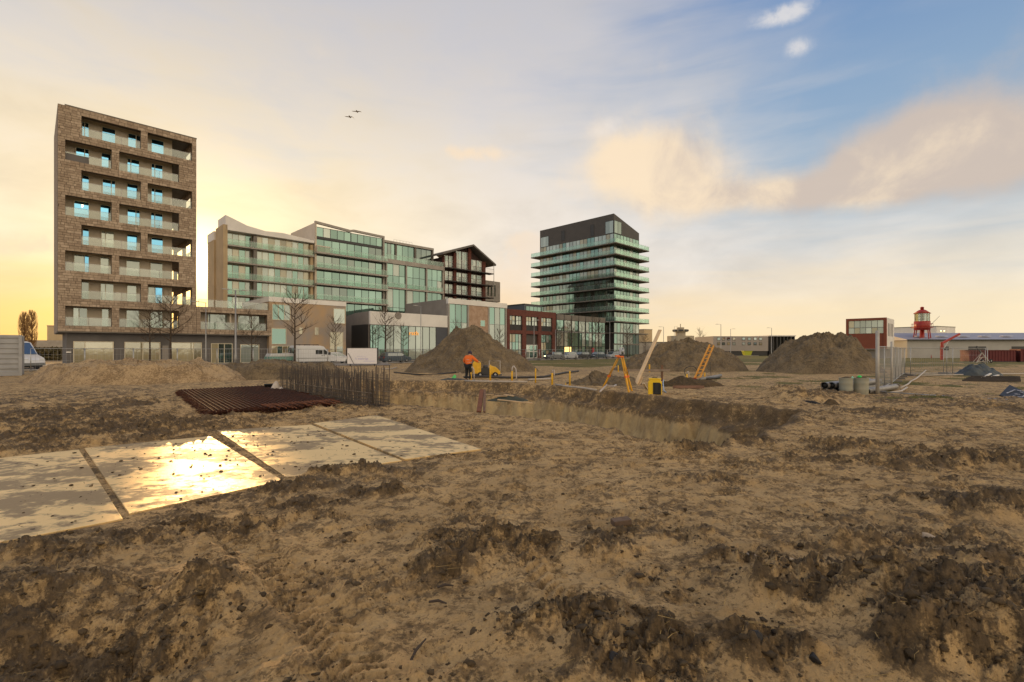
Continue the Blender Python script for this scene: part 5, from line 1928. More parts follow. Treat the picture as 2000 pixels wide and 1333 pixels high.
def car(label, pos, rz, mat, kind='hatch', L=4.2, W=1.72, Hc=1.48, group='parked cars', headlamp=False):
    o = empty('parked_car', pos, rz, label, 'car', group)
    h = L / 2
    low = [(-h, .32), (-h + .02, .78), (-h + .25, .92), (h * .42, .95), (h - .25, .80), (h - .02, .66), (h, .36), (h - .1, .24), (-h + .1, .24)]
    m_ = MB()
    m_.prism(low, 'y', -W / 2, W / 2)
    m_.build('body', mat, o, bevel=.06)
    rear = -h + (.15 if kind == 'estate' else .35)
    cab = [(rear, .90), (rear + .30, Hc - .06), (rear + .65, Hc), (h * .10, Hc), (h * .22, Hc - .05), (h * .62, .92)]
    m_ = MB()
    n = len(cab)
    for yy, f in ((-W / 2 + .05, 0), (W / 2 - .05, 0)):
        for x, z in cab:
            k_ = (z - .9) / (Hc - .9)
            m_.v.append((x, yy * (1 - .18 * k_), z))
    m_.f.append(tuple(range(n)))
    m_.f.append(tuple(n + i for i in reversed(range(n))))
    for i in range(n):
        j = (i + 1) % n
        m_.f.append((j, i, n + i, n + j))
    m_.build('cabin', mat, o, bevel=.05)
    for sd in (-1, 1):
        for x0, x1, s0, s1 in ((rear + .42, h * -.05, .12, .0), (h * -.02, h * .50, .0, .52)):
            m_ = MB()
            z0, z1 = .96, Hc - .12
            y0, y1 = sd * (W / 2 - .05) * (1 - .18 * .10) + sd * .012, sd * (W / 2 - .05) * (1 - .18 * .78) + sd * .012
            m_.v = [(x0, y0, z0), (x1, y0, z0), (x1 - s1 * .75, y1, z1), (x0 + s0, y1, z1), (x0, y0 - sd * .03, z0), (x1, y0 - sd * .03, z0), (x1 - s1 * .75, y1 - sd * .03, z1), (x0 + s0, y1 - sd * .03, z1)]
            m_.f = [(0, 1, 2, 3), (7, 6, 5, 4), (0, 4, 5, 1), (1, 5, 6, 2), (2, 6, 7, 3), (3, 7, 4, 0)]
            m_.build('side_window', M_CARGLASS, o)
    for (xa, za), (xb, zb), nm in (((h * .60, .95), (h * .24, Hc - .07), 'windscreen'), ((rear + .01, .96), (rear + .27, Hc - .10), 'rear_window')):
        m_ = MB()
        dn = Vector((zb - za, 0, xa - xb)).normalized() * .02
        if nm == 'rear_window':
            dn = Vector((-abs(dn.x), 0, abs(dn.z)))
        w0, w1 = W / 2 - .14, W / 2 - .26
        q4 = [(xa, -w0, za), (xa, w0, za), (xb, w1, zb), (xb, -w1, zb)]
        m_.v = [tuple(Vector(q) + dn) for q in q4] + [tuple(Vector(q) - dn) for q in q4]
        m_.f = [(0, 1, 2, 3), (7, 6, 5, 4), (0, 4, 5, 1), (1, 5, 6, 2), (2, 6, 7, 3), (3, 7, 4, 0)]
        m_.build(nm, M_CARGLASS, o)
    for sd in (-1, 1):
        ubox('headlight', M_LAMP if (headlamp and sd < 0) else M_HEADL, o, h - .22, h - .005, sd * (W / 2 - .32) - .16, sd * (W / 2 - .32) + .16, .60, .73)
        ubox('tail_light', M_TAIL, o, -h - .01, -h + .12, sd * (W / 2 - .2) - .12, sd * (W / 2 - .2) + .12, .62, .85)
        ubox('mirror', mat, o, h * .40, h * .47, sd * (W / 2 + .08) - .07, sd * (W / 2 + .08) + .07, .95, 1.08)
    wheels(o, (-h * .62, h * .63), W / 2 - .10, .31)
    return o


def van(label, pos, rz, mat, L=5.3, W=1.95, Hv=2.35, group='vans'):
    o = empty('panel_van', pos, rz, label, 'van', group)
    h = L / 2
    prof = [(-h, .42), (-h, 1.2), (-h + .06, Hv - .12), (-h + .22, Hv), (h * .18, Hv), (h * .36, Hv - .10), (h * .66, 1.38), (h * .93, 1.06), (h * .985, .86), (h, .50), (h - .1, .34), (-h + .1, .34)]
    m_ = MB()
    m_.prism(prof, 'y', -W / 2, W / 2)
    m_.build('body', mat, o, bevel=.09)
    for sd in (-1, 1):
        y0, y1 = sorted((sd * (W / 2 + .012), sd * (W / 2 - .05)))
        ubox('side_window', M_CARGLASS, o, -h * .03, h * .11, y0, y1, 1.28, 1.80)
        ubox('side_window', M_CARGLASS, o, h * .12, h * .30, y0, y1, 1.28, 1.80)
        m_ = MB()
        m_.prism([(h * .34, 1.24), (h * .64, 1.24), (h * .60, 1.40), (h * .43, 1.82), (h * .34, 1.82)], 'y', y0, y1)
        m_.build('cab_window', M_CARGLASS, o)
        ubox('rubbing_strip', M_FRAME_G, o, -h + .2, h * .62, y0, y1, .74, .80)
        for x in (h * .25, h * .35):
            ubox('door_handle', M_BLACK, o, x, x + .14, y0 - .005, y1 + .005, 1.06, 1.14)
        ubox('mirror', M_BLACK, o, h * .58, h * .66, sd * (W / 2 + .13) - .1, sd * (W / 2 + .13) + .1, 1.22, 1.52)
        ubox('headlight', M_HEADL, o, h * .90, h * .985, sd * (W / 2 - .28) - .2, sd * (W / 2 - .28) + .2, .80, .98)
        ubox('tail_light', M_TAIL, o, -h - .012, -h + .03, sd * (W / 2 - .12) - .08, sd * (W / 2 - .12) + .08, .9, 1.5)
        m_ = MB()
        for xc in (-h * .56, h * .66):
            m_.lathe([(.02, 0), (.42, 0), (.42, .02), (.02, .02)], 20, (0, 0, 0)) if False else None
    m_ = MB()
    m_.v = [(h * .67, -.8, 1.40), (h * .67, .8, 1.40), (h * .385, .72, Hv - .14), (h * .385, -.72, Hv - .14)]
    m_.v += [(x - .03, y, z - .03) for x, y, z in m_.v]
    m_.v = [(x + .02, y, z + .03) if i < 4 else (x, y, z) for i, (x, y, z) in enumerate(m_.v)]
    m_.f = [(0, 1, 2, 3), (7, 6, 5, 4), (0, 4, 5, 1), (1, 5, 6, 2), (2, 6, 7, 3), (3, 7, 4, 0)]
    m_.build('windscreen', M_CARGLASS, o)
    ubox('rear_window', M_CARGLASS, o, -h - .012, -h + .05, -.7, .7, 1.35, 2.05)
    ubox('bumper', M_FRAME_G, o, h * .90, h + .03, -W / 2 + .05, W / 2 - .05, .36, .60)
    ubox('sill', M_FRAME_D, o, -h + .15, h - .3, -W / 2 + .06, W / 2 - .06, .22, .40)
    m_ = MB()
    for x in (-h * .75, -h * .3, h * .12):
        m_.box(x - .03, x + .03, -W / 2 + .15, W / 2 - .15, Hv + .08, Hv + .12).box(x - .03, x + .03, -W / 2 + .15, -W / 2 + .2, Hv - .02, Hv + .08).box(x - .03, x + .03, W / 2 - .2, W / 2 - .15, Hv - .02, Hv + .08)
    m_.box(-h * .8, h * .15, -W / 2 + .3, -W / 2 + .36, Hv + .121, Hv + .16).box(-h * .8, h * .15, W / 2 - .36, W / 2 - .3, Hv + .121, Hv + .16)
    m_.build('roof_rack', M_FRAME_D, o)
    wheels(o, (-h * .58, h * .66), W / 2 - .12, .34)
    return o


P_WHITE = paint('paint_white', (.72, .72, .72))
P_SILVER = paint('paint_silver', (.42, .44, .46))
P_BLACK = paint('paint_black', (.02, .022, .026))
P_BLUE = paint('paint_blue', (.035, .06, .085))
P_GREY = paint('paint_grey', (.14, .145, .15))
VD = -9.6
van('white panel van with roof rack parked behind the street fence', street((Sx(562, VD) + Sx(658, VD)) / 2, VD, .055), BROT, paint('paint_vanwhite', (.62, .63, .64), .35))
car('white hatchback parked just in front of the white panel van', street(Sx(655, -7.4), -7.4, .055), BROT, P_WHITE)
car('dark estate car parked left of the tall soil heap', street(Sx(772, -8.6), -8.6, .055), BROT, P_BLUE, 'estate', 4.5)
for px, d, mt_, lab, hl, kd in [(1082, -8.5, P_GREY, 'grey parked car with a glowing headlamp before the red office', True, 'hatch'),
                                (1110, -8.5, P_SILVER, 'silver parked car before the lit display window', False, 'hatch'),
                                (1136, -8.5, P_BLACK, 'black estate car parked before the glass hall', False, 'estate'),
                                (1167, -8.5, P_BLUE, 'dark blue car parked near the right end of the glass hall', False, 'hatch'),
                                (1197, -8.5, P_SILVER, 'pale grey car parked at the foot of the glass tower', False, 'estate')]:
    car(lab, street(Sx(px, d), d, .055), BROT + math.pi, mt_, kd, 4.3, headlamp=hl)
p = at(1272, 690, 118)
car('white car showing above the low soil heap beside the leaning plank', (p.x, p.y, .05), BROT, P_WHITE, 'estate', 4.6, Hc=1.7)
# covered trailer behind the van
o = empty('box_trailer', street(Sx(549, -9.2), -9.2, .055), BROT, 'low trailer with pale cover and green tailboard behind the white van', 'trailer')
m_ = MB()
m_.prism([(-1.6, 1.0), (-1.45, 1.35), (1.5, 1.42), (1.65, 1.0)], 'y', -.85, .85)
m_.build('cover', paint('cover_pale', (.55, .56, .55), .6), o, bevel=.05)
ubox('side_board', pmat('board_green', (.16, .33, .27), .6, var=.2), o, -1.65, 1.7, -.9, .9, .55, 1.0)
ubox('chassis', M_FRAME_D, o, -1.6, 2.3, -.5, .5, .40, .55)
wheels(o, (-.1,), .95, .30)
# vehicles by the container
p = at(36, 716, 46)
van('white van half hidden by the container, its windscreen catching the sunset', (p.x - .6, p.y, .05), R(-8), P_WHITE, 5.0, 1.9, 2.6, 'vans')


def bicycle(label, pos, rz):
    o = empty('bicycle', pos, rz, label, 'bicycle')
    blk = pmat('bike_black', (.02, .018, .016), .5)
    for x in (-.52, .55):
        m_ = MB()
        pts = [(.33 * math.cos(t), 0, .33 * math.sin(t)) for t in np.linspace(0, 2 * math.pi, 25)]
        m_.tube(pts, .02, 6, False)
        wv = m_.build('wheel', M_TYRE, o, True)
        wv.location = (x, 0, .35)
        m_ = MB()
        for t in np.linspace(0, math.pi, 7)[:-1]:
            m_.tube([(-.32 * math.cos(t), 0, -.32 * math.sin(t)), (.32 * math.cos(t), 0, .32 * math.sin(t))], .004, 3, False)
        m_.build('spokes', M_METAL, wv)
    m_ = MB()
    m_.tube([(-.52, 0, .35), (-.05, 0, .32), (.38, 0, .82), (-.18, 0, .80), (-.05, 0, .32)], .018, 6)
    m_.tube([(-.52, 0, .35), (-.18, 0, .80), (-.22, 0, .95)], .015, 6)
    m_.tube([(.55, 0, .35), (.36, 0, .90), (.33, 0, 1.05)], .018, 6)
    m_.build('frame', blk, o, True)
    m_ = MB()
    m_.tube([(.22, -.28, 1.05), (.35, -.1, 1.08), (.35, .1, 1.08), (.22, .28, 1.05)], .014, 6)
    m_.build('handlebar', blk, o, True)
    m_ = MB()
    m_.prism([(-.36, -.08), (-.12, -.03), (-.12, .03), (-.36, .08)], 'z', .94, 1.0)
    m_.build('saddle', blk, o)
    m_ = MB()
    m_.box(-.85, -.28, -.07, .07, .70, .73)
    m_.build('carrier', blk, o)
    return o


p = gp(63, 722)
bicycle('black bicycle standing right of the grey container', (p.x, p.y, 0), R(5))
# ------------------------------------------------------------------ container at the left edge
M_CONT = pmat('container_grey', (.34, .345, .355), .55, .2, var=.2, vscale=.8)
p = gp(43, 734)
o = empty('site_container', (p.x, p.y, 0), R(42), 'grey steel site container cut by the left edge', 'container')
m_ = MB()
cz = 2.9
poly = [(0.02, .12)]
z = .30
while z < cz - .3:
    poly += [(.02, z), (.07, z + .05), (.07, z + .16), (.02, z + .21)]
    z += .36
poly += [(.02, cz - .12), (.25, cz - .12), (.25, .12)]
m_.prism(poly, 'x', -6.0, -.18)
m_.build('corrugated_side', M_CONT, o)
for nm, q in (('corner_post', (-.18, 0, -.03, .3, 0, cz)), ('top_rail', (-6, -.181, -.02, .3, cz - .14, cz - .002)), ('bottom_rail', (-6, -.181, -.02, .3, .0, .14)),
              ('end_wall', (-.12, -.04, .301, 2.4, .05, cz - .05)), ('roof', (-6, -.05, .301, 2.4, cz - .10, cz - .03)), ('rear_post', (-.18, 0, 2.3, 2.44, 0, cz))):
    ubox(nm, M_CONT, o, *q)

# ------------------------------------------------------------------ project board
D0 = 56.0
a, c = at(678.5, 712, D0), at(736.5, 712, D0)
o = empty('project_board', (a.x, a.y, 0), 0, 'white project board with pale lilac lettering on posts', 'sign board')
wd = c.x - a.x
zb_, zt_ = EYE + (HOR - 711) * D0 / FOC, EYE + (HOR - 680.5) * D0 / FOC
ubox('board', pmat('board_white', (.78, .76, .78), .5, var=.06), o, 0, wd, -.03, .03, zb_, zt_)
m_ = MB()
m_.box(-.05, 0, -.05, .05, zb_ - .05, zt_ + .05).box(wd, wd + .05, -.05, .05, zb_ - .05, zt_ + .05).box(0, wd, -.05, .05, zt_, zt_ + .05).box(0, wd, -.05, .05, zb_ - .05, zb_)
m_.build('board_frame', M_FRAME_D, o)
for x in (.3, wd - .3):
    ubox('post', M_FRAME_D, o, x - .05, x + .05, .06, .16, -.1, zt_)
m_ = MB()
m_.beam((.1, -.06, zt_ - .55), (.85, -.20, zb_ - .1), .04, .04)
m_.build('brace', M_FRAME_D, o)


def text_mesh(txt, size, mat, name, parent, loc, rot, depth=.004, sx=1.0):
    cu = bpy.data.curves.new('lettering', 'FONT')
    cu.body = txt
    cu.size = size
    cu.extrude = depth
    cu.align_x = 'CENTER'
    to = bpy.data.objects.new('lettering_tmp', cu)
    COL.objects.link(to)
    bpy.context.view_layer.update()
    me = bpy.data.meshes.new_from_object(to.evaluated_get(bpy.context.evaluated_depsgraph_get()))
    bpy.data.objects.remove(to)
    me.materials.clear()
    me.materials.append(mat)
    o_ = link(bpy.data.objects.new(name, me), parent)
    o_.location = loc
    o_.rotation_euler = rot
    o_.scale = (sx, 1, 1)
    return o_


M_LILAC = pmat('lettering_lilac', (.42, .40, .68), .6)
M_LILAC2 = pmat('lettering_pale', (.60, .58, .72), .6)
text_mesh("wonen in", .22, M_LILAC2, 'lettering', o, (wd * .48, -.036, zb_ + .80), (R(90), 0, 0), sx=1.3)
text_mesh("'t vastrijp", .36, M_LILAC, 'lettering', o, (wd * .48, -.036, zb_ + .48), (R(90), 0, 0), sx=1.15)
m_ = MB()
m_.box(wd * .55, wd * .93, -.036, -.031, zb_ + .26, zb_ + .34)
m_.build('lettering_line', M_LILAC2, o)
# showroom lettering
text_mesh("rsth", 1.0, pmat('letters_orange', (.75, .33, .06), .5, emit=(1.0, .42, .08), estr=.5), 'lettering', Dv.o, (Dv.S(808), -.06, Dv.Z(808, 655)), (R(90), 0, 0), .03, 1.2)

# ------------------------------------------------------------------ far buildings at right
def gridb(name, label, cat, px, depth, w_v, w_u, ztop, wall, side=None):
    p_ = at(px, 700, depth)
    o_ = empty(name, (p_.x, p_.y, 0), BROT, label, cat)
    return o_


def ztop(py, depth):
    return EYE + (HOR - py) * depth / FOC


# red-fronted block: corner nearest the camera, front runs back to the left
yy = 112.0
p = at(1731, 700, yy)
o = empty('red_block', (p.x, p.y, 0), R(45), 'red-fronted block with a wide glass strip, right of the right-hand heap', 'building')
zt = ztop(620.5, yy)
M_REDP = pmat('red_panel', (.24, .062, .028), .6, var=.12, vscale=.6)
ww = 7.7
ubox('core', M_CONC_D, o, .3, 10.8, .3, ww - .1, 2.4, zt - .3)
ubox('side_wall', M_WHITE, o, .62, 11.0, -.05, .29, 2.4, zt - .02)
ubox('front_frame', M_REDP, o, -.25, .6, -.06, .5, 2.2, zt)
ubox('front_frame', M_REDP, o, -.25, .6, ww - .5, ww, 2.2, zt)
ubox('front_frame', M_REDP, o, -.25, .6, .5, ww - .5, zt - .55, zt)
ubox('front_panel', M_REDP, o, .0, .29, .5, ww - .5, 2.2, zt - 3.6)
ubox('roof', M_GRAVELROOF, o, .61, 10.8, .3, ww, zt - .2, zt - .05)
f = MB()
for i in range(7):
    y = .5 + (ww - 1.0) * i / 6
    f.box(.02, .12, y - .04, y + .04, zt - 3.58, zt - .56)
f.box(.02, .12, .5, ww - .5, zt - 2.25, zt - 2.15)
f = f.build('window', M_FRAME_G, o)
for i in range(6):
    y0, y1 = .5 + (ww - 1.0) * i / 6, .5 + (ww - 1.0) * (i + 1) / 6
    for z0, z1 in ((zt - 3.55, zt - 2.27), (zt - 2.13, zt - .58)):
        ubox('pane', random.choice((G_PALE, G_PALE, G_WARM)), f, .06, .08, y0 + .05, y1 - .05, z0, z1)
for i in range(4):
    ubox('slot_window', M_FRAME_D, o, 2.2 + i * 2.0, 2.9 + i * 2.0, -.08, -.04, zt - 4.2, zt - 1.2)
ubox('base_wall', M_GREYWALL, o, .6, 10.5, .2, ww - .1, 0, 2.04)
ubox('base_slab', M_CONC, o, -.4, 11.2, -.3, ww + .2, 2.05, 2.2)

# lightship lantern
yy = 120.0
p = at(1801, 700, yy)
o = empty('lantern_tower', (p.x, p.y, 0), R(20), 'red lantern tower with glazed lamp room and conical roof', 'lantern tower')
M_RED = pmat('paint_red', (.38, .035, .022), .45, var=.2, vscale=1.5)
zz = lambda y_: ztop(y_, yy)
m_ = MB()
m_.lathe([(1.75, 0), (.85, zz(607) - zz(613)), (.55, zz(605.5) - zz(613))], 20, (0, 0, zz(613)))
m_.build('roof', M_RED, o, True)
m_ = MB()
m_.lathe([(.35, 0), (.35, .5), (.45, .55), (.2, .8)], 12, (0, 0, zz(606)))
m_.build('vent_cap', M_RED, o, True)
m_ = MB()
for k_ in range(10):
    a_ = 6.2832 * k_ / 10
    m_.tube([(1.45 * math.cos(a_), 1.45 * math.sin(a_), zz(628)), (1.45 * math.cos(a_), 1.45 * math.sin(a_), zz(613))], .06, 5)
gl_ = m_.build('lamp_room_frame', pmat('frame_brass', (.45, .40, .25), .5, .5), o)
for k_ in range(10):
    a_ = 6.2832 * (k_ + .5) / 10
    q = ubox('pane', G_RAIL_T, gl_, -.01, .01, -.40, .40, zz(628), zz(613))
    q.location = (1.38 * math.cos(a_), 1.38 * math.sin(a_), (zz(628) + zz(613)) / 2)
    q.rotation_euler = (0, 0, a_)
m_ = MB()
m_.lathe([(.2, 0), (.5, .15), (.55, .8), (.35, .9), (.55, 1.0), (.5, 1.6), (.2, 1.75)], 14, (0, 0, zz(627)))
m_.build('lens', pmat('lens_dark', (.06, .055, .04), .2), o, True)
m_ = MB()
m_.lathe([(1.6, 0), (1.6, zz(628) - zz(645))], 22, (0, 0, zz(645)))
m_.build('drum', M_RED, o, True)
m_ = MB()
m_.lathe([(2.1, 0), (2.1, .12)], 22, (0, 0, zz(641)))
m_.build('gallery', M_RED, o)
m_ = MB()
for k_ in range(12):
    a_ = 6.2832 * k_ / 12
    m_.tube([(2.05 * math.cos(a_), 2.05 * math.sin(a_), zz(641)), (2.05 * math.cos(a_), 2.05 * math.sin(a_), zz(633))], .035, 4)
ring = [(2.05 * math.cos(t), 2.05 * math.sin(t), zz(633)) for t in np.linspace(0, 6.2832, 25)]
m_.tube(ring, .035, 4, False)
m_.build('gallery_rail', M_RED, o)
for k_ in range(6):
    a_ = 6.2832 * k_ / 6 + .3
    m_ = MB()
    m_.tube([(2.3 * math.cos(a_), 2.3 * math.sin(a_), 0), (1.45 * math.cos(a_), 1.45 * math.sin(a_), zz(645))], .12, 6)
    m_.build('leg', M_RED, o)
m_ = MB()
m_.lathe([(.4, 0), (.4, zz(645))], 12)
m_.build('stair_tube', M_RED, o, True)

# white block and long shed
yy = 150.0
p = at(1829, 700, yy)
o = empty('pale_block', (p.x, p.y, 0), R(28), 'pale grey block behind the lantern tower, sunlit on its left side', 'building')
ubox('wall', M_WHITE, o, 0, 12.5, 0, 12, 0, ztop(638, yy))
ubox('roof_edge', M_CONC_D, o, -.1, 12.6, -.1, 12.1, ztop(638, yy), ztop(637, yy))
for i in range(2):
    ubox('wall_light', M_LAMP, o, 2.6 + i * 2.2, 3.1 + i * 2.2, -.06, -.005, ztop(646.5, yy), ztop(645.8, yy))
p = at(1752, 700, 165)
o = empty('low_shed', (p.x, p.y, 0), R(20), 'low grey shed between the red block and the lantern tower', 'shed')
ubox('wall', M_GREYWALL, o, 0, 5.5, 0, 9, 0, ztop(641, 165))
ubox('annex', M_WHITE, o, 5.51, 13, .5, 9, 0, ztop(643, 165))
ubox('lean_to', M_GREYWALL, o, -3, 11, -6, -.01, 0, ztop(652, 160))
yy = 118.0
p = at(1772, 700, yy)
o = empty('long_shed', (p.x, p.y, 0), R(-3), 'very long grey shed with low bluish roof, along the right edge', 'shed')
zt = ztop(665, yy)
M_SHED = pmat('shed_wall', (.40, .385, .36), .8, var=.12, vscale=.3)
M_SHEDROOF = pmat('shed_roof', (.30, .30, .36), .6, .2, color2=(.36, .35, .39), vscale=.15)
ubox('wall', M_SHED, o, 0, 62, 0, 18, 0, zt)
m_ = MB()
m_.prism([(-.6, zt), (-.6, zt + .15), (9, ztop(652.5, yy) + .5), (18.6, zt + .15), (18.6, zt)], 'x', -.4, 62.4)
m_.build('roof', M_SHEDROOF, o)
ubox('gutter', M_FRAME_D, o, -.4, 62.4, -.75, -.62, zt - .05, zt + .18)
for x0, x1 in ((14.0, 18.0), (23.8, 30), (7.5, 9.5), (36, 41)):
    f = ubox('window', M_FRAME_D, o, x0, x1, -.06, -.005, zt - 2.4, zt - 1.5)
for i in range(5):
    ubox('roof_light', MATS['board_white'], o, 4 + 5 * i, 6.2 + 5 * i, 2.2, 3.4, zt + 1.0, zt + 1.08)
# red container row / hull
p = at(1893, 700, 78)
for i in range(4):
    o = empty('red_container', (p.x + i * 6.2, p.y - i * 1.9, 0), R(-16), ['red steel container at the left end of the red row', 'second red steel container of the row', 'third red steel container, near the right edge', 'red steel container cut by the right edge'][i], 'container', 'red containers')
    m_ = MB()
    poly = []
    x = 0.0
    while x < 5.9:
        poly += [(x, 0), (x + .14, 0), (x + .19, .06), (x + .33, .06)]
        x += .38
    poly += [(6.0, 0), (6.0, 2.4), (0, 2.4)]
    hh = 1.75 + .15 * i
    m_.prism(poly, 'z', .1, hh)
    m_.build('shell', pmat('container_red', (.13, .016, .016), .6, var=.25, vscale=.8), o)
    ubox('top_rail', MATS['container_red'], o, -.03, 6.03, -.04, 2.43, hh, hh + .12)
    ubox('bottom_rail', M_FRAME_D, o, -.03, 6.03, -.04, 2.43, .0, .1)
# red loading crane
p = at(1840, 700, 95)
o = empty('loading_crane', (p.x, p.y, 0), 0, 'small red loading crane with raised jib in front of the long shed', 'crane')
m_ = MB()
m_.tube([(0, 0, 0), (0, 0, 3.4)], [.3, .22], 8)
m_.build('column', M_RED, o)
m_ = MB()
m_.beam((0, 0, 3.2), (3.4, 0, 5.0), .28, .34)
m_.build('jib', M_RED, o)
m_ = MB()
m_.tube([(-.1, 0, 1.5), (1.4, 0, 3.8)], .08, 6)
m_.build('ram', M_METAL, o)
# thin white derrick by the lantern tower
p = at(1812, 650, 119)
m_ = MB()
m_.tube([(0, 0, 0), (2.9, 0, 2.9)], [.07, .04], 5)
o = m_.build('derrick', M_POST)
o.location = (p.x, p.y, ztop(636, 119) - .6)
tag(o, 'thin slanting derrick right of the lantern tower', 'derrick')
# A-frame trailer with lamp arms on the grass
p = at(1907, 704, 70)
o = empty('hay_tedder', (p.x, p.y, 0), R(15), 'small pale A-frame machine standing on the grass before the red containers', 'machine')
m_ = MB()
for a_, c_ in (((0, 0, 0), (1.1, 0, 1.5)), ((1.1, 0, 1.5), (2.2, 0, .2)), ((.2, 0, .2), (2.2, 0, .2)), ((.5, 0, .7), (1.9, 0, .9)), ((0, 0, 0), (1.3, 0, .9)), ((1.1, 0, 1.5), (.6, .8, .1)), ((1.1, 0, 1.5), (1.7, -.6, .1))):
    m_.tube([a_, c_], .045, 5)
m_.build('frame', MATS['pipe_white'], o)
m_ = MB()
m_.beam((1.1, .1, 1.5), (.2, .1, 2.4), .12, .16)
m_.build('arm', M_FRAME_D, o)
wheels(o, (2.0,), .5, .28)

# grey school block with glass wing
yy = 165.0
p = at(1393, 700, yy)
o = empty('school_block', (p.x, p.y, 0), R(4), 'long grey two-storey block with small square windows, between the right-hand heaps', 'building')
k_ = yy / FOC
zt = ztop(657, yy)
w1 = (1505 - 1393) * k_
ubox('wall', pmat('school_wall', (.36, .32, .285), .9, var=.08, vscale=.2), o, 0, w1, 0, 14, 1.6, zt)
ubox('base', M_FRAME_D, o, .5, w1 - .1, .3, 14, 0, 1.6)
for px in (1404, 1413.5, 1424, 1435, 1454.5, 1466, 1478, 1489):
    for py in (662, 671.5):
        x = (px - 1393) * k_
        fr_ = ubox('window', M_FRAME_D, o, x - .55, x + .55, -.05, -.004, ztop(py + 3.2, yy), ztop(py - 2.6, yy))
        gl2 = ubox('pane', random.choice((G_WARM, G_DARK, G_PALE)), o, x - .45, x + .45, -.07, -.051, ztop(py + 2.7, yy), ztop(py - 2.1, yy))
w2 = (1560 - 1505) * k_
ubox('glass_wing_core', M_CONC, o, w1 + .01, w1 + w2, 1.2, 13, 0, zt)
ubox('wing_roof', M_WHITE, o, w1 + .01, w1 + w2, -.5, 13.1, zt, zt + .35)
for i in range(8):
    x = w1 + .4 + (w2 - .8) * i / 7
    ubox('fin', M_FRAME_D, o, x - .14, x + .14, -.3, 1.0, 0, zt)
for i in range(7):
    x0, x1 = w1 + .6 + (w2 - .8) * i / 7, w1 + .2 + (w2 - .8) * (i + 1) / 7
    for z0, z1 in ((.4, 2.6), (3.1, zt - 2.2), (zt - 1.9, zt - .2)):
        ubox('pane', random.choice((G_PALE, G_WARM, G_PALE)), o, x0, x1, 1.1, 1.19, z0, z1)
# yellow-green skip in front of it
p = at(1459, 692, 150)
o = empty('waste_skip', (p.x, p.y, 0), 0, 'yellow-green skip before the grey school block', 'skip')
m_ = MB()
m_.prism([(-.8, .3), (.8, .3), (1.3, 1.6), (-1.3, 1.6)], 'y', -.8, .8)
m_.build('tub', pmat('skip_green', (.42, .45, .03), .5), o)
ubox('rim', pmat('skip_rim', (.30, .33, .03), .5), o, -1.4, 1.4, -.9, .9, 1.6, 1.72)
# control tower
yy = 300.0
p = at(1329, 700, yy)
o = empty('control_tower', (p.x, p.y, 0), R(30), 'pale control tower with projecting round gallery on the skyline', 'tower')
M_SAND = pmat('tower_sand', (.42, .36, .27), .9, var=.1, vscale=.2)
for nm, r0, y0, y1 in (('base_block', 8.0, 700, 666), ('shaft', 5.0, 666, 658), ('gallery_stem', 3.0, 658, 649), ('gallery', 4.6, 649, 644), ('cabin', 2.2, 644, 640)):
    m_ = MB()
    m_.lathe([(r0 * .92, 0), (r0, .6), (r0, ztop(y1, yy) - ztop(y0, yy))], 12, (0, 0, max(0, ztop(y0, yy))))
    m_.build(nm, M_SAND, o)
m_ = MB()
m_.tube([(0, 0, ztop(640, yy)), (0, 0, ztop(633, yy))], .25, 6)
m_.build('mast', M_SAND, o)
for i in range(8):
    a_ = i * .785
    q = ubox('window', M_FRAME_D, o, -.05, .05, -1.4, 1.4, 0, 1.0)
    q.location = (4.62 * math.cos(a_), 4.62 * math.sin(a_), ztop(646.2, yy))
    q.rotation_euler = (0, 0, a_)
# square block and long low wall
yy = 210.0
p = at(1258, 700, yy)
o = empty('tan_block', (p.x, p.y, 0), R(30), 'square tan block just right of the glass tower', 'building')
ubox('wall', M_OCHRE, o, 0, 4.8, 0, 4.5, 0, ztop(644, yy))
ubox('roof_edge', M_CONC, o, -.1, 4.9, -.1, 4.6, ztop(644, yy), ztop(643, yy))
yy = 190.0
p = at(1246, 700, yy)
o = empty('low_depot', (p.x, p.y, 0), R(6), 'long low depot behind the leaning plank and low heap', 'building')
ubox('wall', M_CONC, o, 0, 32, 0, 10, 0, ztop(669.5, yy))
ubox('roof_edge', M_CONC_D, o, -.1, 32.1, -.1, 10.1, ztop(669.5, yy), ztop(668, yy))
for i in range(5):
    ubox('door', M_GREYWALL, o, 2 + 5.6 * i, 5 + 5.6 * i, -.08, -.004, 0, 3.4)
yy = 200.0
p = at(1352, 700, yy)
o = empty('low_annex', (p.x, p.y, 0), R(0), 'low annex with dark posts left of the grey school block', 'building')
ubox('wall', M_CONC, o, 0, 8.6, 0, 8, 0, ztop(664, yy))
for i in range(5):
    ubox('post', M_FRAME_D, o, .4 + 1.9 * i, .7 + 1.9 * i, -.3, -.05, 0, ztop(663, yy))

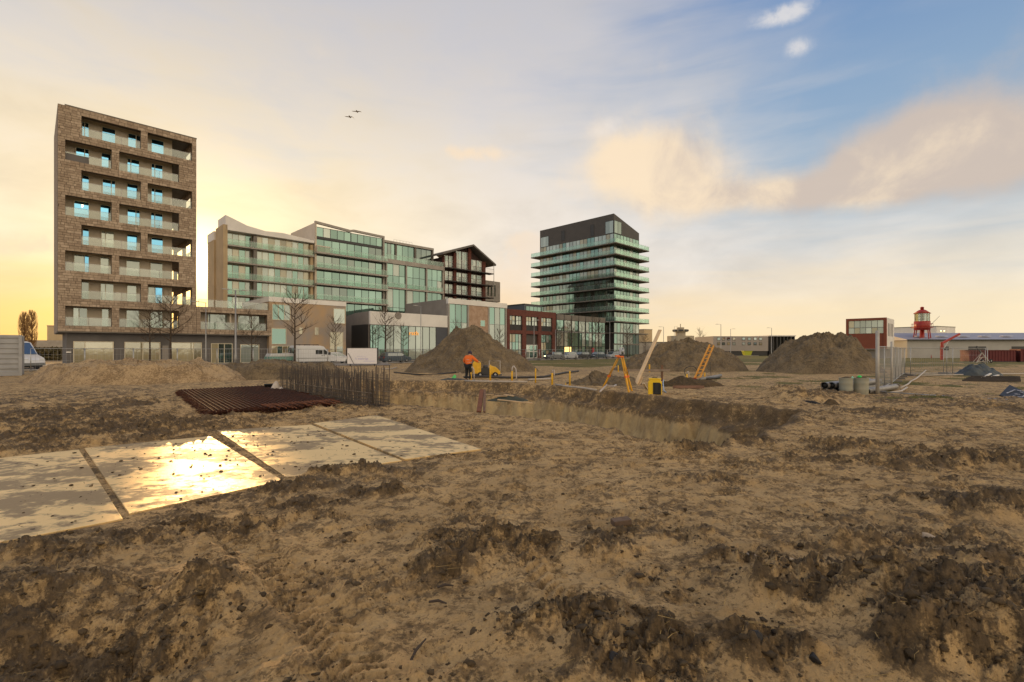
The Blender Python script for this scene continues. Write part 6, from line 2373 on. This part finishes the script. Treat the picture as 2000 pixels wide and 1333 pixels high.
# gulls
for px, py, rz, lab in ((697, 218, .1, 'upper of two gulls gliding over the flats'), (683, 228.5, .5, 'lower of two gulls gliding over the flats')):
    p = at(px, py, 45)
    o = empty('gull', p, 0, lab, 'bird', 'gulls')
    m_ = MB()
    m_.tube([(0, -.25, 0), (0, -.1, .01), (0, .1, .01), (0, .24, .02), (0, .30, .03)], [.01, .055, .065, .035, .01], 8)
    m_.build('body', pmat('gull_grey', (.20, .16, .12), .8), o, True)
    for sd in (-1, 1):
        m_ = MB()
        dr = -.10 if sd > 0 else .02
        if rz > .3:
            dr = -.26 if sd > 0 else .05
        pts = [(0, .06, 0), (sd * .18, .09, .05), (sd * .36, .05, .03 + dr * .4), (sd * .46, -.02, dr)]
        m_.v = []
        for (x, y, z), ch_ in zip(pts, (.16, .14, .10, .02)):
            m_.v += [(x, y + ch_ / 2, z), (x, y - ch_ / 2, z), (x, y - ch_ / 2, z - .012), (x, y + ch_ / 2, z - .012)]
        for i in range(3):
            a_ = 4 * i
            for j in range(4):
                j2 = (j + 1) % 4
                m_.f.append((a_ + j, a_ + j2, a_ + 4 + j2, a_ + 4 + j))
        m_.f += [(0, 1, 2, 3), (12, 13, 14, 15)]
        m_.build('wing', pmat('gull_wing', (.40, .35, .28), .8), o)

# ------------------------------------------------------------------ site: worker
def skin(name, verts, edges, radii, mat, parent, sub=2, root=0):
    me = bpy.data.meshes.new(name)
    me.from_pydata(verts, edges, [])
    me.materials.append(mat)
    o_ = bpy.data.objects.new(name, me)
    link(o_, parent)
    s_ = o_.modifiers.new('skin', 'SKIN')
    for i, r_ in enumerate(radii):
        sv = me.skin_vertices[0].data[i]
        sv.radius = r_ if isinstance(r_, tuple) else (r_, r_)
        sv.use_root = i == root
    s_.use_smooth_shade = True
    u_ = o_.modifiers.new('sub', 'SUBSURF')
    u_.levels = u_.render_levels = sub
    return o_


M_SKIN = pmat('skin', (.50, .30, .21), .6)
M_ORANGE = pmat('hi_vis_orange', (.85, .17, .02), .75, var=.18, vscale=7, bump=.4, bscale=14)
M_TROUSER = pmat('dark_trousers', (.018, .02, .024), .9, var=.3)
M_HAT = pmat('knit_hat', (.045, .035, .06), .95, var=.2)
WP = gp(914, 744)
wk = empty('person', (WP.x, WP.y, 0), R(-25), 'person in orange work jacket, dark trousers and knit hat at the pit edge', 'person')
# x to the side, +y forward (away and to the right), bending slightly with the right arm stretched out
J = {'pel': (0, 0, .92), 'wa': (.0, .03, 1.06), 'ch': (.02, .09, 1.28), 'nk': (.03, .14, 1.47), 'hd': (.03, .19, 1.58), 'ht': (.03, .20, 1.71),
     'ls': (-.19, .10, 1.41), 'le': (-.33, .10, 1.17), 'lw': (-.27, .28, 1.02), 'lh': (-.24, .36, .99),
     'rs': (.23, .11, 1.41), 're': (.42, .20, 1.22), 'rw': (.45, .42, 1.12), 'rh': (.45, .50, 1.10),
     'lt': (-.10, 0, .88), 'lk': (-.12, .06, .48), 'la': (-.12, -.02, .09), 'lf': (-.13, .16, .04),
     'rt': (.10, 0, .88), 'rk': (.13, .10, .49), 'ra': (.12, .02, .09), 'rf': (.14, .20, .04)}


def chain(names_edges, rads):
    ks = list(rads)
    return [J[k] for k in ks], [(ks.index(a), ks.index(b)) for a, b in names_edges], [rads[k] for k in ks]


v, e, r_ = chain([('pel', 'wa'), ('wa', 'ch'), ('ch', 'nk'), ('nk', 'hd'), ('hd', 'ht'), ('ch', 'ls'), ('ls', 'le'), ('le', 'lw'), ('lw', 'lh'),
                  ('ch', 'rs'), ('rs', 're'), ('re', 'rw'), ('rw', 'rh'), ('pel', 'lt'), ('lt', 'lk'), ('lk', 'la'), ('la', 'lf'), ('pel', 'rt'), ('rt', 'rk'), ('rk', 'ra'), ('ra', 'rf')],
                 {'pel': .13, 'wa': .12, 'ch': .15, 'nk': .06, 'hd': .10, 'ht': .07, 'ls': .07, 'le': .05, 'lw': .038, 'lh': .045, 'rs': .07, 're': .05, 'rw': .038, 'rh': .045,
                  'lt': .095, 'lk': .062, 'la': .045, 'lf': .04, 'rt': .095, 'rk': .062, 'ra': .045, 'rf': .04})
skin('body', v, e, r_, M_SKIN, wk)
v, e, r_ = chain([('pel', 'wa'), ('wa', 'ch'), ('ch', 'ls'), ('ls', 'le'), ('le', 'lw'), ('ch', 'rs'), ('rs', 're'), ('re', 'rw'), ('ch', 'nk')],
                 {'pel': (.21, .16), 'wa': (.20, .16), 'ch': (.22, .18), 'ls': .115, 'le': .092, 'lw': .075, 'rs': .115, 're': .092, 'rw': .075, 'nk': .085})
jk = skin('jacket', v, e, r_, M_ORANGE, wk)
v, e, r_ = chain([('pel', 'lt'), ('lt', 'lk'), ('lk', 'la'), ('pel', 'rt'), ('rt', 'rk'), ('rk', 'ra')],
                 {'pel': .165, 'lt': .125, 'lk': .09, 'la': .075, 'rt': .125, 'rk': .09, 'ra': .075})
skin('trousers', v, e, r_, M_TROUSER, wk)
v, e, r_ = [J['la'], J['lf']], [(0, 1)], [.068, .055]
skin('boot', v, e, r_, M_BLACK, wk)
v = [J['ra'], J['rf']]
skin('boot', v, [(0, 1)], [.068, .055], M_BLACK, wk)
m_ = MB()
m_.lathe([(.118, -.03), (.125, .02), (.115, .08), (.08, .13), (.02, .155)], 16)
ht_ = m_.build('knit_hat', M_HAT, wk, True)
ht_.location = (.03, .19, 1.62)
ht_.rotation_euler = (R(-12), 0, 0)
hd_ = Vector(J['hd'])
for sd in (-1, 1):
    m_ = MB()
    m_.lathe([(.004, -.012), (.014, 0), (.004, .012)], 8)
    ey = m_.build('eye', M_BLACK, wk, True)
    ey.location = (.03 + sd * .036, .295, 1.60)
m_ = MB()
m_.prism([(-.016, 0), (.016, 0), (0, .05)], 'y', 0, .03)
ns = m_.build('nose', M_SKIN, wk)
ns.location = (.03, .285, 1.555)
for hnd, sd in (('lh', -1), ('rh', 1)):
    b0 = Vector(J[hnd])
    for k_ in range(5):
        m_ = MB()
        off = Vector(((k_ - 1.5) * .018, .03, 0)) if k_ < 4 else Vector((-sd * .05, -.01, 0))
        tip = Vector((0, .035, -.03 - .006 * (k_ % 2))) if k_ < 4 else Vector((-sd * .02, .03, -.02))
        m_.tube([tuple(b0 + off), tuple(b0 + off + tip * .6), tuple(b0 + off + tip + Vector((0, .0, -.025)))], [.010, .0095, .008], 6)
        m_.build('finger', M_SKIN, wk, True)
for z, rr_ in ((1.10, .235), (1.26, .255)):
    m_ = MB()
    pts = [(.01 + rr_ * math.cos(t) * .98, .06 + (z - 1.06) * .25 + rr_ * math.sin(t) * .74, z) for t in np.linspace(0, 6.2832, 25)]
    m_.tube(pts, .012, 5, False)
    m_.build('reflective_band', pmat('reflective', (.55, .53, .48), .3, .3), wk, True)

# ------------------------------------------------------------------ well-point posts, hoses, generator
M_YEL = pmat('yellow_paint', (.78, .44, .02), .5, var=.18, vscale=5)
M_HOSE = pmat('hose_grey', (.50, .45, .42), .5, var=.15)
M_HOSE_D = pmat('hose_dark', (.045, .042, .04), .55, var=.3)


def wellpost(label, px, ytop, ybot, r_=.055, hose=0, cap=False):
    p_ = gp(px, ybot)
    h_ = EYE + (HOR - ytop) * p_.y / FOC
    o_ = empty('yellow_post', (p_.x, p_.y, 0), 0, label, 'post', 'yellow marker posts')
    m2 = MB()
    m2.tube([(0, 0, -.25), (0, 0, h_ * .98), (0, 0, h_)], [r_, r_, r_ * .8], 10)
    m2.build('post', M_YEL, o_, True)
    if hose:
        m2 = MB()
        k2 = p_.y / FOC
        w_ = hose * k2
        pts = [(0, 0, h_ - .05)] + [(w_ * (1 - math.cos(t)) / 2, 0, h_ + .22 * math.sin(t) + (.06 if t < 1.6 else 0)) for t in np.linspace(.3, math.pi, 8)]
        pts += [(w_ * 1.05, 0, h_ * .6), (w_ * 1.12, .05, 0)]
        m2.tube(pts, .035, 8)
        m2.build('hose', M_HOSE, o_, True)
    if cap:
        m2 = MB()
        m2.tube([(0, 0, h_), (.03, 0, h_ + .14), (.09, 0, h_ + .16), (.11, 0, h_ + .02), (.11, 0, h_ - .3)], .03, 8)
        m2.build('hose', M_HOSE, o_, True)
    return o_


wellpost('yellow post with a pale bent hose, right at the hip of the worker', 919.5, 726, 744, .06, 6)
wellpost('taller yellow post in front of the yellow generator', 957.5, 713, 744.5, .055)
wellpost('yellow post with a pale arched hose, third from the worker', 1000, 725, 746, .055, 8)
wellpost('thin yellow post fourth from the worker', 1046, 720, 749, .04)
wellpost('yellow post with a short hose cap, fifth from the worker', 1078.5, 729, 752, .055, 0, True)
wellpost('yellow post sixth from the worker, nearest the tripod', 1113, 725, 756, .04)
wellpost('very short yellow peg beside the sixth yellow post', 1105, 748, 755, .02)
wellpost('short yellow post behind the leaning plank', 1268.5, 712, 728, .06)
wellpost('yellow post partly hidden by the tripod left leg', 1207.5, 714, 727, .05)
wellpost('yellow post with curled hose left of the ladder foot', 1341.5, 731, 745, .05, 0, True)
wellpost('small yellow post right of the ladder foot', 1376.5, 728, 741, .045)

# generator on the ground
p = gp(938, 737)
o = empty('generator', (p.x, p.y, 0), R(4), 'yellow site generator with rounded tank behind the worker', 'generator')
m_ = MB()
m_.prism([(-.50, .25), (.05, .25), (.05, .95), (-.05, 1.07), (-.40, 1.07), (-.50, .95)], 'y', -.4, .4)
m_.build('engine_hood', M_YEL, o, bevel=.04)
m_ = MB()
m_.prism([(.62, .18), (1.35, .18), (1.35, .40), (1.05, .68), (.72, .78), (.62, .70)], 'y', -.35, .35)
m_.build('pump_housing', M_YEL, o, bevel=.04)
ubox('engine_block', M_FRAME_D, o, .06, .62, -.3, .3, .2, .62)
m_ = MB()
m_.lathe([(.16, 0), (.16, .30)], 14, (.35, 0, .5))
m_.build('air_filter', M_FRAME_D, o, True)
ubox('chassis', M_FRAME_D, o, -.6, 1.45, -.42, .42, .12, .19)
wheels(o, (.0, 1.0), .42, .18)
# pale tubular frame
p = gp(965, 735)
o = MB()
o.tube([(-.35, 0, 0), (-.35, 0, 1.08), (.42, 0, 1.08), (.42, 0, 0)], .025, 8)
o.tube([(-.35, .5, 0), (-.35, .5, 1.05), (.42, .5, 1.05), (.42, .5, 0)], .025, 8)
o.tube([(-.35, 0, 1.08), (-.35, .5, 1.05)], .02, 6).tube([(.42, 0, 1.08), (.42, .5, 1.05)], .02, 6)
o = o.build('tube_trestle', MATS['pipe_white'], smooth=True)
o.location = (p.x, p.y, 0)
tag(o, 'pale tubular trestle standing over the yellow generator', 'trestle')
# hoses along the pit edge
def px_hose(label, pts, r_, mat, cat='hose', name='dewatering_hose'):
    ps = []
    for px, py in pts:
        q = gp(px, py, .06)
        ps.append((q.x, q.y, r_ + .03))
    return ground_tube(name, label, cat, ps, r_, mat, 8, 'dewatering hoses')


px_hose('long dark hose running behind the yellow posts', [(895, 739), (940, 737), (1000, 739), (1060, 738), (1105, 729), (1130, 726)], .07, M_HOSE_D)
px_hose('pale suction pipe lying along the pit edge by the worker', [(908, 745), (940, 746), (985, 746.5), (1030, 747)], .05, MATS['pipe_white'], 'pipe', 'suction_pipe')
px_hose('pale suction pipe continuing along the pit edge to the tripod', [(1085, 752), (1110, 756), (1140, 759), (1165, 763)], .045, MATS['pipe_white'], 'pipe', 'suction_pipe')
px_hose('pale plank-like pipe behind the fourth yellow post', [(1032, 743), (1060, 742), (1078, 741)], .06, MATS['pipe_white'], 'pipe', 'suction_pipe')
px_hose('dark hose trailing left from the worker across the sand', [(770, 728), (820, 733), (860, 731), (905, 727)], .05, M_HOSE_D)
px_hose('thin grey cable on the sand left of the tall soil heap', [(745, 722), (765, 721), (775, 718)], .05, MATS['pipe_white'])
sheet('work_bag', 'dark crumpled groundsheet left of the worker', 'groundsheet', gp(885, 743).xy, .95, .5, .16, pmat('sheet_darkgreen', (.02, .028, .02), .6), 33, 30, 'worker things')
sheet('work_bag', 'bright green bag lying left of the worker', 'bag', gp(888, 739).xy, .22, .2, .22, pmat('bag_green', (.10, .55, .12), .5), 36, 20, 'worker things')
sheet('work_bag', 'tan sack standing at the feet of the worker', 'bag', gp(898, 741).xy, .30, .25, .42, pmat('sack_tan', (.32, .24, .15), .9), 39, 20, 'worker things')

# boards on the ledge of the pit and rusty beam
M_PINE = pmat('pine_board', (.60, .41, .22), .75, var=.25, vscale=4)
M_OLDWOOD = pmat('old_board', (.20, .11, .065), .85, var=.35, vscale=5)


def beam_px(name, label, cat, a, b_, w_, h_, mat, group=None):
    m2 = MB()
    m2.beam(a, b_, w_, h_)
    return tag(m2.build(name, mat, bevel=.008), label, cat, group)


a, c = at(935, 807, 15.2), at(941, 764, 17.3)
beam_px('rusty_beam', 'rusty steel beam leaning against the pit wall', 'beam', a, c, .14, .12, M_RUST_L)
beam_px('rusty_beam', 'dark second beam leaning close beside the rusty one', 'beam', a + Vector((.17, 0, 0)), c + Vector((.10, .05, .0)), .08, .12, M_OLDWOOD)
for i, (x0, y0, x1, y1, yy, lab) in enumerate([(945, 771, 962, 771, 20.5, 'short pale board on the pit ledge beside the rusty beam'), (985, 771, 1003, 774, 20.3, 'yellow board end on the pit ledge'), (966, 774, 990, 774, 20.2, 'thin pale board lying on the pit ledge, middle one'), (972, 781, 1040, 788, 18.6, 'long pale plank along the lip of the sandy pit wall')]):
    beam_px('pit_board', lab, 'board', at(x0, y0, yy), at(x1, y1, yy - .2), .16, .035, M_PINE, 'boards in the pit')
sheet('pit_tarpaulin', 'dark green tarpaulin lying on the pit ledge', 'tarpaulin', at(992, 777, 20.2).xy, .85, .6, .18, pmat('tarp_green', (.05, .055, .03), .8, var=.3), 45, 30)
bpy.data.objects['pit_tarpaulin'].location.z = at(992, 779, 20.2).z - .05

# ------------------------------------------------------------------ survey tripod
TPX, TPY = 1212, 768
tb = gp(1216, 766)
hz_ = EYE + (HOR - 699) * tb.y / FOC
M_TRI = pmat('tripod_yellow', (.80, .40, .02), .55, var=.12, vscale=6)
M_ORNG = pmat('tripod_orange', (.75, .16, .02), .5)
tr_ = empty('survey_tripod', tb, 0, 'yellow-orange surveying tripod carrying a pale instrument', 'tripod')
k_ = tb.y / FOC
topx = (1212 - 1216) * k_
m_ = MB()
m_.lathe([(.13, 0), (.15, .02), (.15, .06), (.10, .08)], 14, (topx, 0, hz_))
m_.build('head', M_ORNG, tr_, True)
for lx, ly, oy in ((1181.5, 760, .75), (1223.5, 768.5, -.45), (1238, 763, .35)):
    foot = Vector(((lx - 1216) * k_, oy, .02))
    tp = Vector((topx, 0, hz_ + .02)) + (foot - Vector((topx, 0, 0))).normalized() * .1
    mid = tp.lerp(foot, .56)
    dr = (foot - tp).normalized()
    sd = dr.cross(Vector((0, 0, 1))).normalized()
    for s_ in (-1, 1):
        m2 = MB()
        m2.tube([tuple(tp + sd * .055 * s_), tuple(mid + sd * .045 * s_)], .020, 8)
        m2.build('leg_rail', M_TRI, tr_, True)
    m2 = MB()
    m2.beam(mid - dr * .12, foot, .075, .05)
    m2.build('leg', M_TRI, tr_)
    m2 = MB()
    m2.beam(mid - dr * .04, mid + dr * .05, .13, .075)
    m2.build('clamp', M_ORNG, tr_)
    m2 = MB()
    m2.tube([tuple(foot - dr * .03), tuple(foot + dr * .07)], [.02, .004], 6)
    m2.build('spike', M_FRAME_D, tr_)
ins = empty('survey_instrument', tb + Vector((topx + .05, 0, hz_ + .08)), .3, 'pale grey surveying instrument on top of the tripod', 'instrument')
ubox('base', M_FRAME_D, ins, -.10, .10, -.10, .10, 0, .06)
ubox('side_bag', M_ORNG, ins, -.30, -.12, -.06, .06, -.04, .03)
M_INS = pmat('instrument_grey', (.45, .47, .50), .45)
m_ = MB()
m_.prism([(-.10, .06), (-.05, .06), (-.05, .34), (-.09, .30)], 'y', -.07, .07)
m_.prism([(.10, .06), (.05, .06), (.05, .34), (.09, .30)], 'y', -.07, .07)
m_.build('yoke', M_INS, ins, bevel=.008)
m_ = MB()
m_.tube([(0, -.12, .21), (0, .12, .21)], [.05, .045], 12)
m_.build('telescope', M_INS, ins, True)
ubox('handle', M_INS, ins, -.08, .08, -.02, .02, .341, .37)
ubox('keypad', M_FRAME_D, ins, -.045, .045, -.09, -.05, .07, .14)

# yellow instrument case
p = gp(1279, 771)
o = empty('instrument_case', p, R(-14), 'yellow rounded instrument case with black back panel right of the tripod', 'case')
m_ = MB()
m_.prism([(-.27, 0), (.27, 0), (.27, .52), (.20, .62), (-.20, .62), (-.27, .52)], 'y', -.16, .16)
m_.build('shell', pmat('case_yellow', (.85, .55, .01), .35, var=.06), o, bevel=.03)
ubox('lid', MATS['case_yellow'], o, -.24, .24, -.17, .17, .621, .675)
m_ = MB()
m_.prism([(-.08, .02), (.24, .02), (.24, .44), (.18, .50), (-.08, .50)], 'y', -.19, -.161)
m_.build('back_panel', M_BLACK, o, bevel=.01)
for x in (-.02, .16):
    ubox('strap', pmat('strap_black', (.02, .02, .02), .9), o, x - .02, x + .02, -.21, -.19, .05, .48)
ubox('handle', M_BLACK, o, -.10, .10, -.02, .02, .676, .70)

# leaning timber
a, c = gp(1241, 753), at(1289, 645, 27.2)
beam_px('leaning_plank', 'long pale plank leaning up to the right of the tripod', 'plank', a, c, .19, .07, pmat('pine_pale', (.72, .52, .30), .7, var=.15, vscale=4))
beam_px('leaning_plank', 'short thick board at the foot of the leaning plank', 'plank', a + Vector((.14, .1, 0)), at(1252, 737, 26.0), .24, .05, M_PINE)
beam_px('leaning_plank', 'small pale board end propped left of the yellow case', 'plank', gp(1263, 760), at(1257, 749, 22.2), .10, .05, pmat('board_cream', (.66, .56, .40), .7))
# profile board
p = gp(1293, 745)
o = empty('profile_board', (p.x, p.y, 0), R(3), 'batter board of weathered planks behind the yellow case', 'batter board')
ubox('stake', M_OLDWOOD, o, -.06, .06, -.03, .03, -.1, .95)
ubox('stake', M_OLDWOOD, o, -2.1, -2.0, -.03, .03, -.1, .8)
ubox('cross_board', pmat('board_weathered', (.30, .235, .18), .85, var=.3, vscale=3), o, -2.2, .45, -.065, -.032, .58, .70)
p = gp(1343, 760)
o = empty('plank_stack', (p.x, p.y, 0), R(-3), 'small flat stack of reddish planks right of the yellow case', 'planks')
for i in range(4):
    ubox('plank', [M_OLDWOOD, pmat('plank_red', (.30, .16, .10), .8, var=.3, vscale=4)][i % 2], o, -.72 + .04 * i, .66 + .05 * i, -.25 + .12 * i, -.14 + .12 * i, .02 + .05 * (i % 3), .07 + .05 * (i % 3))

# ladder
p0 = gp(1361, 742)
o = empty('ladder', p0, 0, 'orange-yellow ladder leaning back against the low soil heap', 'ladder')
yt = p0.y + 2.0
tl, trr = at(1386, 674, yt), at(1394, 675, yt)
bl, br = at(1355, 742, p0.y), at(1366, 741, p0.y)
M_LAD = pmat('ladder_orange', (.72, .33, .04), .6, var=.2, vscale=4)
for a, c in ((bl, tl), (br, trr)):
    m2 = MB()
    m2.beam(a - p0, c - p0, .07, .10)
    m2.build('rail', M_LAD, o)
for i in range(9):
    t = (i + .6) / 9.4
    m2 = MB()
    m2.tube([tuple(bl.lerp(tl, t) - p0), tuple(br.lerp(trr, t) - p0)], .03, 6)
    m2.build('rung', M_LAD, o, True)
ubox('foot', M_RED, o, -.22, -.06, -.12, .08, -.02, .12)
# dark pipes right of the ladder
px_hose('dark grey pipe lying flat right of the ladder', [(1368, 743), (1390, 739), (1408, 735.5)], .09, M_FRAME_G, 'pipe', 'ground_pipe')
px_hose('second dark pipe end right of the ladder', [(1380, 741.5), (1405, 739)], .07, M_FRAME_D, 'pipe', 'ground_pipe')
m_ = MB()
pc = gp(1350, 741)
pts = [(.42 * math.cos(t), .1 * math.sin(t * 3), .42 + .40 * math.sin(t)) for t in np.linspace(0, 12.0, 50)]
m_.tube(pts, .022, 6)
o = m_.build('coiled_hose', M_HOSE_D, smooth=True)
o.location = pc
tag(o, 'loosely coiled dark hose standing left of the ladder', 'hose', 'dewatering hoses')
o = MB()
o.tube([(0, 0, 0), (-.08, 0, .9), (-.1, 0, 1.5)], [.02, .016, .01], 6)
o = o.build('thin_rod', M_FRAME_D)
o.location = gp(1389, 736)
tag(o, 'thin dark rod stuck in the sand right of the ladder', 'rod')
ground_tube('steel_tube', 'crooked branch-like grey tube left of the tripod', 'tube', [(*gp(1172, 770).xy, .1), (*gp(1185, 763).xy, .25), (*gp(1198, 764).xy, .2), (*gp(1203, 762).xy, .22)], .04, M_HOSE)
ground_tube('blue_hose', 'short blue and white hose end right of the yellow case', 'hose', [(*gp(1296, 755).xy, .32), (*gp(1295, 759).xy, .25), (*gp(1297, 766).xy, .05), (*gp(1301, 768).xy, .03)], .025, pmat('hose_paleblue', (.32, .42, .55), .5))

# low dark soil ridge behind the planks and heaps by the pipes
heap_px('soil_heap', 'long low ridge of dark soil behind the reddish planks', 1280, 1420, 757, 1330, 741, 511, M_CLOD, depth=.35, rough=.25, n=70)
heap_px('soil_heap', 'rounded dark soil mound between the yellow posts and the tripod', 1095, 1265, 756, 1150, 734, 521, M_HEAP, depth=.8, rough=.45, n=90)
heap_px('soil_heap', 'small dark clump of soil left of the waste drums', 1602, 1648, 796, 1622, 779, 531, M_CLOD, depth=.8, rough=.12, n=50)
sheet('black_foil', 'scrap of black foil lying left of the waste drums', 'foil', gp(1580, 791).xy, .5, .35, .18, pmat('foil_black', (.014, .013, .012), .75, spec=.2), 51, 26)

# ------------------------------------------------------------------ small things in the foreground
def stone(label, px, py, sx, sy, sz, mat, seed, name='stone', group='loose stones'):
    rs = np.random.default_rng(seed)
    bm = bmesh.new()
    bmesh.ops.create_icosphere(bm, subdivisions=3, radius=1.0)
    V_ = np.array([v_.co[:] for v_ in bm.verts])
    F3 = np.array([[v_.index for v_ in f_.verts] for f_ in bm.faces])
    bm.free()
    for _ in range(9):                                # chip flat faces off the ball
        d_ = rs.normal(size=3)
        d_ /= np.linalg.norm(d_)
        k2 = V_ @ d_
        lim = rs.uniform(.55, .85)
        V_ = V_ - np.maximum(k2 - lim, 0)[:, None] * d_
    V_ = V_ * np.array([sx, sy, sz]) * (1 + .05 * rs.normal(size=(len(V_), 1)))
    p_ = gp(px, py)
    o_ = mesh_np(name, V_, F3, mat, smooth=False)
    o_.location = (p_.x, p_.y, ground_z(p_.x, p_.y) + sz * .45)
    o_.rotation_euler = (0, 0, rs.uniform(0, 6))
    return tag(o_, label, 'stone' if name == 'stone' else 'brick', group)


M_STONE = pmat('pale_stone', (.50, .38, .25), .9, var=.25, vscale=20, bump=.4, bscale=60)
M_STONE2 = pmat('grey_stone', (.33, .26, .19), .9, var=.25, vscale=20, bump=.4, bscale=60)
stone('largest pale tan stone on the sand at right', 1815, 1062, .095, .06, .05, M_STONE, 1)
stone('medium pale stone beside the churned soil, right of centre', 1540, 1112, .055, .045, .04, M_STONE, 2)
stone('reddish stone right of the large pale stone', 1830, 1108, .05, .04, .035, pmat('red_stone', (.30, .16, .09), .9, var=.3, vscale=20), 3)
stone('grey stone in the clods left of centre right', 1465, 1105, .06, .045, .04, M_STONE2, 4)
p = gp(1213, 1032)
m_ = MB()
m_.box(-.095, .095, -.05, .05, 0, .055)
o = m_.build('half_brick', pmat('brick_brown', (.16, .105, .07), .9, var=.3, vscale=14, bump=.4, bscale=60), bevel=.006)
o.location = (p.x, p.y, ground_z(p.x, p.y) + .004)
o.rotation_euler = (.06, -.05, .25)
tag(o, 'dark brown brick lying flat in the middle of the sand', 'brick')
sheet('blue_scrap', 'scrap of bright blue plastic on the sand at right', 'plastic scrap', gp(1622, 873).xy, .13, .07, .07, pmat('blue_plastic', (.01, .16, .36), .4), 61, 16)
bpy.data.objects['blue_scrap'].location.z = ground_z(*gp(1622, 873).xy) + .02
for px, py, ln, rz, lab in [(815, 1290, .20, 1.2, 'short dark stick standing in the sand at the bottom centre'), (870, 1160, .12, .2, 'thin dark stick lying flat, centre left'), (855, 1190, .13, -.2, 'second thin dark stick lying below the first, centre left')]:
    p = gp(px, py)
    m_ = MB()
    m_.tube([(-ln / 2, 0, 0), (0, .008, .012), (ln / 2, 0, .002)], [.008, .010, .005], 6)
    o = m_.build('stick', pmat('stick_dark', (.05, .036, .026), .9))
    o.location = (p.x, p.y, ground_z(p.x, p.y) + .02)
    o.rotation_euler = (0, -.25 if ln > .15 else 0, rz)
    tag(o, lab, 'stick', 'dark sticks')
for px, py, s_, lab, sd in [(1478, 1298, .06, 'shiny black lump of peat at the bottom right of centre', 71), (1200, 1325, .035, 'small black lump at the bottom edge, right of centre', 72), (1590, 1318, .04, 'black lump of peat at the bottom edge, further right', 73)]:
    stone(lab, px, py, s_, s_ * .7, s_ * .8, pmat('peat_black', (.016, .014, .013), .6, bump=.6, bscale=50), sd, 'stone', 'black peat lumps')

# straw and grass blades (nobody could count them)
def blades(n, rmin, rmax, amin, amax, len0, len1, wid, upright, seed, where=None):
    rs = np.random.default_rng(seed)
    r_ = np.exp(rs.uniform(math.log(rmin), math.log(rmax), n))
    a_ = np.radians(rs.uniform(amin, amax, n))
    x, y = r_ * np.sin(a_), r_ * np.cos(a_)
    h, so2, pa2, gr2, ch2 = terrain(x, y)
    if where is not None:
        ok = where(x, y, so2, gr2, ch2, rs.uniform(0, 1, n))
        x, y, h = x[ok], y[ok], h[ok]
    n = len(x)
    th = rs.uniform(0, 6.283, n)
    L_ = rs.uniform(len0, len1, n)
    up = rs.uniform(0, upright, n)
    bend = rs.uniform(-.5, .5, n)
    V_ = []
    for t in (0, .5, 1):
        cx = x + np.cos(th + bend * t) * L_ * t * np.cos(up)
        cy = y + np.sin(th + bend * t) * L_ * t * np.cos(up)
        cz = h + .006 + L_ * np.sin(up) * t * (1 - .25 * t)
        wx, wy = -np.sin(th) * wid * (1 - t * .8), np.cos(th) * wid * (1 - t * .8)
        V_ += [np.stack([cx - wx, cy - wy, cz], 1), np.stack([cx + wx, cy + wy, cz + wid * .4], 1)]
    V_ = np.stack(V_, 1).reshape(-1, 3)
    b_ = (np.arange(n) * 6)[:, None]
    F3 = np.concatenate([b_ + np.array([[0, 1, 3, 2]]), b_ + np.array([[2, 3, 5, 4]])])
    return V_, F3


V_, F3 = blades(2600, 2.4, 11, -50, 50, .04, .16, .0022, .35, 5, lambda x, y, so2, gr2, ch2, u: u < .10 + .8 * ch2)
tag(mesh_np('straw', V_, F3, pmat('straw', (.50, .33, .11), .8, var=.4, vscale=9)), 'yellow straw and dead roots strewn over the foreground soil', 'straw', kind='stuff')
V_, F3 = blades(60000, 13, 75, 4, 47, .06, .22, .008, 1.3, 8, lambda x, y, so2, gr2, ch2, u: u < gr2 * .9 - .1)
tag(mesh_np('rough_grass', V_, F3, pmat('grass_blade', (.13, .115, .025), .85, color2=(.22, .16, .05), vscale=.6, coords='pos')), 'short yellowing grass on the edge of the site at right', 'grass', kind='stuff')
